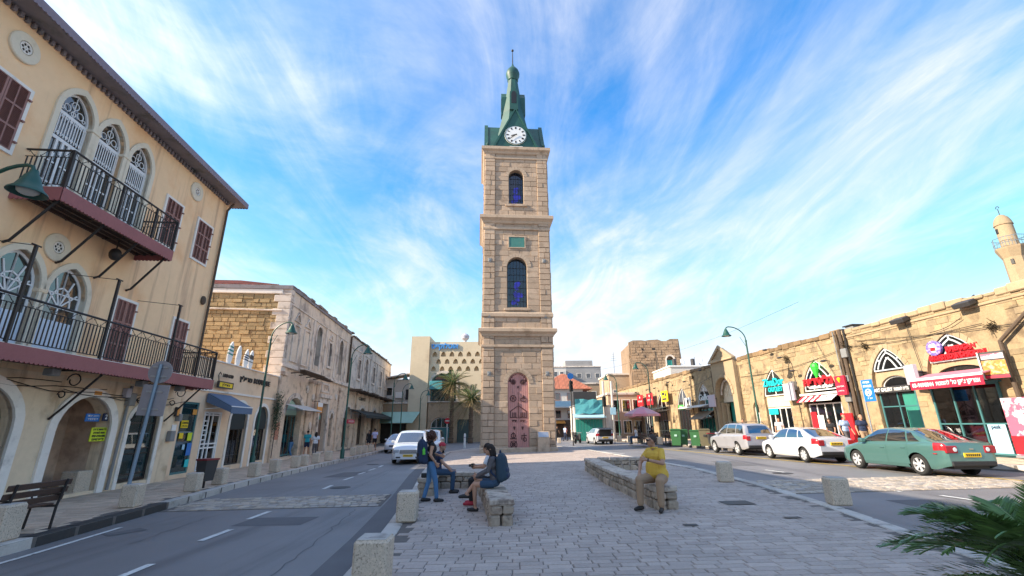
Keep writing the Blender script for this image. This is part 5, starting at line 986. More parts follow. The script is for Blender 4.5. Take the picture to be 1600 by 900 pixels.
t = board('red_cube_sign', 'red projecting sign with yellow emblem by the ice cream arch', -5.75, -.5, 3.85, .70, 1.05, 'sign_red2', OR_, AR, .14); m = MB(); m.lathe([(.01, 0), (.09, .16), (.1, .24), (.03, .3)], 10, (0, -.01, .14)); m.build('emblem', 'sign_yellow', t); txt('lettering', 'GELATERIA', .11, 'white', t, (0, -.006, -.06), .54, .003); txt('lettering', heb('גלידה'), .1, 'white', t, (0, -.006, -.3), .4, .003); m = MB(); m.tube([(0, .14, .2), (0, .5, .2)], .025, 5); m.build('bracket', 'iron', t)
# outlet
t = top3('outlet_sign', 'turquoise ZivaDor OUTLET letters in a pointed arch', 'sign'); txt('lettering', 'ZivaDor', .72, 'sign_teal', t, (-12.3, -.04, 4.62), 2.35, .04, bold=.022); txt('lettering', 'OUTLET', .42, 'sign_teal', t, (-12.15, -.04, 4.12), 1.6, .04, bold=.016); m = MB(); m.box(-13.4, .0, 4.38, -11.2, .03, 4.42); m.build('rail', 'alu', t)
w_ = front(-13.5, -11.0, .55, 2.9, .12, 4, 'white', 'glass_dark', (1.2,)); m = MB(); m.box(-13.4, .02, 2.45, -12.4, .06, 2.85); m.build('fascia_sign', 'sign_teal', w_)
t = board('blank_lilac_sign', 'blank lilac projecting sign beside the turquoise outlet letters', -10.15, -.55, 3.8, .95, 1.1, 'sign_grey', OR_, AR, .14); m = MB(); m.tube([(0, .14, .2), (0, .55, .2)], .025, 5); m.build('bracket', 'iron', t)
glazed(RB, Hr['small'], .2, .06, 'white', 'glass_dark', [(-15.2, 2.6, -14.5, 2.6), (-14.88, .5, -14.88, 2.6)], 'side_door')
# portal with pediment
po = MB(); po.wall([(-20.15, .2), (-16.55, .2), (-16.55, 7.1), (-18.35, 8.1), (-20.15, 7.1)], [arch(-18.55, 1.3, .35, 4.2, 5.6)], -.32, .0); PO = po.build('portal', 'right_trim', RB)
m = MB(); m.frame([(-20.35, 7.05), (-16.35, 7.05), (-18.35, 8.3)], [(-19.75, 7.2), (-16.95, 7.2), (-18.35, 8.02)], -.45, -.33); m.cbox(-20.3, -.5, 6.92, -16.4, -.325, 7.06, .03); m.build('pediment', 'right_trim', PO)
voussoirs(PO, -18.55, 1.32, 4.2, 1.42, 15, .24, -.31, .08, 'right_trim'); voussoirs(PO, -18.55, 1.02, 4.2, 1.1, 13, .2, .1, .06, 'old_trim')
m = MB(); m.box(-19.8, .25, 3.6, -17.3, .4, 3.85); m.prism(arch(-18.55, 1.25, 3.86, 4.2, 5.5), .3, .36); m.build('tympanum', 'cream_trim', PO)
t_ = MB()
for k in range(7): a_ = k * math.pi / 6; circ(t_, -18.55 + .7 * math.cos(a_), 4.25 + .75 * math.sin(a_), .2, .28, .04, 12)
circ(t_, -18.55, 4.5, .35, .28, .05, 16); t_.build('carving', 'cream_trim', PO)
for s1 in (-1, 1): m = MB(); m.cbox(-18.55 + s1 * 1.2 - .2, -.1, .4, -18.55 + s1 * 1.2 + .2, .4, 3.6, .03); m.lathe([(.2, 0), (.14, .1), (.13, 2.2), (.18, 2.35), (.22, 2.5)], 10, (-18.55 + s1 * .78, .3, 1.0)); m.build('column', 'right_trim', PO)
m = MB(); m.box(-19.2, .5, .5, -17.9, .56, 3.6); m.build('door', 'green_metal', PO)
# farther shops
for c, lab in ((-22.7, 'three'), (-27.3, 'four'), (-33.0, 'five'), (-37.6, 'six'), (-42.6, 'seven'), (-46.6, 'eight')): hw = AR_[lab][1]; front(c - hw + .05, c + hw - .05, .4, AR_[lab][2] + .3, .15, 4, 'dark_frame' if lab not in ('six', 'eight') else 'white', 'glass_dark', (1.2,))
t = board('script_sign', 'white script letters in the pointed arch beside the portal', -22.75, -.02, 4.2, .04, .04, 'alu', OR_, AR, .02); txt('lettering', 'Gallo', .8, 'white', t, (0, 0, 0), 1.9, .03)
t = board('pale_pink_sign', 'blank pale pink sign on a bracket beside the portal', -19.9, -.8, 3.75, 1.1, 1.0, 'awning_pale', OR_, AR, .1); m = MB(); m.tube([(0, .1, .2), (0, .8, .2)], .03, 5); m.build('bracket', 'iron', t)
t = board('green_glow_sign', 'small bright green sign in the fourth shop arch', -27.9, -.03, 3.55, 1.1, .4, 'sign_green', OR_, AR, .06); txt('lettering', 'OPEN', .3, 'white', t, (0, -.006, 0), .8, .003)
t = board('portrait_sign', 'white board with a dark portrait hanging by the fourth shop arch', -24.7, -.7, 3.75, 1.2, 1.1, 'white', OR_, AR, .06); m = MB(); m.ball((.05, -.01, .1), .22, 10, 7, (1, .05, 1.2)); m.box(-.3, -.012, -.45, .4, -.004, -.15); m.build('print', 'sign_dark', t); m = MB(); m.tube([(0, .06, .3), (0, .7, .3)], .03, 5); m.build('bracket', 'iron', t)
t = board('yellow_square_sign', 'square yellow sign with black print above the black awning', -30.5, -.6, 4.8, 1.75, 1.15, 'sign_yellow', OR_, AR, .08); m = MB(); m.box(-.6, -.008, .12, .1, 0, .42); m.box(-.6, -.008, -.4, .6, 0, -.2); m.box(.25, -.008, -.05, .6, 0, .3); m.build('print', 'sign_dark', t); m = MB(); m.tube([(0, .08, .3), (0, .6, .3)], .03, 5); m.build('bracket', 'iron', t)
for x, lb in ((-38.3, 'red hanging banner farther from the yellow sign'), (-35.0, 'red hanging banner next to the yellow sign')):
    t = board('red_banner', lb, x, -.6, 4.75, 2.0, 1.35, 'sign_red', OR_, AR, .06); txt('lettering', heb('שווארמה'), .34, 'white', t, (0, -.006, -.1), 1.4, .003); m = MB(); m.ball((0, -.01, .38), .14, 8, 5, (1, .05, 1)); m.build('emblem', 'white', t); m = MB(); m.tube([(0, .06, .5), (0, .6, .5)], .03, 5); m.build('bracket', 'iron', t)
t = board('brown_shop_sign', 'small brown shop sign at the far end of the market row', -47.8, -1.0, 3.4, 1.6, .8, 'sign_dark', OR_, AR, .06); m = MB(); m.tube([(0, .06, .2), (0, 1, .2)], .03, 5); m.build('bracket', 'iron', t)
t = board('lilac_shop_sign', 'lilac shop sign at the far end above the parasol', -45.4, -1.0, 3.5, 2.2, .9, 'lilac', OR_, AR, .06); txt('lettering', 'CAFE', .4, 'navy', t, (0, -.006, 0), 1.4, .003); m = MB(); m.tube([(0, .06, .2), (0, 1, .2)], .03, 5); m.build('bracket', 'iron', t)
flat_awning('black awning on arms over the darkest market shop', -35.3, -30.6, 3.75, 2.0, .4, 'awning_dark', OR_, AR)
flat_awning('grey-white flat awning beside the portrait sign', -26.2, -21.6, 3.6, 1.1, .25, 'awning_white', OR_, AR)
flat_awning('brown pointed canvas awning beside the portal', -23.8, -21.2, 3.0, 1.2, .7, 'awning_brown', OR_, AR)
flat_awning('pink flat awning behind the parasol', -46, -38.5, 3.1, 1.6, .3, 'pink_cloth', OR_, AR)
# ducts, pipes, cables, floodlights on the wall
for x, r, mt in ((-5.45, .10, 'rust'), (-5.15, .06, 'wire'), (-5.75, .05, 'rust'), (-5.95, .035, 'grey_metal')): m = MB(); m.tube([(x, -.12, .4), (x + .05, -.12, 3.5), (x, -.12, 6.95)], r, 7); m.build('duct', mt, RB)
for x in (-20.55, -16.4, -24.9, -30.6): m = MB(); m.tube([(x, -.12, .4), (x, -.12, 6.4)], .05, 6); m.build('drainpipe', 'rust', RB)
for x, z, a, b in ((-5.3, 5.6, .4, .5), (-5.5, 4.2, .28, .35), (-10.15, 4.2, .5, .55), (-10.3, 3.6, .4, .4), (-1.4, 3.9, .35, .5), (-5.7, 3.2, .4, .5)): m = MB(); m.cbox(x - a/2, -.28, z - b/2, x + a/2, -.02, z + b/2, .02); m.build('switch_box', 'grey_metal', RB)
m = MB(); m.tube([(4.0, -.2, 6.1), (2.42, -.2, 4.86), (2.42, -.2, 3.4), (2.5, -.2, .4)], .075, 8); m.build('drainpipe', 'rust', RB)
for k, (a, b, z0, z1, sag) in enumerate(((-16.2, -5.3, 5.4, 5.9, .3), (-5.3, 1.9, 5.95, 5.7, .15), (-4.5, 3.8, 6.15, 5.4, .1), (-1.4, -1.1, 6.8, 3.2, 0), (-30, -20.6, 5.3, 5.9, .3), (-7.4, -6.1, 6.7, 3.6, 0), (-.3, 1.2, 5.75, 6.1, .1))):
    m = MB(); m.tube([(a + (b - a) * i / 10, -.08 - .008 * k, z0 + (z1 - z0) * i / 10 - sag * math.sin(math.pi * i / 10)) for i in range(11)], .014, 5); m.build('cable', 'wire', RB)
for x in (-1.45, 1.62): m = MB(); m.cbox(-.36, -.42, -.16, .36, .0, .06, .03); m.tube([(0, 0, 0), (0, .5, .1)], .03, 5); m.xf(Matrix.Translation((x, -.12, 6.72)) @ Matrix.Rotation(rad(22), 4, 'X')); m.build('floodlight', 'sign_dark', RB)
for x, z in ((-10.6, 6.1), (-9.6, 5.1), (-6.75, 5.35), (-12.0, 6.85), (-25.5, 5.9), (-22.0, 6.6), (-33.5, 5.9), (-29.5, 6.2), (-36, 5.9), (-40, 5.9)): m = MB(); m.tube([(x, 0, z), (x, -.35, z + .08), (x + .2, -.55, z)], .02, 5); m.ball((x + .2, -.55, z - .02), .14, 8, 6, (1.6, 1, .5)); m.build('wall_lamp', 'sign_dark', RB)
R = random.Random(8)
for x, z in ((-10.4, 6.0), (-24.4, 6.2), (-5.2, 5.9), (-4.0, 5.75), (2.2, 5.5), (-30.8, 6.0)):      # dry tufts growing from the joints
    m = MB()
    for k in range(60): a1 = R.uniform(0, 6.3); l = R.uniform(.12, .4); p = Vector((x + R.uniform(-.15, .15), -.03, z + R.uniform(-.12, .12))); q = p + Vector((math.cos(a1) * l, -R.uniform(.05, .25), math.sin(a1) * l * .7)); m.add([p, q, q + Vector((.025, 0, .01)), p + Vector((.02, 0, .02))], [(0,1,2,3)])
    o = m.build('wall_tuft', 'tuft', RB)
t = board('parking_sign', 'blue sign with white circled mark on a post by the market wall', -1.84, -2.4, 3.28, .62, 1.0, 'sign_blue', OR_, AR, .03); txt('lettering', heb('חניה'), .14, 'white', t, (-.02, -.006, .38), .36, .003, bold=.004); txt('lettering', heb('מוסדרת'), .16, 'white', t, (0, -.006, .2), .46, .003, bold=.004); m = MB(); circ(m, 0, -.1, .15, -.01, .028, 18); m.tube([(-.12, -.012, 0), (.12, -.012, -.2)], .03, 5); m.tube([(-.12, -.014, -.2), (.12, -.014, 0)], .02, 5); m.build('circle_mark', 'white', t); txt('lettering', 'P 24', .1, 'white', t, (.02, -.006, -.36), .25, .003); m = MB(); m.tube([(-.36, .05, .5), (-.36, .05, -3.4)], .035, 8); m.build('post', 'steel', t)
t = board('pink_banner_stand', 'pink and white advertising stand right of the chicken shop', 2.35, -.35, 1.65, .95, 2.1, 'poster_pink', OR_, AR, .08); m = MB(); m.box(-.47, -.01, -1.0, .47, 0, -.35); m.build('red_base', 'sign_red', t); m = MB(); m.cbox(-.47, -.1, -1.15, .47, .3, -1.05, .02); m.build('foot', 'grey_metal', t)
t = board('red_ad_box', 'bright red advertising panel behind the two standing men', -5.75, -.55, 1.5, .75, 1.7, 'sign_red', OR_, AR, .12); m = MB(); m.box(-.3, 0, -1.0, .3, .12, -.85); m.build('foot', 'grey_metal', t)
t = top3('roof_vent_box', 'dark roof vent standing on the market roof', 'vent'); m = MB(); m.cbox(-7.4, 2.0, 6.75, -6.8, 2.6, 7.55, .03); m.build('box', 'grey_metal', t); m = MB(); m.cbox(-7.5, 1.9, 7.551, -6.7, 2.7, 7.62, .01); m.build('lid', 'sign_dark', t)
# white blocks with solar boilers behind the portal
t = thing('white_roof_house', 'white flat-roofed house with water boilers behind the market row', 'house', (27.6, 62, 0), 0); m = MB(); m.box(-6, 0, 5, 0, 8, 9.4); m.build('wall', 'white_wall', t); m = MB(); m.cbox(-6.15, -.12, 9.4, .15, 8.1, 9.6, .03); m.build('parapet', 'white', t)
for k in range(4): m = MB(); m.lathe([(.28, 0), (.28, .95), (.2, 1.05)], 10, (-5 + k * 1.3, 1 + .3 * (k % 2), 9.6)); m.tube([(-5 + k * 1.3 + .3, 1, 9.6), (-5 + k * 1.3 + .3, 1, 10.9)], .03, 5); m.build('water_boiler', 'white' if k % 2 else 'sign_dark', t)
# minaret behind the row
mn = Matrix.Translation(OR_) @ Matrix.Rotation(AR, 4, 'Z') @ Vector((-3.55, 10, 0)); t = thing('minaret', 'pale stone minaret with small dome and railed gallery behind the market', 'minaret', mn, AR); t.scale = (.86, .86, .97)
m = MB(); m.lathe([(.62, 5), (.60, 11.2), (.82, 11.75), (.84, 11.85)], 8, ph=ph); m.build('shaft', 'right_trim', t); m = MB(); m.lathe([(.47, 11.86), (.45, 13.3)], 16); m.build('lantern_drum', 'right_trim', t, True); m = MB(); m.lathe([(.50, 13.3), (.48, 13.36), (.44, 13.55), (.34, 13.78), (.18, 13.95), (.03, 14.02)], 16); m.build('dome', 'right_trim', t, True)
m = MB(); m.tube([(0, 0, 14), (0, 0, 14.4)], .02, 5); circ(m, 0, 14.48, .09, 0, .018, 10, -.6, 3.8); m.build('crescent', 'iron', t)
m = MB()
for k in range(8):
    a_ = k * math.pi / 4 + ph; b_ = a_ + math.pi / 4; p, q = (.82 * math.cos(a_), .82 * math.sin(a_)), (.82 * math.cos(b_), .82 * math.sin(b_))
    for z in (12.1, 12.45): m.tube([(*p, z), (*q, z)], .018, 4)
    for i in range(4): u = i / 4; m.tube([(p[0] + (q[0]-p[0])*u, p[1] + (q[1]-p[1])*u, 11.85), (p[0] + (q[0]-p[0])*u, p[1] + (q[1]-p[1])*u, 12.45)], .012, 4)
m.build('gallery_rail', 'steel_blue', t)
for k, (a_, z) in enumerate(((-1.9, 12.95), (-1.2, 10.9), (-2.4, 9.2))): m = MB(); r_ = .46 if z > 12 else .6; m.cbox(-.08, -.03, -.16, .08, .05, .16, .01); m.xf(Matrix.Translation((r_ * math.cos(a_), r_ * math.sin(a_), z)) @ Matrix.Rotation(a_ + math.pi/2, 4, 'Z')); m.build('slit', 'black', t)
# ------------------------------------------------------------ buildings behind the square
def win_grid(par, xs, zs, y, wd, ht, fr='white', gm='glass_dark', name='window'):
    for x in xs:
        for z in zs:
            m = MB(); m.frame(rect(x - wd/2, z - ht/2, x + wd/2, z + ht/2), rect(x - wd/2 + .07, z - ht/2 + .07, x + wd/2 - .07, z + ht/2 - .07), y - .05, y + .02); w_ = m.build(name, fr, par); m = MB(); m.box(x - wd/2 + .06, y - .012, z - ht/2 + .06, x + wd/2 - .06, y - .004, z + ht/2 - .06); m.build('pane', gm, w_)
t = HT = thing('hall_building', 'cream and stone hall with rows of tiny pointed niches and blue lettering', 'building', (0, 62, 0), 0)
niches = [arch(-10.75 + k * 1.18, .33, 11.05, 11.2, 11.75, 'pointed', 4) for k in range(7)] + [arch(-10.2 + k * 1.18, .33, 10.05, 10.2, 10.75, 'pointed', 4) for k in range(6)] + [arch(-10.85 + k * 1.18, .33, 9.05, 9.2, 9.75, 'pointed', 4) for k in range(7)]
bigarch = arch(-9.4, 1.75, 4.9, 7.2, 9.0 - .3, 'pointed', 8)
m = MB(); m.wall(rect(-11.45, 4.9, -2.5, 13.1), niches + [[(x, max(z, 4.95)) for x, z in bigarch]], 0, .5); m.box(-11.45, .51, 0, -2.5, 10, 13.1); m.build('upper_wall', 'cream_wall', t)
m = MB(); m.wall(rect(-11.3, -.6, -2.5, 4.88), [arch(-9.5, 1.45, -.4, 1.9, 3.0), rect(-7.4, -.4, -5.4, 2.7)], -.12, .5); m.build('ground_floor_wall', 'far_stone', t)
m = MB(); m.box(-14.0, -.35, -.6, -11.46, 9, 13.85); m.build('stair_tower', 'cream_wall', t); m = MB(); m.cbox(-11.5, -.3, 4.9, -2.5, .05, 5.05, .02); m.build('ledge', 'old_trim', t)
m = MB(); m.frame(arch(-9.4, 2.0, 4.95, 7.2, 9.1, 'pointed'), arch(-9.4, 1.74, 4.96, 7.2, 8.7, 'pointed'), -.08, 0); m.build('arch_surround', 'old_trim', t)
glazed(t, [(x, max(z, 4.97)) for x, z in arch(-9.4, 1.7, 4.97, 7.2, 8.6, 'pointed')], .3, .1, 'teal_frame', 'glass_teal', [(-9.4, 5, -9.4, 8.5), (-11, 6.5, -7.7, 6.5), (-11, 7.6, -7.8, 7.6)], 'arched_window'); m = MB(); m.cbox(-11.2, -.5, 6.6, -9.5, .0, 7.7, .03); m.build('blue_balcony', 'turquoise', t)
w_ = glazed(t, arch(-9.5, 1.42, -.4, 1.9, 2.98), .2, .1, 'white', 'glass_teal', [(-11, 1.7, -8.1, 1.7), (-9.5, 1.7, -9.5, 2.9), (-10.2, 1.7, -10.2, 2.7), (-8.8, 1.7, -8.8, 2.7)], 'entrance'); m = MB(); m.box(-10.85, .05, -.4, -8.15, .12, 1.65); m.build('door', 'teal_frame', w_)
m = MB(); m.box(-7.4, .1, -.4, -5.4, .2, 2.7); m.build('roller_shutter', 'green_grey', t)
s_ = thing('hall_lettering', 'blue Hebrew letters along the top of the far hall', 'sign', (0, 61.9, 0)); txt('lettering', heb('אוטלוקייט'), .95, 'sign_blue2', s_, (-9.4, 0, 12.45), 3.7, .08, bold=.03); m = MB(); m.box(-11.2, .03, 12.2, -7.6, .09, 12.24); m.build('rail', 'steel', s_)
s_ = thing('roof_dish', 'pale round ventilator on the roof of the far hall', 'ventilator', (-6.7, 63, 13.1)); m = MB(); m.lathe([(.2, 0), (.2, .3), (.55, .6), (.6, 1.0), (.3, 1.3), (.05, 1.4)], 12); m.build('cowl', 'sign_grey', s_, True); m = MB(); m.lathe([(.28, 0), (.28, .1)], 12); m.build('collar', 'grey_metal', s_)
t = thing('green_awning_shop', 'low stone shop with pale green awning left of the far hall', 'shop', (0, 62, 0)); m = MB(); m.box(-20, 0, -.6, -14.05, 8, 4.9); m.build('wall', 'far_stone', t); m = MB(); m.box(-20, 2, 4.91, -14.05, 8, 8.2); m.build('upper_wall', 'white_wall', t); m = MB(); m.cbox(-20.1, -.15, 4.75, -14.05, .02, 4.95, .02); m.build('ledge', 'old_trim', t)
m = MB(); m.add([(-17.5, -.05, 3.7), (-12.3, -.05, 3.7), (-12.8, -2.2, 2.3), (-17.0, -2.2, 2.3), (-17.5, -.05, 3.65), (-12.3, -.05, 3.65), (-12.8, -2.2, 2.25), (-17.0, -2.2, 2.25)], [(0,1,2,3), (7,6,5,4), (0,3,7,4), (1,5,6,2), (3,2,6,7)]); m.xf(Matrix.Translation((0, -.36, 0))); m.build('awning', 'pale_green', t)
m = MB(); m.box(-19.5, -.05, -.4, -14.2, 0, 2.2); m.build('shop_front', 'room_dark', t); m = MB(); m.cbox(-16.3, 1.7, 5.6, -15.2, 2.1, 6.4, .03); m.build('air_conditioner', 'white', t); m = MB(); m.box(-14.9, 1.9, 5.4, -14.1, 2, 6.8); m.build('window', 'room_dark', t); m = MB(); m.add([(-18, 1, 8.2), (-13.2, 1, 9.0), (-13.2, 4, 9.0), (-18, 4, 8.2), (-18, 1, 8.35), (-13.2, 1, 9.15), (-13.2, 4, 9.15), (-18, 4, 8.35)], [(0,3,2,1), (4,5,6,7), (0,1,5,4), (1,2,6,5), (2,3,7,6), (3,0,4,7)]); m.build('roof_slab', 'old_trim', t); win_grid(t, (-18.6, -17.2), (6.5,), 1.99, .9, 1.2)
t = thing('pale_street_house', 'pale house closing the street beyond the old stone building', 'house', (-24, 66, 0)); m = MB(); m.box(-8, 0, -.6, 3.9, 10, 8.5); m.build('wall', 'white_wall', t); win_grid(t, (-6, -3, 0, 2.4), (2, 5.5), -.002, 1, 1.5); m = MB(); m.cbox(-8.1, -.15, 8.5, 4.0, 10, 8.75, .03); m.build('parapet', 'white_trim', t)
# right of the tower
t = thing('red_roof_house', 'white house with red tiled hip roof behind the tower', 'house', (0, 76, 0)); m = MB(); m.box(4.2, 0, -1, 11.6, 9, 7.7); m.build('wall', 'white_wall', t)
m = MB(); m.add([(3.6, -.5, 7.6), (13.2, -.5, 7.6), (13.2, 9.5, 7.6), (3.6, 9.5, 7.6), (8.6, 4.5, 10.6), (9.2, 4.5, 10.6)], [(0,1,5,4), (1,2,5), (2,3,4,5), (3,0,4), (3,2,1,0)]); RFo = m.build('roof', 'roof_tile', t); m = MB()
for k in range(44): x = 3.7 + k * .215; top = 4.8 * min(1, min((x - 3.6) / 5.0, (13.2 - x) / 4.0)); m.tube([(x, -.5, 7.62), (x, -.5 + top * 1.0, 7.64 + top * .6)], .05, 4)
m.build('tile_rows', 'roof_tile', RFo); win_grid(t, (5.4, 7.4, 9.4), (6.4, 3.6), -.002, .9, 1.2, 'shutter')
m = MB(); m.box(4.0, -1.6, 4.6, 11.5, .0, 4.75); m.build('balcony', 'white', t); m = MB(); m.box(4.0, -1.62, 4.75, 11.5, -1.58, 5.6); m.build('balcony_rail', 'poster_blue', t); m = MB(); m.box(4.2, -.03, -.6, 11.5, 0, 2.7); m.build('shop_front', 'room_warm', t); flat_awning('orange and white stall awning at the foot of the red-roof house', 4.2, 8.4, 2.6, 1.6, .4, 'sign_orange', (0, 76, 0), 0)
t = thing('turquoise_kiosk', 'turquoise market kiosk with green roller doors and blue tarpaulin', 'kiosk', (0, 56, gz(9)), 0); m = MB(); m.box(7.4, 0, -.3, 12.2, 4, 3.9); m.build('wall', 'white_wall', t); n_ = 9
for k in range(n_): x = 7.5 + k * .36; m = MB(); m.cbox(x, -.08, -.1, x + .34, -.02, 2.35, .02); m.build('door_panel', 'green_metal', t)
m = MB(); m.add([(7.2, .1, 3.0), (11.0, .1, 3.0), (11.0, -1.1, 2.6), (7.2, -1.1, 2.6), (7.2, .1, 2.9), (11, .1, 2.9), (11, -1.1, 2.5), (7.2, -1.1, 2.5)], [(0,1,2,3), (7,6,5,4), (3,2,6,7), (0,3,7,4), (1,5,6,2)]); m.build('canopy', 'poster_blue', t)
m = MB(); R = random.Random(4)
for i in range(7):
    for j in range(4): m.v.append((7.5 + i * .55, -.15 - R.random() * .25, 3.0 + j * .55 + R.uniform(-.08, .08)))
m.f = [(i*4+j, i*4+j+1, (i+1)*4+j+1, (i+1)*4+j) for i in range(6) for j in range(3)]; o = m.build('tarpaulin', 'turquoise', t); so_ = o.modifiers.new('s', 'SOLIDIFY'); so_.thickness = .04
m = MB(); m.box(7.4, .2, 3.9, 10.2, 3, 5.6); m.build('upper_shed', 'sign_dark', t); m = MB(); m.cbox(7.3, -.2, 3.85, 12.3, 4.1, 3.98, .02); m.build('roof', 'grey_wall', t)
for x in (11.0, 12.0): m = MB(); m.tube([(x, -.3, -.2), (x, -.3, 6.8)], .14, 8); m.build('pillar', 'white_wall', t)
def far_block(label, x0, x1, y0, y1, z1, mt, cat='building', wins=None, par='old_trim', z0=-1):
    t = thing('town_block', label, cat, (x0, y0, 0)); m = MB(); m.box(0, 0, z0, x1 - x0, y1 - y0, z1); m.build('wall', mt, t); m = MB(); m.cbox(-.15, -.15, z1, x1 - x0 + .15, y1 - y0 + .15, z1 + .3, .03); m.build('parapet', par, t)
    if wins: win_grid(t, [w_ * (x1 - x0) for w_ in wins[0]], wins[1], -.002, wins[2], wins[3], 'white_trim')
    return t
b = far_block('grey concrete block with long flat roof behind the red-roof house', 13.5, 23.0, 118, 128, 16.4, 'grey_wall', wins=((.15, .4, .65, .9), (11.5, 14.2), 1.2, 1.3)); m = MB(); m.cbox(.3, .3, 16.7, 7.5, 6, 18.2, .05); m.build('roof_hut', 'grey_wall', b)
far_block('white apartment block left of the grey concrete block', 8.0, 13.2, 112, 124, 15.6, 'white_wall', wins=((.2, .5, .8), (9, 11.5, 14), 1.0, 1.3))
far_block('brown stone house between red roof and ruined tower', 13.3, 18.6, 90, 100, 9.6, 'far_stone', wins=((.2, .5, .8), (4.5, 7.6), .9, 1.3))
far_block('long pale stone range with arches beside the ruined tower', 15.2, 21.5, 72, 80, 9.4, 'far_stone', wins=((.15, .38, .62, .85), (6.4,), .8, 1.5))
far_block('dark shop block at the street corner beyond the parasol', 12.4, 17.0, 60, 68, 5.6, 'far_stone', wins=((.2, .5, .8), (1.6, 4.2), 1.1, 1.6))
far_block('white block behind the market row gable', 10.6, 13.4, 84, 92, 6.4, 'white_wall', wins=((.3, .7), (2.0, 4.6), .9, 1.3))
far_block('pale row of houses far down the street', -6, 8, 150, 160, 9, 'white_wall', wins=((.1, .25, .4, .55, .7, .85), (2.5, 6), 1.2, 1.6)); far_block('sandy row of houses far beyond the far hall', -60, -8, 170, 182, 10, 'cream_wall', wins=((.1, .2, .3, .4, .5, .6, .7, .8, .9), (3, 7), 1.4, 1.8)); far_block('sandy row of houses far behind the market row', 24, 70, 130, 142, 9, 'cream_wall', wins=((.1, .3, .5, .7, .9), (3, 6.5), 1.4, 1.8))
t = thing('ruined_tower', 'ruined square stone block with broken top and green shutter', 'ruin', (18.3, 70, 0), rad(-4)); R = random.Random(2); top = [(0, 14.4)]
P = [(0, -1), (8.1, -1), (7.95, 9.5), (7.7, 14.7)] + [(7.7 - k * .64, 14.6 + R.uniform(-.22, .12)) for k in range(1, 12)] + [(0, 14.3), (-.05, 12.5), (.3, 12.0), (-.1, 11.5), (.35, 10.5), (0, 9.0)]
m = MB(); m.wall(P, [arch(6.1, .55, 9.6, 11.4, 12.0)], 0, .6); m.prismz([(0, .61), (7.8, .61), (7.8, 8), (0, 8)], -1, 14.0); m.build('wall', 'ruin_joint', t)
blocks(t, 'ruin_stone', 'ruin_stone', .3, 7.6, 5.5, 14.35, [arch(6.1, .55, 9.6, 11.4, 12.0)], .42, (.4, .9), 0, .06, gap=.03, seed=14, maxn=300, rough=.8)
m = MB(); m.box(5.56, .1, 9.6, 6.64, .2, 11.4); m.build('shutter', 'green_metal', t); m = MB(); m.frame(arch(6.1, .75, 9.6, 11.4, 12.25), arch(6.1, .55, 9.61, 11.4, 12.0), -.12, 0); m.build('window_surround', 'old_trim', t); m = MB(); m.box(1.6, -.08, 12.9, 2.2, .02, 13.3); m.box(3.5, -.08, 12.9, 4.1, .02, 13.3); m.build('hole', 'black', t); m = MB(); m.tube([(3.9, -.12, 6), (3.9, -.12, 12.8)], .04, 5); m.build('cable', 'wire', t)
for px, y, h, lb in ((953, 74, 13.5, 'thin aerial mast behind the stone range'), ):
    P_ = G(px, 690); x = (px - 800) / 700 * y * .98; t = thing('aerial_mast', lb, 'aerial', (x + .8, y, 8.8)); m = MB(); m.tube([(0, 0, 0), (0, 0, 4.6)], .03, 5); m.build('mast', 'wire', t); m = MB()
    for k in range(4): m.tube([(-.5 + .08 * k, 0, 3.2 + k * .35), (.5 - .08 * k, 0, 3.2 + k * .35)], .015, 4)
    m.build('arm', 'wire', t)
# overhead wires
for k, (a, b, sag, lb) in enumerate((((26.2, 70, 13.0), (26.5, 40, 12.6), .3, 'upper power line from the ruined tower over the market'), ((13.5, 75, 10.6), (18.5, 70, 11.2), .2, 'thin wire between the stone range and the ruined tower'))):
    A_, B_ = Vector(a), Vector(b); t = thing('power_line', lb, 'wire', A_); m = MB(); m.tube([(B_ - A_) * i / 12 + Vector((0, 0, -sag * math.sin(math.pi * i / 12))) for i in range(13)], .013, 4); m.build('wire', 'wire', t)
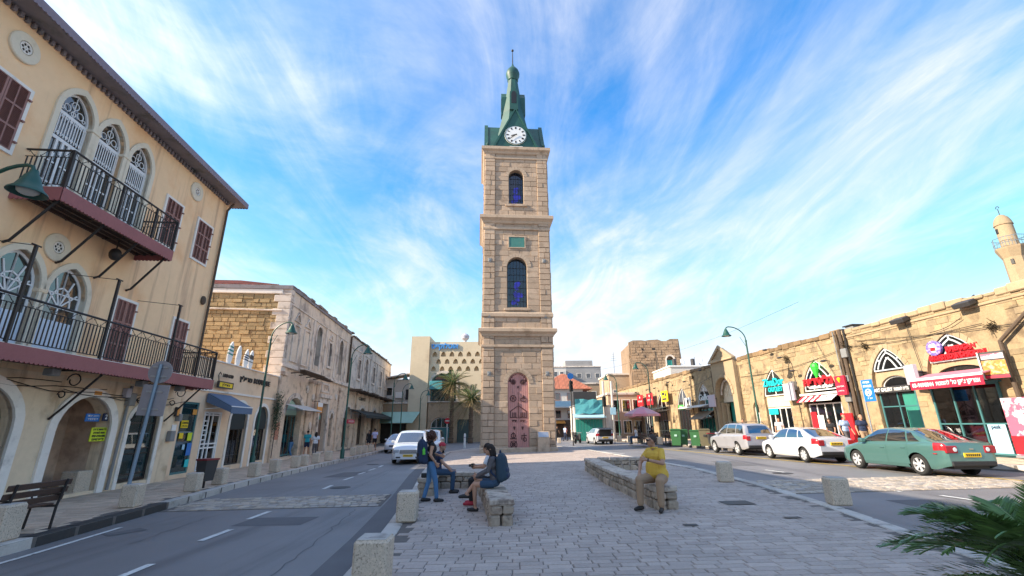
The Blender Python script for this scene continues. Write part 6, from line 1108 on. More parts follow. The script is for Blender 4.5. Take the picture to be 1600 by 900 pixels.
# ------------------------------------------------------------ vehicles (x forward, y left, z up, origin on the ground)
def ip(P, x): return float(np.interp(x, [p[0] for p in P], [p[1] for p in P]))
class Car:
    def __init__(s, name, label, cat, sp, loc, rotz, group=None):
        s.sp = sp; s.t = thing(name, label, cat, loc, rotz, group); s.t.rotation_euler[0] = 0; s.body()
    def secB(s, x, v):                                   # lower body: v 0..1 sill to shoulder, 1..2 shoulder to centre
        sp = s.sp; h, zs, zb = ip(sp['hw'], x), ip(sp['deck'], x), ip(sp['zb'], x); d = zs - zb
        Y = [.94*h, .985*h, h, .995*h, .965*h, .90*h, .5*h, 0]; Z = [zb, zb+.12*d, zb+.42*d, zb+.70*d, zs-.055*d, zs, zs+.028, zs+.036]; V = [0, .15, .45, .72, .93, 1.08, 1.5, 2]
        return np.array([x, np.interp(v, V, Y), np.interp(v, V, Z)])
    def secG(s, x, t):                                   # cabin: t 0..1 belt to roof edge, 1..2 roof edge to centre
        sp = s.sp; zd, zr = ip(sp['deck'], x) - .02, max(ip(sp['roof'], x), ip(sp['deck'], x) - .015); hb = ip(sp['hw'], x) * .925; k = zr - zd; ht = hb - sp.get('tumble', .40) * k
        T = [0, .45, .86, 1.0, 1.14, 1.5, 2]; Y = [hb, hb - (hb-ht)*.40, ht + .02, ht - .035, ht - .12, ht*.5, 0]; Z = [zd, zd + k*.5, zr - .13*k, zr - .045*k, zr - .01*k, zr + .022, zr + .03]
        return np.array([x, np.interp(t, T, Y), np.interp(t, T, Z)])
    def patch(s, fn, x0, x1, t0, t1, nx, ny, off, name, mt, par=None, both=True, xt=None, centre=False):
        if both and not centre:
            r = [s.patch(fn, x0, x1, t0, t1, nx, ny, off, name, mt, par, sd_, xt) for sd_ in (1, -1)] if both is True else None
            if r: return r
        m = MB()
        for sd in ((both,) if both and not centre else (1,)):
            b = len(m.v)
            for i in range(nx + 1):
                for j in range(ny + 1):
                    t = t0 + (t1 - t0) * j / ny; tt = t if not centre else t
                    xa, xb = (x0, x1) if xt is None else (x0 + (xt[0] - x0) * j / ny, x1 + (xt[1] - x1) * j / ny)
                    x = xa + (xb - xa) * i / nx; sg = sd
                    if centre:
                        if t > 2: t, sg = 4 - t, -1
                    p = fn(x, t); e = .02; px_ = fn(min(x + e, s.sp['L']/2), t) - fn(max(x - e, -s.sp['L']/2), t); pt = fn(x, min(t + e, 2)) - fn(x, max(t - e, 0)); n_ = np.cross(px_, pt); n_ = n_ / (np.linalg.norm(n_) + 1e-9)
                    if n_[1] < 0 and n_[2] < .3: n_ = -n_
                    if n_[2] < -.2: n_ = -n_
                    p = p + n_ * off; m.v.append((p[0], sg * p[1], p[2]))
            m.f += [(b+i*(ny+1)+j, b+(i+1)*(ny+1)+j, b+(i+1)*(ny+1)+j+1, b+i*(ny+1)+j+1) for i in range(nx) for j in range(ny)]
        o = m.build(name, mt, par or s.t, True); return o
    def body(s):
        sp = s.sp; L = sp['L']; P = sp['paint']; NX, NV = 72, 22; R = sp['r']; ax = sp['axles']
        e = [(math.sin(math.pi * (i / NX - .5)) * .35 + (i / NX - .5) * 2 * .65) * L / 2 for i in range(NX + 1)]; vv = [2 * j / NV for j in range(NV + 1)]
        m = MB(); idx = {}
        for sd in (1, -1):
            for i, x in enumerate(e):
                for j, v in enumerate(vv):
                    if sd < 0 and j == NV: idx[(sd, i, j)] = idx[(1, i, j)]; continue
                    p = s.secB(x, v); idx[(sd, i, j)] = len(m.v); m.v.append([p[0], sd * p[1], p[2]])
        ra = R + .055; kill = set()
        for i in range(NX):
            for j in range(NV):
                if vv[j] > .9: continue
                c = (s.secB(e[i], vv[j]) + s.secB(e[i+1], vv[j+1])) / 2
                if any((c[0] - a)**2 + (c[2] - R)**2 < ra**2 for a in ax): kill.add((i, j))
        bd = set()
        for i, j in kill:
            for q in ((i, j), (i+1, j), (i, j+1), (i+1, j+1)): bd.add(q)
        for i, j in bd:                                     # pull the rim of each wheel arch onto a circle
            cells = [(i-1, j-1), (i, j-1), (i-1, j), (i, j)]
            if all(c in kill for c in cells): continue
            for sd in (1, -1):
                v = m.v[idx[(sd, i, j)]]; a = min(ax, key=lambda q: abs(q - v[0])); d = math.hypot(v[0] - a, v[2] - R)
                if v[2] > R * .45 and d > 1e-3: v[0] = a + (v[0] - a) * ra / d; v[2] = R + (v[2] - R) * ra / d
        for sd in (1, -1):
            for i in range(NX):
                for j in range(NV):
                    if (i, j) in kill: continue
                    m.f.append((idx[(sd,i,j)], idx[(sd,i+1,j)], idx[(sd,i+1,j+1)], idx[(sd,i,j+1)]))
        for i in (0, NX): m.f.append(tuple(idx[(1, i, j)] for j in range(NV + 1)) + tuple(idx[(-1, i, j)] for j in range(NV - 1, -1, -1)))
        m.v = [tuple(v) for v in m.v]; s.bd = m.build('body', P, s.t, True)
        m = MB(); zb = sp['zb'][1][1]; hw = sp['W'] / 2; a0, a1 = min(ax), max(ax)
        m.box(a0 + ra + .02, -hw*.9, zb - .02, a1 - ra - .02, hw*.9, zb + .25); m.box(-L/2 + .12, -hw*.62, zb + .02, L/2 - .12, hw*.62, zb + .45); m.build('underbody', 'plastic', s.t)
        # cabin
        xr, xf = sp['cab']; NG, NT = 40, 14; m = MB(); idx = {}
        for sd in (1, -1):
            for i in range(NG + 1):
                x = xr + (xf - xr) * i / NG
                for j in range(NT + 1):
                    if sd < 0 and j == NT: idx[(sd, i, j)] = idx[(1, i, j)]; continue
                    p = s.secG(x, 2 * j / NT); idx[(sd, i, j)] = len(m.v); m.v.append((p[0], sd * p[1], p[2]))
            for i in range(NG):
                for j in range(NT): m.f.append((idx[(sd,i,j)], idx[(sd,i+1,j)], idx[(sd,i+1,j+1)], idx[(sd,i,j+1)]))
        m.build('cabin', P, s.t, True)
        for w_ in sp['side_glass']: s.patch(s.secG, w_[0], w_[1], .12, .88, 6, 4, .008, 'side_window', 'car_glass', xt=(w_[2], w_[3]))
        a, b = sp['wind']; s.patch(s.secG, a, b, 1.16, 2.84, 8, 12, .009, 'windscreen', 'car_glass', centre=True)
        a, b = sp['rearg']; s.patch(s.secG, a, b, 1.18, 2.82, 8, 12, .009, 'rear_window', 'car_glass', centre=True)
        for x0, x1 in sp['doors']:
            dd = s.patch(s.secB, x0, x1, .16, .98, 8, 10, .006, 'door', P)
            for sd, d in zip((1, -1), dd): h = MB(); p = s.secB(x0 + .16, .80); h.cbox(p[0] - .09, sd * (p[1] + .02) - .016, p[2] - .018, p[0] + .09, sd * (p[1] + .02) + .016, p[2] + .018, .008); h.build('handle', P, d)
        s.patch(s.secB, a0 + ra + .03, a1 - ra - .03, .0, .10, 10, 2, .012, 'sill', sp.get('sillm', 'plastic'))
        # wheels
        tp = MB(); w = .205; tp.lathe([(R*.66, -w/2), (R*.9, -w/2), (R*.985, -w*.36), (R, -w*.2), (R, w*.2), (R*.985, w*.36), (R*.9, w/2), (R*.66, w/2), (R*.66, -w/2)], 32, axis='y'); tme = tp.mesh('wheel', 'tyre', True)
        rp = MB(); rp.lathe([(R*.67, .02), (R*.67, w*.45), (R*.63, w*.48), (R*.61, w*.30), (R*.61, .02)], 32, axis='y'); rp.lathe([(R*.16, .0), (R*.16, w*.40), (R*.10, w*.44)], 12, axis='y')
        ns = sp.get('spokes', 6)
        for k in range(ns):
            b = len(rp.v); rp.add([(-.028, .30*w, R*.12), (.028, .30*w, R*.12), (.046, .34*w, R*.63), (-.046, .34*w, R*.63), (-.028, .42*w, R*.12), (.028, .42*w, R*.12), (.040, .46*w, R*.63), (-.040, .46*w, R*.63)], [(0,3,2,1), (4,5,6,7), (0,1,5,4), (1,2,6,5), (2,3,7,6), (3,0,4,7)]); rp.xf(Matrix.Rotation(2*math.pi*k/ns + .3, 4, 'Y'), b)
        rme = rp.mesh('rim', 'rim'); dk = MB(); dk.lathe([(R*.64, .0), (R*.64, .012)], 24, axis='y'); dme = dk.mesh('brake_disc', 'plastic')
        for a in ax:
            for sd in (1, -1):
                o = put('wheel', tme, s.t, (a, sd * (sp['W']/2 - w/2 - .015), R)); o.rotation_euler = (0, 0, 0 if sd > 0 else math.pi); put('rim', rme, o); put('brake_disc', dme, o)
        m = MB()
        for a in ax:
            for sd in (1, -1): m.lathe([(ra + .012, -.5 * w - .14), (ra + .012, w*.3)], 24, (a, sd * (sp['W']/2 - w/2 - .03), R), 'y') if False else None
        for sd in (1, -1): m = MB(); p = s.secG(sp['mirror'], .1); m.cbox(p[0] - .10, sd * (p[1] + .13) - .09, p[2] + .0, p[0] + .08, sd * (p[1] + .13) + .09, p[2] + .14, .03); m.box(p[0] - .03, min(sd*(p[1]-.02), sd*(p[1]+.1)), p[2] + .03, p[0] + .03, max(sd*(p[1]-.02), sd*(p[1]+.1)), p[2] + .07); m.build('mirror', sp.get('mirm', P), s.t)
    def bx(s, name, mt, x0, y0, z0, x1, y1, z1, c=.02, par=None, mirror=False):
        r = []
        for sd in ((1, -1) if mirror else (1,)):
            ya, yb = sorted((sd*y0, sd*y1)); m = MB(); m.cbox(x0, ya, z0, x1, yb, z1, c); r.append(m.build(name, mt, par or s.t))
        return r
def rear_end(c, sp, plate_z, lamp=(.42, .80, .72, .94), lampw=.10, inner=True, glyph=True):
    L = sp['L']; xr = -L / 2
    c.patch(c.secB, xr + .004, xr + sp.get('lampside', .34), .70, 1.0, 5, 4, .010, 'tail_light', 'lens_red')
    for sd in (1, -1):
        ya, yb = sorted((sd * lamp[0], sd * lamp[1])); m = MB(); m.cbox(xr - .018, ya, lamp[2], xr + .05, yb, lamp[3], .02); o = m.build('tail_light', 'lens_red', c.t)
        if inner: m = MB(); m.lathe([(.065, -.026), (.05, -.032)], 14, (xr, sd * (lamp[0] + .10), (lamp[2] + lamp[3]) / 2), 'x'); m.build('lamp', 'lens_white', o)
    m = MB(); m.cbox(xr - .025, -.27, plate_z, xr + .02, .27, plate_z + .13, .01); p = m.build('number_plate', 'plate_yellow', c.t); m = MB()
    for k in range(7): m.box(xr - .028, -.22 + k * .065, plate_z + .035, xr - .025, -.22 + k * .065 + .038, plate_z + .10)
    m.build('digits', 'black', p)
    zb = sp['zb'][0][1]; m = MB(); m.cbox(xr - .03, -sp['hw'][0][1] * .97, zb - .02, xr + .12, sp['hw'][0][1] * .97, zb + .13, .03); m.build('lower_bumper', 'plastic', c.t)
SEDAN = dict(L=4.6, W=1.80, axles=(-1.32, 1.33), r=.325, paint='car_green', cab=(-2.0, 1.18), tumble=.42,
    deck=[(-2.3, .90), (-2.26, 1.0), (-2.15, 1.035), (-1.6, 1.05), (-1.0, 1.0), (0, .965), (1.0, .955), (1.25, .93), (1.9, .80), (2.2, .66), (2.3, .55)],
    hw=[(-2.3, .73), (-2.2, .81), (-2.0, .865), (-1.5, .895), (0, .90), (1.4, .89), (1.9, .84), (2.15, .74), (2.3, .55)], zb=[(-2.3, .36), (-1.9, .23), (1.9, .22), (2.3, .30)],
    roof=[(-2.0, 1.03), (-1.6, 1.17), (-1.05, 1.38), (-.6, 1.445), (0, 1.465), (.35, 1.43), (.8, 1.20), (1.18, .94)], wind=(.42, 1.10), rearg=(-1.88, -1.02),
    side_glass=[(-.12, .98, -.14, .46), (-.98, -.18, -.86, -.20), (-1.5, -1.05, -1.12, -.93)], doors=[(-.16, .92), (-1.02, -.18)], mirror=.82)
MAL = dict(SEDAN); c = Car('green_sedan', 'metallic green sedan parked by the market kerb, alloy wheels', 'car', MAL, (14.05, 17.0, gz(14.0, -.08)), rad(91.5)); rear_end(c, MAL, .60)
c.bx('badge', 'chrome', -2.325, -.07, .83, -2.295, .07, .86, .005); c.bx('side_marker', 'lens_red', -2.05, .855, .68, -1.92, .885, .71, .005, mirror=True)
OCT = dict(SEDAN, paint='car_white', spokes=7, r=.315, L=4.6); c = Car('white_sedan', 'white sedan parked between the green sedan and the silver off-roader', 'car', OCT, (13.75, 22.6, gz(13.6, -.08)), rad(92)); rear_end(c, OCT, .74, lamp=(.52, .78, .72, .96), inner=False)
SUV = dict(L=4.5, W=1.85, axles=(-1.28, 1.34), r=.35, paint='car_silver', cab=(-2.16, 1.05), tumble=.30, spokes=5,
    deck=[(-2.25, 1.0), (-2.2, 1.08), (-1.8, 1.10), (0, 1.07), (1.0, 1.04), (1.25, 1.0), (1.85, .92), (2.1, .78), (2.25, .62)], hw=[(-2.25, .80), (-2.1, .87), (-1.6, .915), (0, .925), (1.4, .915), (1.9, .86), (2.12, .76), (2.25, .6)], zb=[(-2.25, .42), (-1.9, .32), (1.9, .32), (2.25, .42)],
    roof=[(-2.16, 1.10), (-2.05, 1.40), (-1.85, 1.62), (-1.4, 1.69), (-.3, 1.71), (.2, 1.66), (.65, 1.36), (1.05, 1.04)], wind=(.26, 1.0), rearg=(-2.14, -1.92), side_glass=[(-.18, .88, -.2, .30), (-1.15, -.24, -1.1, -.26), (-1.95, -1.22, -1.75, -1.18)], doors=[(-.2, .86), (-1.1, -.24)], mirror=.72, lampside=.28)
c = Car('silver_offroader', 'silver off-roader with roof rails parked at the market kerb', 'car', SUV, (13.35, 27.9, gz(13.2, -.08)), rad(93)); rear_end(c, SUV, .86, lamp=(.60, .82, .78, 1.02), inner=False)
for sd in (1, -1): m = MB(); m.tube([(-1.7, sd*.6, 1.69), (-1.5, sd*.6, 1.76), (0, sd*.6, 1.78), (.2, sd*.6, 1.70)], .02, 6); m.build('roof_rail', 'plastic', c.t)
m = MB(); m.cbox(-2.262, -.62, 1.14, -2.245, .62, 1.15, .003); m.build('trim', 'plastic', c.t)
HAT = dict(SEDAN, L=4.1, paint='car_white', cab=(-1.98, 1.2), deck=[(-2.05, .92), (-1.98, 1.0), (-1, .98), (0, .96), (1.05, .95), (1.6, .85), (1.9, .72), (2.05, .58)], hw=[(-2.05, .76), (-1.9, .84), (-1.4, .87), (0, .88), (1.4, .86), (1.8, .78), (2.05, .6)], zb=[(-2.05, .35), (-1.7, .24), (1.7, .23), (2.05, .32)], roof=[(-1.98, .99), (-1.85, 1.25), (-1.6, 1.40), (-.6, 1.47), (.1, 1.46), (.45, 1.38), (.85, 1.16), (1.2, .95)], wind=(.5, 1.12), rearg=(-1.96, -1.7), side_glass=[(-.2, .95, -.2, .5), (-1.2, -.26, -1.1, -.28)], doors=[(-.2, .9)], axles=(-1.25, 1.25), r=.31)
P_ = G(929, 692, -.08); c = Car('hatchback', 'white hatchback with its tailgate raised, parked beyond the parasol', 'car', HAT, (P_.x, 46.5, gz(P_.x, -.08)), rad(97)); rear_end(c, HAT, .55, lamp=(.56, .78, .78, 1.0), inner=False)
c.bx('open_boot', 'black', -2.06, -.60, .72, -1.9, .60, 1.34, .02); m = MB(); m.cbox(-.75, -.62, 0, 0, .62, .06, .02); m.xf(Matrix.Translation((-1.72, 0, 1.47)) @ Matrix.Rotation(rad(-12), 4, 'Y')); m.build('tailgate', 'plastic', c.t)
VAN = dict(L=5.1, W=1.95, axles=(-1.5, 1.55), r=.33, paint='van_white', cab=(-2.48, 1.72), tumble=.22, spokes=6,
    deck=[(-2.55, 1.0), (-2.45, 1.08), (0, 1.06), (1.3, 1.08), (1.75, 1.04), (2.2, .93), (2.42, .80), (2.55, .66)], hw=[(-2.55, .88), (-2.3, .95), (0, .98), (1.7, .965), (2.2, .92), (2.42, .84), (2.55, .70)], zb=[(-2.55, .36), (-2.2, .24), (2.2, .22), (2.55, .28)],
    roof=[(-2.48, 1.08), (-2.35, 1.5), (-2.1, 1.68), (-1, 1.75), (.4, 1.74), (.85, 1.66), (1.3, 1.36), (1.72, 1.06)], wind=(.92, 1.66), rearg=(-2.46, -2.2), side_glass=[(.1, 1.4, .1, .85), (-1.1, .04, -1.1, .04), (-2.2, -1.16, -2.0, -1.16)], doors=[(.08, 1.3), (-1.1, .04)], mirror=1.25)
def van_front(c):
    xf = 2.55
    c.patch(c.secB, 2.30, 2.535, .66, 1.0, 5, 4, .012, 'headlight', 'lens_head')
    for sd in (1, -1): ya, yb = sorted((sd*.50, sd*.74)); m = MB(); m.cbox(xf - .09, ya, .60, xf + .015, yb, .78, .03); m.build('headlight', 'lens_head', c.t)
    m = MB(); m.cbox(xf - .05, -.46, .56, xf + .02, .46, .76, .02); g_ = m.build('grille', 'plastic', c.t); m = MB()
    for k in range(4): m.box(xf + .018, -.44, .58 + k * .047, xf + .03, .44, .60 + k * .047)
    m.build('grille_bar', 'chrome', g_); m = MB(); m.cbox(xf + .0, -.27, .40, xf + .03, .27, .52, .01); p = m.build('number_plate', 'plate_yellow', c.t); m = MB()
    for k in range(7): m.box(xf + .03, -.22 + k * .065, .43, xf + .033, -.22 + k * .065 + .038, .49)
    m.build('digits', 'black', p)
    for sd in (1, -1): ya, yb = sorted((sd*.40, sd*.66)); m = MB(); m.cbox(xf - .05, ya, .32, xf + .012, yb, .42, .02); m.build('fog_recess', 'plastic', c.t)
P_ = G(632, 726, -.08); c = Car('white_van', 'white people carrier with chrome grille driving up the left road', 'van', VAN, (P_.x - .1, P_.y + 2.5, gz(P_.x, -.08)), rad(-84)); van_front(c)
V2 = dict(VAN); c2 = Car('queuing_van', 'white van queuing behind the people carrier, half hidden by the curly-haired woman', 'van', V2, (-6.3, 36.0, gz(-6.3, -.08)), rad(-86)); van_front(c2)
S2 = dict(SEDAN, paint='car_white'); c = Car('parked_white_car', 'white car seen above the left shoulder of the people carrier', 'car', S2, (-9.9, 41.0, gz(-9.9, -.08)), rad(-86)); c.bx('headlight', 'lens_white', 2.12, .46, .58, 2.26, .68, .70, .02, mirror=True); c.bx('grille', 'plastic', 2.24, -.4, .5, 2.31, .4, .62, .02)
# motor scooter near the kiosk
P_ = G(903, 693, -.08); t = thing('motor_scooter', 'dark motor scooter standing in front of the turquoise kiosk', 'scooter', (P_.x, P_.y, gz(P_.x, -.08)), rad(60))
for x in (-.62, .62): m = MB(); m.lathe([(.16, -.05), (.26, -.05), (.28, 0), (.26, .05), (.16, .05), (.16, -.05)], 16, (x, 0, .28), 'y'); m.build('wheel', 'tyre', t)
m = MB(); m.tube([(.62, 0, .28), (.48, 0, .7), (.4, 0, 1.02)], .04, 6); m.tube([(.4, -.3, 1.05), (.4, .3, 1.05)], .025, 6); m.build('fork', 'grey_metal', t); m = MB(); m.cbox(-.75, -.16, .4, .0, .16, .72, .06); m.cbox(-.05, -.16, .28, .42, .16, .38, .03); m.cbox(.36, -.18, .38, .48, .18, .95, .04); m.build('body', 'plastic', t); m = MB(); m.cbox(-.7, -.14, .72, -.02, .14, .82, .04); m.build('seat', 'black', t); m = MB(); m.cbox(-.95, -.2, .8, -.62, .2, 1.12, .05); m.build('top_box', 'sign_dark', t)
# ------------------------------------------------------------ people
def caps(m, p0, r0, p1, r1, n=12):
    p0, p1 = Vector(p0), Vector(p1); d = p1 - p0; l = d.length; prof = []
    if l < 1e-5:
        m.ball(p0, max(r0, r1), n, 8); return
    for i in range(5): a = math.pi / 2 * i / 4; prof.append((max(1e-5, r0 * math.sin(a)), -r0 * math.cos(a)))
    for i in range(5): a = math.pi / 2 * i / 4; prof.append((max(1e-5, r1 * math.cos(a)), l + r1 * math.sin(a)))
    b = len(m.v); m.lathe(prof, n); m.xf(Matrix.Translation(p0) @ d.to_track_quat('Z', 'Y').to_matrix().to_4x4(), b)
def blend(name, prims, voxel, par, it=4):
    """prims (p0, r0, p1, r1, material) or ('e', centre, radii, material): merged into one continuous skin, coloured by the nearest piece"""
    m = MB()
    for p in prims:
        if p[0] == 'e': m.ball(p[1], 1, 14, 10, p[2])
        else: caps(m, *p[:4])
    me = m.mesh(name + '_raw', None); o = link(bpy.data.objects.new(name + '_tmp', me)); r = o.modifiers.new('r', 'REMESH'); r.mode = 'VOXEL'; r.voxel_size = voxel; sm = o.modifiers.new('s', 'SMOOTH'); sm.factor = .5; sm.iterations = it
    out = bpy.data.meshes.new_from_object(o.evaluated_get(bpy.context.evaluated_depsgraph_get())); bpy.data.objects.remove(o); bpy.data.meshes.remove(me); out.name = name; out.materials.clear()
    ms = []
    for p in prims:
        if p[-1] not in ms: ms.append(p[-1])
    for k in ms: out.materials.append(M[k])
    n = len(out.polygons); C_ = np.empty(n * 3); out.polygons.foreach_get('center', C_); C_ = C_.reshape(-1, 3); best = np.full(n, 1e9); ix = np.zeros(n, int)
    for p in prims:
        if p[0] == 'e':
            q = (C_ - np.array(p[1])) / np.array(p[2]); d = (np.linalg.norm(q, axis=1) - 1) * min(p[2])
        else:
            a, b = np.array(p[0], float), np.array(p[2], float); ab = b - a; t = np.clip(((C_ - a) @ ab) / (ab @ ab + 1e-9), 0, 1); d = np.linalg.norm(C_ - a - t[:, None] * ab, axis=1) - (p[1] + (p[3] - p[1]) * t)
        k = d < best; best[k] = d[k]; ix[k] = ms.index(p[-1])
    out.polygons.foreach_set('material_index', ix.astype(np.int32)); out.polygons.foreach_set('use_smooth', np.ones(n, bool)); out.update()
    return put(name, out, par)
def hand(pr, wr, d, up, side, skin, curl=.6, fingers=True, k=1.0):
    """palm leaves the wrist along d; up = back of the hand; side = +1 if the thumb lies towards d x up"""
    wr, d, up = Vector(wr), Vector(d).normalized(), Vector(up); up = (up - d * up.dot(d)).normalized(); lat = d.cross(up) * side
    if not fingers: pr.append((wr, .03, wr + d * .11, .028, skin)); return
    for o_ in (-.022, .0, .022): pr.append((wr + lat * o_ * .6, .021 * k, wr + d * .085 + lat * o_ * 1.15, .017 * k, skin))
    for i, (o_, l) in enumerate(((.031, .040), (.011, .045), (-.010, .041), (-.030, .033))):
        a = wr + d * .088 + lat * o_; c1 = curl * .6; d1 = (d * math.cos(c1) - up * math.sin(c1)); b = a + d1 * l; c2 = curl * 1.5; d2 = (d * math.cos(c2) - up * math.sin(c2)); c = b + d2 * l * .85
        pr += [(a, .0105 * k, b, .0095 * k, skin), (b, .0095 * k, c, .008 * k, skin)]
    a = wr + d * .03 + lat * .028; b = a + (d * .6 + lat * .75 - up * .2).normalized() * .042; pr += [(a, .013 * k, b, .0115 * k, skin), (b, .0115 * k, b + (d * .85 + lat * .25 - up * .3).normalized() * .033, .009 * k, skin)]
def person(label, loc, rotz, J=None, top='black_cloth', sleeve='short', bottom='jeans', legs='long', shoe='shoe', skin='skin', hair='hair_dark', hairstyle='short', fat=1.0, near=False, look=(0, 0), handc=(.6, .6), group=None, h=1.0, voxel=None, handd=(None, None), shirt_tail=False):
    """y forward, x to the right hand side"""
    D = dict(hip=(0, 0, .92), chest=(0, .01, 1.28), neck=(0, .0, 1.45), head=(0, .03, 1.57), shR=(.175, -.01, 1.39), shL=(-.175, -.01, 1.39), elR=(.23, -.04, 1.12), elL=(-.23, -.04, 1.12), wrR=(.25, .06, .88), wrL=(-.25, .06, .88), hpR=(.085, 0, .90), hpL=(-.085, 0, .90), knR=(.095, .03, .49), knL=(-.095, .03, .49), anR=(.10, -.02, .085), anL=(-.10, -.02, .085), toR=(.125, .14, .04), toL=(-.125, .14, .04))
    D.update(J or {}); V = {k: Vector(v) for k, v in D.items()}; t = thing('person', label, 'person', loc, rotz, group); t.scale = (h, h, h); pr = []; f = fat
    up = (V['neck'] - V['hip']).normalized(); rt = (V['shR'] - V['shL']).normalized(); fw = up.cross(rt).normalized(); mid = V['hip'].lerp(V['chest'], .5)
    wl, wr_ = V['hip'] + rt * .06 * f, V['hip'] - rt * .06 * f
    pr += [(V['hip'] + rt * .065, .105 * f, V['hip'] - rt * .065, .105 * f, bottom), (mid + rt * .05 * f, .105 * f, mid - rt * .05 * f, .105 * f, top), (V['hip'] + up * .09 + rt * .055 * f, .108 * f, V['hip'] + up * .09 - rt * .055 * f, .108 * f, top), (V['chest'] + rt * .08, .118 * (f * .6 + .4), V['chest'] - rt * .08, .118 * (f * .6 + .4), top), (V['chest'] + up * .07 + rt * .10, .085, V['chest'] + up * .07 - rt * .10, .085, top)]
    if f > 1.1: pr.append((mid + fw * .07 * f, .115 * f, V['hip'] + up * .10 + fw * .075 * f, .115 * f, top))
    if shirt_tail: pr.append((V['hip'] + rt * .075 * f + up * .03, .115 * f, V['hip'] - rt * .075 * f + up * .03, .115 * f, top))
    pr += [(V['shR'], .062, V['shL'], .062, top if sleeve != 'none' else top), (V['neck'] - up * .05, .052, V['head'] - up * .02, .047, skin)]
    for s_ in ('R', 'L'):
        sh, el, wr = V['sh' + s_], V['el' + s_], V['wr' + s_]; a = sh.lerp(el, .58)
        if sleeve == 'long': pr += [(sh, .058, el, .046, top), (el, .045, wr, .034, top)]
        elif sleeve == 'short': pr += [(sh, .062, a, .056 * (f * .5 + .5), top), (a, .045, el, .041, skin), (el, .041, wr, .028, skin)]
        else: pr += [(sh, .05, el, .040, skin), (el, .039, wr, .027, skin)]
        i_ = 0 if s_ == 'R' else 1; hd = Vector(handd[i_]) if handd[i_] else (wr - el).normalized(); ref = rt if s_ == 'R' else -rt; ref = ref if abs(ref.dot(hd)) < .85 else up
        if handd[i_]: ref = Vector((0, 0, 1)) if abs(hd.normalized().z) < .8 else fw
        hand(pr, wr, hd, ref, 1 if s_ == 'L' else -1, skin, handc[i_], near)
        hp, kn, an, to = V['hp' + s_], V['kn' + s_], V['an' + s_], V['to' + s_]
        if legs == 'long': pr += [(hp, .092 * (f * .8 + .2), kn, .066 * (f * .9 + .1), bottom), (kn, .064 * (f * .9 + .1), an + (kn - an) * .10, .052 * (f * .7 + .3), bottom)]
        else: q = hp.lerp(kn, .55); pr += [(hp, .092, q, .082, bottom), (q, .070, kn, .054, skin), (kn, .054, kn.lerp(an, .35), .052, skin), (kn.lerp(an, .35), .052, an, .034, skin)]
        hl = an + (an - to) * .28; hl.z = to.z + .004; pr += [(hl, .042, an.lerp(to, .5) - Vector((0, 0, .02)), .044, shoe), (an.lerp(to, .5) - Vector((0, 0, .02)), .044, to, .036, shoe), (an, .038, hl, .04, shoe if legs == 'long' else skin)]
    Hh = V['head']; E_ = Matrix.Rotation(look[0], 3, 'Z') @ Matrix.Rotation(look[1], 3, 'X'); hp_ = lambda x, y, z: Hh + E_ @ Vector((x, y, z))
    pr += [('e', tuple(hp_(0, -.012, .035)), (.076, .094, .098), skin), (hp_(0, .03, -.01), .062, hp_(0, .048, -.062), .040, skin), (hp_(.0, .03, -.03), .060, hp_(0, .02, -.05), .05, skin)]
    if near: pr += [(hp_(0, .088, .025), .010, hp_(0, .104, -.012), .014, skin), (hp_(.076, -.005, .03), .016, hp_(.078, -.012, -.01), .012, skin), (hp_(-.076, -.005, .03), .016, hp_(-.078, -.012, -.01), .012, skin), (hp_(-.02, .076, -.045), .011, hp_(.02, .076, -.045), .011, skin)]
    blend('body', pr, voxel or (.0085 if near else .022), t, 3 if near else 2)
    if near:
        m = MB()
        for s_ in (-1, 1): m.ball(hp_(s_ * .03, .079, .026), .011, 8, 6)
        m.build('eyes', 'eye', t, True)
    hr = []; R = random.Random(3)
    if hairstyle in ('short', 'receding'): hr = [('e', tuple(hp_(0, -.022, .048 if hairstyle == 'short' else .036)), (.083, .096, .098), hair)]
    elif hairstyle == 'long': hr = [('e', tuple(hp_(0, -.02, .045)), (.088, .100, .102), hair), (hp_(0, -.055, .02), .085, hp_(.0, -.085, -.17), .065, hair), (hp_(.06, -.02, .0), .038, hp_(.07, -.02, -.16), .03, hair), (hp_(-.06, -.02, .0), .038, hp_(-.07, -.02, -.16), .03, hair)]
    elif hairstyle == 'tail': hr = [('e', tuple(hp_(0, -.02, .045)), (.086, .098, .10), hair), (hp_(0, -.1, .07), .04, hp_(0, -.13, -.12), .026, hair)]
    elif hairstyle == 'cap': hr = [('e', tuple(hp_(0, -.012, .055)), (.086, .1, .085), hair), (hp_(-.04, .09, .06), .012, hp_(.04, .09, .06), .012, hair), (hp_(-.03, .13, .05), .01, hp_(.03, .13, .05), .01, hair)]
    elif hairstyle == 'curly':
        hr = [('e', tuple(hp_(0, -.03, .04)), (.12, .115, .12), hair)]
        for k in range(90):
            a, b = R.uniform(0, 6.28), R.uniform(-1.1, 1.5); q = Vector((math.cos(a) * math.cos(b) * .135, -.04 + math.sin(a) * math.cos(b) * .125, .02 + math.sin(b) * .135))
            if q.y > .03 and q.z < .09: continue
            hr.append((hp_(*q), .022, hp_(*(q * 1.12)), .016, hair))
        hr.append((hp_(0, -.08, -.06), .07, hp_(0, -.09, -.14), .06, hair))
    if hr:
        if hairstyle == 'receding': hr = [('e', tuple(hp_(0, -.03, .022)), (.0815, .0905, .088), hair)]
        blend('hair', hr, .008 if near else .02, t, 1 if hairstyle == 'curly' else 2)
    return t, V
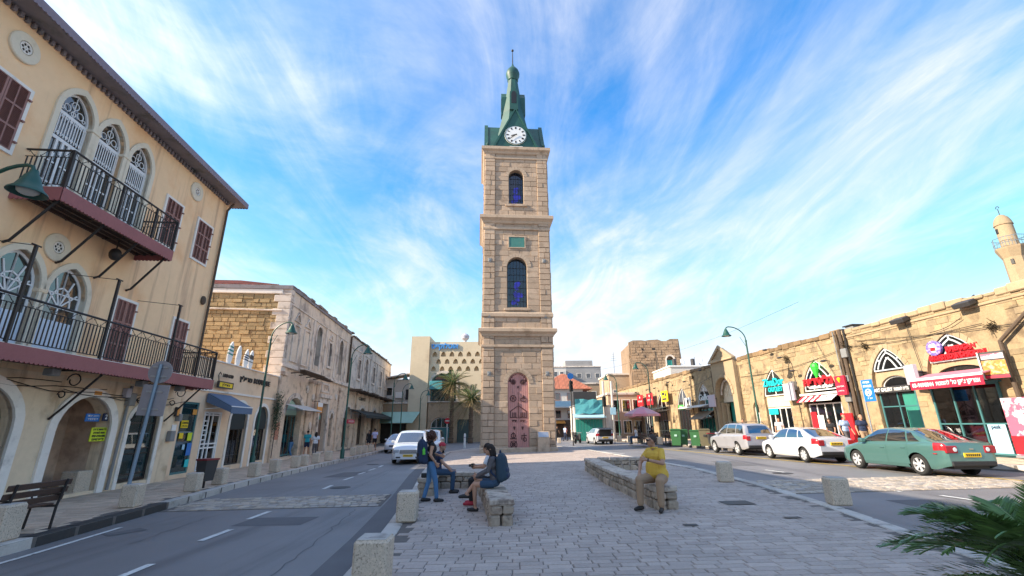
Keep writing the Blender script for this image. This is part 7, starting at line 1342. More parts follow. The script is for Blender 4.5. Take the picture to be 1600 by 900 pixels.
def rucksack(label, loc, rotz, mt, mt2, s=1.0, tilt=0, bottle=False):
    t = thing('rucksack', label, 'backpack', loc, rotz); t.rotation_euler[0] = tilt
    pr = [((-.11, 0, .08), .085, (-.10, 0, .40), .07, mt), ((.11, 0, .08), .085, (.10, 0, .40), .07, mt), ((-.08, -.06, .1), .085, (-.07, -.05, .40), .075, mt), ((.08, -.06, .1), .085, (.07, -.05, .40), .075, mt), ((-.09, -.1, .10), .055, (.09, -.1, .10), .055, mt2), ((-.09, -.1, .2), .05, (.09, -.1, .2), .05, mt2), ((-.08, -.03, .45), .06, (.08, -.03, .45), .06, mt)]
    blend('bag', pr, .014, t, 3); m = MB()
    for x in (-.1, .1): m.tube([(x, .06, .42), (x * 1.1, .17, .46), (x * 1.2, .21, .36), (x * 1.3, .16, .18), (x * 1.2, .06, .08)], .02, 6)
    m.build('straps', mt2, t); m = MB(); m.tube([(-.06, -.02, .51), (-.04, -.02, .55), (.04, -.02, .55), (.06, -.02, .51)], .012, 6); m.build('handle', mt2, t)
    if bottle: m = MB(); m.lathe([(.03, 0), (.03, .09), (.013, .12), (.013, .14)], 12, (.19, -.02, .2)); m.build('bottle', 'lime', t)
    t.scale = (s, s, s); return t
W2 = lambda t, p: Matrix.Translation(t.location) @ Matrix.Rotation(t.rotation_euler[2], 4, 'Z') @ Vector(p)
SEATJ = dict(hip=(0, 0, .60), chest=(0, .03, .97), neck=(0, .05, 1.14), head=(0, .09, 1.26), shR=(.175, .03, 1.08), shL=(-.175, .03, 1.08), elR=(.24, .1, .82), elL=(-.24, .1, .82), wrR=(.14, .32, .72), wrL=(-.14, .32, .72), hpR=(.09, .04, .57), hpL=(-.09, .04, .57), knR=(.12, .46, .55), knL=(-.12, .46, .55), anR=(.12, .44, .09), anL=(-.12, .44, .09), toR=(.14, .60, .04), toL=(-.14, .60, .04))
# standing woman in jeans
P_ = G(671, 784); t, V = person('woman with curly hair in black top and blue jeans standing with a navy rucksack', (P_.x, P_.y, gz(P_.x)), rad(-72), dict(anR=(.12, .16, .085), toR=(.15, .31, .04), knR=(.10, .12, .49), anL=(-.08, -.14, .085), toL=(-.08, .01, .04), knL=(-.085, -.03, .49), elR=(.245, -.06, 1.13), wrR=(.2, .10, .93), elL=(-.22, .10, 1.14), wrL=(-.1, .26, 1.10)), 'black_cloth', 'none', 'jeans', 'long', hair='hair_red', hairstyle='curly', near=True, look=(rad(8), 0), h=.99, handc=(.9, .8))
rucksack('navy rucksack with green bottle on the back of the curly-haired woman', W2(t, (0, -.185, .90)), t.rotation_euler[2], 'backpack_navy', 'black_cloth', 1.22, rad(4), True)
# seated man with cap behind her
P_ = G(672, 764); t, V = person('man in dark T-shirt and reddish cap sitting on the low wall', (-2.2, 14.0, gz(-2.2)), rad(-88), dict(SEATJ, wrR=(.16, .42, .60), wrL=(-.14, .42, .60), elR=(.25, .16, .84), head=(0, .12, 1.25)), 'navy', 'short', 'jeans_dark', 'long', hair='red_cloth', hairstyle='cap', near=True, voxel=.011, skin='skin_tan', look=(rad(-10), 0))
# two seated women with rucksack
SX, SY = -.42, 10.9
t, V = person('woman in grey cardigan and denim shorts sitting cross-legged on the stone wall', (SX, SY, gz(SX)), rad(82), dict(SEATJ, hip=(0, -.02, .60), knR=(.05, .42, .60), anR=(-.10, .62, .36), toR=(-.14, .76, .30), knL=(-.10, .44, .54), anL=(-.10, .42, .09), toL=(-.10, .57, .04), elR=(.22, .14, .86), wrR=(.04, .40, .74), elL=(-.22, .12, .84), wrL=(-.04, .40, .70), chest=(0, .05, .97), neck=(0, .08, 1.14), head=(0, .12, 1.26)), 'grey_cloth', 'long', 'jeans_dark', 'short', hair='hair_dark', hairstyle='long', near=True, look=(rad(18), rad(-6)), handc=(.9, .9))
rucksack('dark blue patterned rucksack worn by the woman in denim shorts', W2(t, (0, -.17, .60)), t.rotation_euler[2], 'pattern_teal', 'backpack_navy', 1.2, rad(-6))
t, V = person('woman with white top and dark trousers sitting farther along the stone wall', (-.56, 11.75, gz(-.6)), rad(86), dict(SEATJ, elR=(.22, .16, .86), wrR=(.06, .36, .86), elL=(-.22, .14, .86), wrL=(-.06, .36, .84)), 'white_cloth', 'short', 'black_cloth', 'long', 'red_cloth', hair='hair_dark', hairstyle='tail', near=True, voxel=.011, look=(rad(-10), 0))
cm = thing('compact_camera', 'small black camera held by the woman in the white top', 'camera', W2(t, (0, .44, .88)), rad(86)); m = MB(); m.cbox(-.06, -.03, -.045, .06, .03, .045, .01); m.build('body', 'black', cm); m = MB(); m.lathe([(.032, .03), (.032, .085), (.026, .09)], 14, (0, 0, 0), 'y'); m.build('lens', 'plastic', cm)
cm = thing('black_camera', 'black camera with strap lying by the left road kerb pier', 'camera', (-2.5, 13.55, gz(-2.5) + .47), rad(20)); m = MB(); m.cbox(-.08, -.06, 0, .08, .06, .12, .02); m.build('body', 'black', cm); m = MB(); m.lathe([(.045, .06), (.045, .14)], 12, (0, 0, .06), 'y'); m.build('lens', 'plastic', cm)
# man in yellow shirt
P_ = G(1030, 797); t, V = person('stout man in yellow shirt and khaki trousers sitting at the end of the low wall', (3.22, 10.78, gz(3.2)), rad(146), dict(hip=(0, 0, .62), chest=(0, .03, 1.00), neck=(.01, .06, 1.17), head=(.03, .11, 1.30), shR=(.183, -.075, 1.10), shL=(-.163, .125, 1.11), elR=(.33, .06, .86), wrR=(.27, .34, .69), elL=(-.22, .30, .88), wrL=(.08, .42, .95), hpR=(.11, .06, .58), hpL=(-.11, .06, .58), knR=(.24, .46, .56), knL=(-.17, .46, .55), anR=(.24, .52, .09), anL=(-.17, .50, .09), toR=(.29, .68, .04), toL=(-.20, .68, .04)), 'yellow_shirt', 'short', 'khaki', 'long', hair='hair_grey', hairstyle='short', near=True, fat=1.36, skin='skin_tan', look=(rad(-62), 0), handc=(.8, 1.2), shirt_tail=True, handd=((-.1, .6, -.7), None), h=1.06)
Hh = V['head']; E_ = Matrix.Rotation(rad(-62), 3, 'Z'); m = MB(); m.tube([Hh + E_ @ Vector(q) for q in ((.08, -.01, .03), (.072, .07, .03), (0, .098, .03), (-.072, .07, .03), (-.08, -.01, .03))], .008, 6)
for s_ in (-1, 1): m.ball(Hh + E_ @ Vector((s_ * .036, .09, .024)), .026, 10, 6, (1, .5, .75))
m.build('sunglasses', 'black', t, True); m = MB()
m.tube([V['neck'] + Vector((.07 * math.cos(a * .7 + .5), .06 * math.sin(a * .7 + .5), .0)) for a in range(9)], .018, 6); m.build('collar', 'yellow_shirt', t, True); m = MB(); d_ = (V['wrL'] - V['elL']).normalized(); m.tube([V['wrL'] - d_ * .05, V['wrL'] - d_ * .025], .036, 12); m.build('watch', 'black', t)
# walkers and bystanders
def walk(ph=1): return dict(knR=(.09, .14 * ph, .50), anR=(.09, .20 * ph, .085), toR=(.10, .36 * ph if ph > 0 else .0, .05), knL=(-.09, -.02 * ph, .49), anL=(-.09, -.24 * ph, .10), toL=(-.10, -.09, .04), elR=(.23, -.08 * ph, 1.13), wrR=(.24, .02, .89), elL=(-.23, .04 * ph, 1.13), wrL=(-.24, .16, .90))
def folk(label, px, py, hgt, rot, J=None, h=1.03, xy=None, **k):
    P_ = G(px, py, hgt) if xy is None else Vector((*xy, 0)); return person(label, (P_.x, P_.y, gz(P_.x, hgt)), rad(rot), J or walk(), h=h, **k)
folk('man in turquoise T-shirt and navy shorts walking on the left pavement', 477, 714, .10, 8, top='teal_cloth', bottom='navy', legs='short', hairstyle='short')
folk('person in black jacket bending towards the shop under the pale awning', 452, 716, .10, 70, dict(walk(), chest=(0, .14, 1.24), neck=(0, .26, 1.36), head=(0, .36, 1.42), shR=(.17, .2, 1.34), shL=(-.17, .2, 1.34), elR=(.2, .3, 1.1), elL=(-.2, .3, 1.1), wrR=(.15, .45, 1.0), wrL=(-.15, .45, 1.0)), top='black_cloth', sleeve='long', bottom='jeans')
folk('woman in pale top and grey trousers beside the turquoise T-shirt man', 490, 716, .10, 30, top='white_cloth', bottom='grey_cloth', hairstyle='long', h=.96)
folk('woman in black walking near the black awning', 575, 704, .10, 180, top='black_cloth', sleeve='long', bottom='black_cloth', legs='short', hairstyle='long', h=.97)
folk('man in lilac shirt and dark shorts walking near the black awning', 584, 704, .10, 10, top='lilac', bottom='black_cloth', legs='short')
folk('man in pale blue shirt standing behind the green sedan', 0, 0, .13, 190, xy=(16.4, 23.2), top='pale_blue', bottom='grey_cloth', hairstyle='receding', hair='hair_grey', h=1.06)
folk('man in navy checked shirt and khaki shorts standing behind the green sedan', 0, 0, .13, 175, xy=(16.95, 22.8), top='navy', bottom='khaki', legs='short', hairstyle='receding', hair='skin', h=1.05)
folk('dark-haired woman by the ice cream shop door', 0, 0, .13, 120, xy=(16.9, 25.0), top='black_cloth', bottom='black_cloth', hairstyle='long', h=.97)
folk('man in pale shirt by the outlet door', 0, 0, .13, 150, xy=(17.2, 30.3), top='white_cloth', bottom='khaki')
folk('man looking over the roof of the silver off-roader', 0, 0, .13, 160, xy=(15.6, 31.8), top='khaki', bottom='jeans_dark')
R = random.Random(44)
for i, (x, y, tp, bt) in enumerate(((5.0, 58, 'white_cloth', 'jeans_dark'), (5.6, 60, 'black_cloth', 'black_cloth'), (6.3, 57, 'pale_blue', 'navy'), (6.9, 61, 'red_cloth', 'black_cloth'), (4.4, 62, 'grey_cloth', 'jeans'), (7.5, 59, 'white_cloth', 'black_cloth'))):
    folk(['woman in white among the far walkers', 'man all in black among the far walkers', 'man in pale blue among the far walkers', 'walker in red near the kiosk', 'walker in grey near the tower edge', 'walker in white beside the kiosk'][i], 0, 0, -.08, R.uniform(0, 360), xy=(x, y), top=tp, bottom=bt, hairstyle='long' if i % 2 else 'short', voxel=.035)
for i, (x, y, r_) in enumerate(((10.0, 38.2, 60), (11.5, 39.1, 240))):
    person(['guest in white sitting at the parasol table', 'guest in dark clothes sitting at the parasol table'][i], (x, y, gz(x, .13)), rad(r_), SEATJ, ('white_cloth', 'black_cloth')[i], 'short', 'jeans_dark', voxel=.03)
# ------------------------------------------------------------ low stone seats
def stone_seat(label, pts, wid, h, seed):
    """wall of two courses and coping slabs along a path"""
    R = random.Random(seed); P0 = Vector((*pts[0], 0)); t = thing('stone_seat', label, 'wall', (P0.x, P0.y, gz(P0.x)))
    for (ax, ay), (bx_, by) in zip(pts[:-1], pts[1:]):
        a, b = Vector((ax, ay, 0)), Vector((bx_, by, 0)); d = (b - a).normalized(); L_ = (b - a).length; ang = math.atan2(d.y, d.x); zc = 0; z = -.06
        for ci, ch in enumerate((h * .42, h * .36, h * .28)):
            u = 0
            while u < L_ - .02:
                l = R.uniform(.2, .42) if ci < 2 else R.uniform(.45, .75)
                if L_ - u - l < .2: l = L_ - u
                rows = ((-wid/2, 0), (0, wid/2)) if ci < 2 else ((-wid/2 - .02, wid/2 + .02),)
                for y0, y1 in rows:
                    m = MB(); j = R.uniform(-.012, .012); m.cbox(u + .008, y0 + .006 + j, z + .005, u + l - .008, y1 - .006 + j, z + ch + (.06 if ci == 0 else 0) - .004, (.03 if ci < 2 else .022)); m.v = [(q[0] + R.uniform(-.011, .011), q[1] + R.uniform(-.011, .011), q[2] + R.uniform(-.008, .008)) for q in m.v]; c_ = a + d * (0); off = a - P0; m.xf(Matrix.Translation((off.x, off.y, gz(a.x + d.x * (u + l/2)) - gz(P0.x))) @ Matrix.Rotation(ang, 4, 'Z')); m.build('stone' if ci < 2 else 'coping', 'seat_stone' if ci < 2 else 'seat_cap', t)
                u += l
            z += ch + (.06 if ci == 0 else 0)
    return t
stone_seat('U-shaped rough stone seat wall by the left road with people on it', [(-.22, 9.3), (-.55, 12.2), (-.95, 15.0)], .46, .44, 1)
stone_seat('back of the rough stone seat behind the standing woman', [(-1.2, 15.1), (-2.45, 15.2)], .44, .44, 2)
stone_seat('short stone pier of the seat near the left road kerb', [(-2.42, 13.4), (-2.55, 15.0)], .44, .44, 3)
stone_seat('long rough stone seat wall the man in yellow sits on', [(3.28, 10.5), (3.1, 15.0), (3.15, 19.6)], .50, .44, 4)
stone_seat('far return of the long stone seat towards the right road', [(3.45, 19.75), (5.2, 19.4)], .46, .44, 5)
# ------------------------------------------------------------ bollards
bm_ = MB(); bm_.cbox(-.22, -.22, 0, .22, .22, .62, .035)
bme = bm_.mesh('bollard', 'pebble_concrete')
cap_ = MB(); cap_.cbox(-.19, -.19, .615, .19, .19, .628, .006); cme = cap_.mesh('top', 'kerb_stone')
def bollard(x, y, h, label, rot=0, s=1, group=None):
    t = thing('bollard', label, 'bollard', (x, y, gz(x, h)), rot, group); put('block', bme, t); put('top', cme, t); t.scale = (s, s, s); return t
R = random.Random(6)
for i, (px, py) in enumerate(((215, 792), (318, 767), (369, 756), (423, 744), (450, 737), (477, 730), (499, 727), (517, 723), (535, 719), (570, 711), (581, 709), (594, 707), (604, 705))):
    P_ = G(px, py, .10); x = kl(P_.y) - .52; bollard(x, P_.y, .10, 'square pebble concrete bollard in the row along the left pavement kerb', R.uniform(-.1, .1) + rad(5), .85, 'bollards along the left kerb')
P_ = G(2, 846, .10); bollard(P_.x - .1, P_.y, .10, 'yellowish pebble concrete bollard beside the wooden bench', rad(8), .95)
bollard(-1.66, 6.0, 0, 'pebble concrete bollard at the square kerb beside the gutter, set apart from the people', rad(2), .9); bollard(-2.16, 10.05, 0, 'pebble concrete bollard beside the standing woman with curly hair', rad(3), .9)
bollard(6.98, 10.55, 0, 'speckled concrete bollard beside the right road lane dashes', rad(-12), .88); bollard(6.5, 14.85, 0, 'pale concrete bollard behind the man in yellow', rad(-10), .92)
for px, py in ((874, 692), (866, 693)): P_ = G(px, py); bollard(P_.x, P_.y, 0, 'small far bollard right of the clock tower', 0, .8, 'bollards right of the tower')
for i, (x, y) in enumerate(((9.9, 42.5), (10.3, 40.5), (10.9, 37.2), (11.6, 35.2), (9.5, 45))): bollard(x + .6, y, .13, 'square concrete bollard on the cafe kerb', 0, .9, 'bollards by the cafe')
# ------------------------------------------------------------ bench
ba, bb = G(37, 826, .10), G(80, 822, .10); t = thing('park_bench', 'dark wooden slat bench with iron legs on the left pavement', 'bench', (bb.x, bb.y, gz(bb.x, .10)), math.atan2(bb.y - ba.y, bb.x - ba.x) + math.pi); L_ = 1.55
L_ = 1.25
t.rotation_euler[2] = math.radians(-88); t.location = (-9.02, 9.75, gz(-9, .10))            # local x towards the camera, -y to the street wall
for k, (y, z, a) in enumerate(((-.46, .42, 0), (-.33, .43, 0), (-.20, .43, 0), (-.02, .56, 78), (.03, .70, 78), (.08, .84, 78))):
    m = MB(); m.cbox(0, -.052, -.016, L_, .052, .016, .006); m.xf(Matrix.Translation((-.05, y, z)) @ Matrix.Rotation(rad(a), 4, 'X')); m.build('slat', 'wood_dark', t)
for x in (.08, L_ - .18):
    m = MB(); m.tube([(x, .0, .0), (x, .02, .40), (x, .03, .45), (x, .12, .90)], .024, 6); m.build('leg', 'iron', t); m = MB(); m.tube([(x, -.50, .0), (x, -.46, .40), (x, .03, .41)], .024, 6); m.build('leg', 'iron', t); m = MB(); m.tube([(x, .05, .62), (x, -.25, .64), (x, -.5, .62), (x, -.47, .42)], .02, 6); m.build('armrest', 'iron', t)
# ------------------------------------------------------------ traffic sign seen from behind
P_ = G(192, 793, .10); t = thing('traffic_sign', 'round and square traffic sign on a leaning pole, seen from behind', 'sign', (P_.x, P_.y, gz(P_.x, .1)), rad(8)); t.rotation_euler[1] = rad(2.2)
m = MB(); m.tube([(0, 0, -.1), (0, 0, 3.52)], .045, 10); m.build('pole', 'steel_blue', t, True); m = MB(); m.lathe([(.30, .0), (.30, .02)], 28, (0, .06, 3.32), 'y'); m.build('round_plate', 'sign_back', t); m = MB(); m.cbox(-.32, .055, 2.18, .34, .075, 2.98, .008); m.build('square_plate', 'sign_back', t); m = MB()
for z in (2.35, 2.8, 3.2, 3.45): m.box(-.2, .035, z - .02, .2, .056, z + .02)
m.build('clamp', 'steel', t)
# ------------------------------------------------------------ street lamps
def street_lamp(label, x, y, h, H, reach, rot, base=True, group=None, s=1.0):
    t = thing('street_lamp', label, 'street lamp', (x, y, gz(x, h)), rot, group); k = H - .9
    m = MB(); m.lathe([(.13, -.05), (.13, .5), (.10, .56), (.075, .62), (.06, 1.2), (.05, k)], 12); m.build('post', 'lamp_green', t, True)
    P = [(0, 0, k - .02)] + [(reach * (1 - math.cos(a)) / 1, 0, k + .9 * math.sin(a)) for a in [math.pi / 2 * i / 8 for i in range(1, 9)]]; P = [(p[0] * (1 if i else 1), p[1], p[2]) for i, p in enumerate(P)]; P += [(reach + .12, 0, k + .86), (reach + .18, 0, k + .74)]
    m = MB(); m.tube(P, .036, 8); m.build('arm', 'lamp_green', t, True); m = MB(); m.tube([(0, 0, k - .5), (.35, 0, k + .2)], .014, 5); m.lathe([(.07, 0), (.07, .05)], 10, (0, 0, k * .62)); m.lathe([(.07, 0), (.07, .05)], 10, (0, 0, k - .1)); m.build('collar', 'lamp_green', t)
    z = k + .74; m = MB(); m.lathe([(.06, .04), (.08, -.04), (.12, -.10), (.17, -.24), (.22, -.36), (.30, -.44), (.31, -.47), (.29, -.47), (.2, -.36), (.05, -.3)], 20, (reach + .18, 0, z)); sh = m.build('lamp_shade', 'lamp_green', t, True); m = MB(); m.ball((reach + .18, 0, z - .40), .18, 12, 8, (1, 1, .6)); m.build('lens', 'lamp_glass', sh, True); return t
LG = 'green curved street lamps'
street_lamp('green curved street lamp between the two shop arches of the low building', -13.25, 24.3, .10, 7.5, .95, rad(-5), group=LG); street_lamp('green curved street lamp at the first black-awning arch', -10.75, 30.0, .10, 7.2, .9, rad(-5), group=LG); street_lamp('green curved street lamp at the far end of the black awning', -11.5, 44.3, .10, 6.9, .9, rad(-5), group=LG)
street_lamp('green curved street lamp in front of the pale green awning shop', -13.2, 55, .0, 7.0, .9, rad(-5), group=LG); street_lamp('green curved street lamp left of the far hall entrance', -11.6, 58, .0, 6.4, .8, rad(-5), group=LG)
street_lamp('green bell street lamp reaching in above the left pavement bench', -10.66, 7.85, .10, 6.95, .95, rad(0))
street_lamp('green curved street lamp beside the turquoise outlet sign', 15.35, 29.2, .13, 7.6, 1.0, rad(175), group=LG); street_lamp('green curved street lamp behind the parasol', 12.9, 43.2, .13, 7.2, .95, rad(175), group=LG); street_lamp('green curved street lamp beside the open hatchback', 10.9, 48, .10, 6.7, .9, rad(175), group=LG)
# ------------------------------------------------------------ bins
def litter_bin(label, x, y, h, rot):
    t = thing('litter_bin', label, 'bin', (x, y, gz(x, h)), rot); m = MB(); m.add([(-.19,-.15,.22),(.19,-.15,.22),(.19,.15,.22),(-.19,.15,.22),(-.25,-.19,.86),(.25,-.19,.86),(.25,.19,.86),(-.25,.19,.86)], [(0,3,2,1),(4,5,6,7),(0,1,5,4),(1,2,6,5),(2,3,7,6),(3,0,4,7)]); m.build('bucket', 'bin_dark', t); m = MB(); m.frame([(-.27, -.0), (.27, 0), (.27, .05), (-.27, .05)], [(-.25, .01), (.25, .01), (.25, .04), (-.25, .04)], -.21, .21); m.v = [(a, b, c + .855) for a, b, c in m.v]; m.box(-.27, -.21, .86, .27, .21, .90); m.build('rim', 'bin_red', t); m = MB(); m.tube([(0, 0, -.05), (0, 0, .22)], .035, 8); m.build('foot', 'iron', t); return t
P_ = G(347, 762, .10); litter_bin('dark litter bin with red rim on the left pavement kerb', kl(P_.y) - .55, P_.y, .10, rad(80)); litter_bin('dark litter bin with red rim beside the green wheelie bins', 12.95, 30.9, .13, rad(80))
def wheelie(label, x, y, rot, mt, s=1.0):
    t = thing('wheelie_bin', label, 'bin', (x, y, gz(x, .13)), rot); t.scale = (s, s, s); m = MB(); m.add([(-.26,-.30,.08),(.26,-.30,.08),(.26,.28,.08),(-.26,.28,.08),(-.32,-.36,1.0),(.32,-.36,1.0),(.32,.36,1.0),(-.32,.36,1.0)], [(0,3,2,1),(4,5,6,7),(0,1,5,4),(1,2,6,5),(2,3,7,6),(3,0,4,7)]); m.build('body', mt, t); m = MB(); m.cbox(-.34, -.40, 1.0, .34, .38, 1.05, .015); m.cbox(-.30, -.34, 1.05, .30, .34, 1.09, .02); m.tube([(-.28, .42, 1.0), (.28, .42, 1.0)], .02, 6); m.build('lid', mt, t); m = MB(); m.box(-.08, -.375, .62, .08, -.33, .74) ; m.build('mark', 'pale_green' if mt == 'bin_green' else 'bin_dark', t)
    for x_ in (-.3, .3): m = MB(); m.lathe([(.1, -.03), (.1, .03)], 14, (x_, .25, .1), 'x'); m.build('wheel', 'tyre', t)
    return t
wheelie('green wheelie bin standing left of the others by the cafe', 11.55, 33.5, rad(-20), 'bin_green', 1.1); wheelie('second green wheelie bin in the group by the market', 12.15, 33.9, rad(-10), 'bin_green', 1.05); wheelie('pale-marked green wheelie bin next to the olive one', 12.45, 32.3, rad(-22), 'bin_green', 1.02); wheelie('olive brown wheelie bin beside the litter bin', 12.9, 31.8, rad(-20), 'bin_olive', 1.08)
# ------------------------------------------------------------ cafe
x, y = 10.75, 38.7; t = thing('parasol', 'pink market parasol over the cafe tables', 'parasol', (x, y, gz(x, .13))); m = MB(); m.tube([(0, 0, 0), (0, 0, 2.95)], .035, 8); m.build('pole', 'wood_dark', t); m = MB(); m.lathe([(.32, 0), (.32, .06), (.08, .12)], 14); m.build('base', 'grey_metal', t)
for k in range(8):
    a, b = k * math.pi / 4, (k + 1) * math.pi / 4; r = 1.5; m = MB(); q = lambda r_, a_, z: (r_ * math.cos(a_), r_ * math.sin(a_), z)
    m.add([(0, 0, 2.98), q(r*.5, a, 2.72), q(r*.5, b, 2.72), q(r, a, 2.36), q(r, b, 2.36), q(r, a, 2.18), q(r, b, 2.18), q(r*.5, (a+b)/2, 2.68), q(r*.96, (a+b)/2, 2.32)], [(0,1,7), (0,7,2), (1,3,8,7), (7,8,4,2), (3,5,6,4)]); m.build('panel', 'pink_cloth' if k % 2 else 'pink_pale', t)
ct = []
def cafe_set(i, x, y):
    t = thing('cafe_table', 'small round cafe table under the pink parasol', 'table', (x, y, gz(x, .13)), 0, 'cafe tables'); m = MB(); m.lathe([(.34, .70), (.35, .73), (.34, .75)], 18); m.build('table_top', 'wood_dark', t); m = MB(); m.lathe([(.2, 0), (.18, .03), (.03, .06), (.03, .7)], 10); m.build('leg', 'iron', t)
    for k in range(3):
        a = k * 2.1 + i; cx, cy = x + .62 * math.cos(a), y + .62 * math.sin(a); c = thing('cafe_chair', 'brown cafe chair at a table under the pink parasol', 'chair', (cx, cy, gz(cx, .13)), a + math.pi / 2, 'cafe chairs'); m = MB(); m.cbox(-.2, -.2, .42, .2, .2, .46, .015); m.build('seat', 'wood_dark', c); m = MB(); m.frame(rect(-.2, .48, .2, .88), rect(-.14, .54, .14, .82), -.21, -.18); m.box(-.03, -.205, .5, .03, -.185, .85); m.build('backrest', 'wood_dark', c)
        for sx in (-.17, .17):
            for sy in (-.17, .17): m = MB(); m.tube([(sx, sy, 0), (sx * .95, sy * .95, .43)], .016, 5); m.build('leg', 'iron', c)
for i, (x, y) in enumerate(((9.9, 37.6), (11.3, 37.2), (10.2, 39.8), (12.0, 38.6))): cafe_set(i, x + .7, y)
# ------------------------------------------------------------ signals and small signs far away
def signal(label, px, py, H):
    P_ = G(px, py, 0); t = thing('traffic_light', label, 'traffic light', (P_.x, P_.y, gz(P_.x, -.08)), rad(8)); m = MB(); m.tube([(0, 0, 0), (0, 0, H)], .06, 8); m.build('pole', 'sign_dark', t); m = MB(); m.cbox(-.17, -.16, H - 1.1, .17, .12, H - .1, .03); b = m.build('housing', 'black', t)
    for k in range(3): m = MB(); m.lathe([(.10, -.17), (.10, -.30), (.09, -.30), (.09, -.18)], 12, (0, 0, H - .3 - .3 * k), 'y'); m.build('hood', 'black', b)
    return t
t = signal('tall traffic light with blue sign on top right of the tower', 896, 695, 6.0); m = MB(); m.lathe([(.3, -.04), (.3, 0)], 20, (0, 0, 6.35), 'y'); m.build('blue_sign', 'sign_blue', t); signal('lower traffic light beside the kiosk pillar', 948, 692, 4.6)
P_ = G(698, 691); t = thing('no_entry_sign', 'round red no-entry sign on a white post in front of the far hall', 'sign', (P_.x, P_.y, gz(P_.x, -.08)), 0); m = MB(); m.tube([(0, 0, 0), (0, 0, 3.2)], .06, 8); m.build('post', 'white', t); m = MB(); m.lathe([(.38, -.08), (.38, -.05)], 22, (0, 0, 2.75), 'y'); m.build('disc', 'sign_red', t); m = MB(); m.box(-.26, -.092, 2.68, .26, -.081, 2.82); m.build('bar', 'white', t)
P_ = G(742, 690); t = thing('white_post', 'short white post left of the clock tower foot', 'post', (-4.6, 45, gz(-4.6, -.08))); m = MB(); m.lathe([(.1, 0), (.1, 1.2), (.06, 1.32)], 10); m.build('shaft', 'white', t); m = MB(); m.lathe([(.105, .9), (.105, 1.0)], 10); m.build('band', 'sign_grey', t)
P_ = G(985, 692); t = thing('small_post_sign', 'small pale blue sign on a thin pole by the hatchback', 'sign', (9.9, 46, gz(9.9, -.08))); m = MB(); m.tube([(0, 0, 0), (0, 0, 3.6)], .04, 6); m.build('post', 'steel', t); m = MB(); m.cbox(-.25, -.06, 2.7, .3, -.03, 3.4, .01); m.build('plate', 'poster_blue', t)
# ------------------------------------------------------------ palms
def frond(m, base, az, el, L_, n, leaf, droop, wd, R, w0=1.0):
    base = Vector(base); d = Vector((math.cos(az) * math.cos(el), math.sin(az) * math.cos(el), math.sin(el))); pts = []
    for i in range(n + 1):
        u = i / n; pts.append(base + d * L_ * u + Vector((0, 0, -droop * L_ * u * u)))
    for i in range(1, n + 1):
        u = i / n; t = (pts[i] - pts[i-1]).normalized(); sd = t.cross(Vector((0, 0, 1))); sd = sd.normalized() if sd.length > .05 else Vector((1, 0, 0)); upv = sd.cross(t)
        l = leaf * math.sin(math.pi * min(1, .12 + .86 * u)) ** .6 * R.uniform(.85, 1.1)
        for s_ in (-1, 1):
            a = pts[i] + t * R.uniform(-.3, .3) * L_ / n; q = a + (sd * s_ * .78 + t * .55 + upv * R.uniform(.05, .35)).normalized() * l; md = a.lerp(q, .45) + upv * l * .05; w = t * wd * .5 + upv * wd * .3
            m.add([a - w * .4, md - w, q, md + w], [(0, 1, 2, 3)])
    return pts
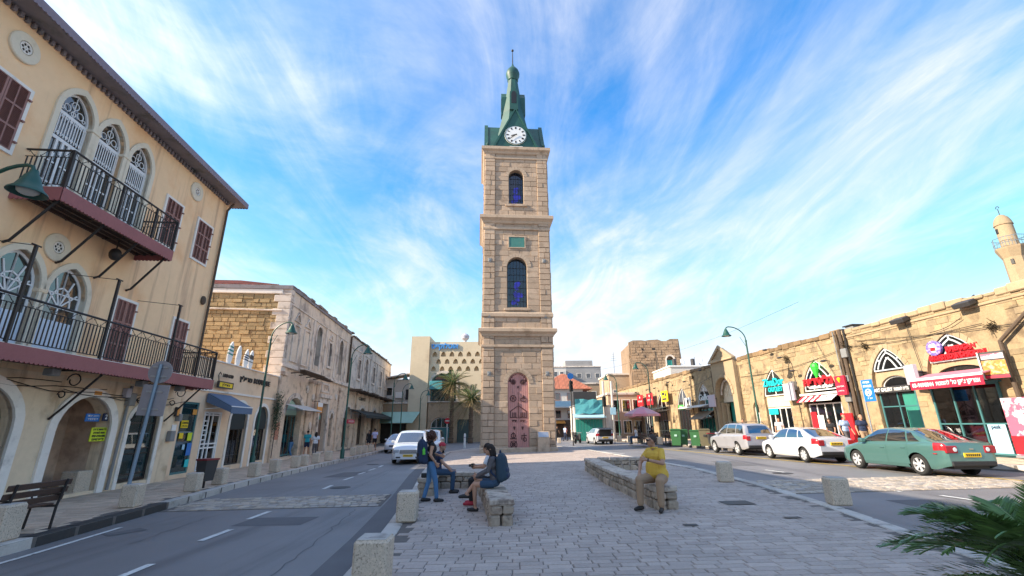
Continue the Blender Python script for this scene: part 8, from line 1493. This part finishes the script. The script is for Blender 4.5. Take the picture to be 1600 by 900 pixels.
def palm(label, x, y, H, Rr, seed, lean=0.0):
    R = random.Random(seed); t = thing('palm_tree', label, 'palm tree', (x, y, gz(x, -.08))); m = MB(); rings = int(H / .22)
    for k in range(rings): z = k * H / rings; r = .24 + .05 * math.sin(k) ** 2 + (.08 if k < 3 else 0); m.lathe([(r * .88, 0), (r * 1.08, H / rings * .75), (r * .9, H / rings)], 10, (lean * z, 0, z), ph=k * .4)
    m.build('trunk', 'palm_trunk', t); top = (lean * H, 0, H); m = MB(); st = MB(); dry = MB()
    for k in range(58):
        el = R.uniform(-.35, 1.35) if k < 46 else R.uniform(-.9, -.4); az = k * 2.4 + R.uniform(-.3, .3); L_ = Rr * R.uniform(.85, 1.1) * (1 if el < 1 else .8); tgt = m if k < 46 else dry
        P = frond(tgt, top, az, el, L_, 26, .46, R.uniform(.25, .5), .06, R); st.tube(P[::4] + [P[-1]], [.035 - .028 * i / 7 for i in range(len(P[::4]) + 1)], 4)
    m.build('crown', 'palm_leaf', t); dry.build('dry_fronds', 'palm_leaf_dry', t); st.build('frond_stems', 'palm_leaf_dry', t)
palm('taller date palm in front of the far hall', -7.9, 60.0, 7.4, 3.5, 3); palm('shorter date palm close beside the tower', -5.2, 57.5, 5.2, 3.5, 8, .01)
# cycad in the lower right corner, in a stone planter
R = random.Random(21); t = thing('cycad', 'dark green cycad with arching feathered fronds in the near corner', 'plant', (3.38, 3.16, gz(3.4))); m = MB(); m.lathe([(.15, -.05), (.17, .3), (.16, .66), (.05, .78)], 14); m.build('trunk', 'palm_trunk', t, True)
for k in range(44):
    az = k * 2.399 + .4; el = R.uniform(.35, .95) if k % 3 else R.uniform(.95, 1.3); m = MB(); P = frond(m, (0, 0, .72), az, el, R.uniform(1.0, 1.25), 70, .21, R.uniform(.42, .62), .018, R); m.tube(P[::6] + [P[-1]], .006, 4); m.build('frond', 'cycad_leaf', t)
# creeper on the pier between low shop and old building
t = thing('wall_creeper', 'dark leafy creeper on the pier beside the low shop building', 'plant', Matrix.Translation(OL) @ Matrix.Rotation(AL, 4, 'Z') @ Vector((7.75, -.22, 0)), AL); m = MB(); R = random.Random(17); sm_ = MB(); sm_.tube([(0, .0, .1), (.05, .02, 1.5), (-.04, 0, 3.2)], .025, 5)
for k in range(900):
    z = R.triangular(1.2, 4.0, 2.9); p = Vector((R.gauss(0, .2), R.uniform(-.2, .12), z)); a = R.uniform(0, 6.28); u = Vector((math.cos(a), R.uniform(-.6, .6), math.sin(a))).normalized() * R.uniform(.05, .1); v_ = u.cross(Vector((0, 1, .3))).normalized() * .04; m.add([p, p + u * .5 + v_, p + u, p + u * .5 - v_], [(0, 1, 2, 3)])
m.build('leaves', 'ivy', t)['kind'] = 'stuff'; sm_.build('stem', 'wood_dark', t)
# small birds on the tower roof
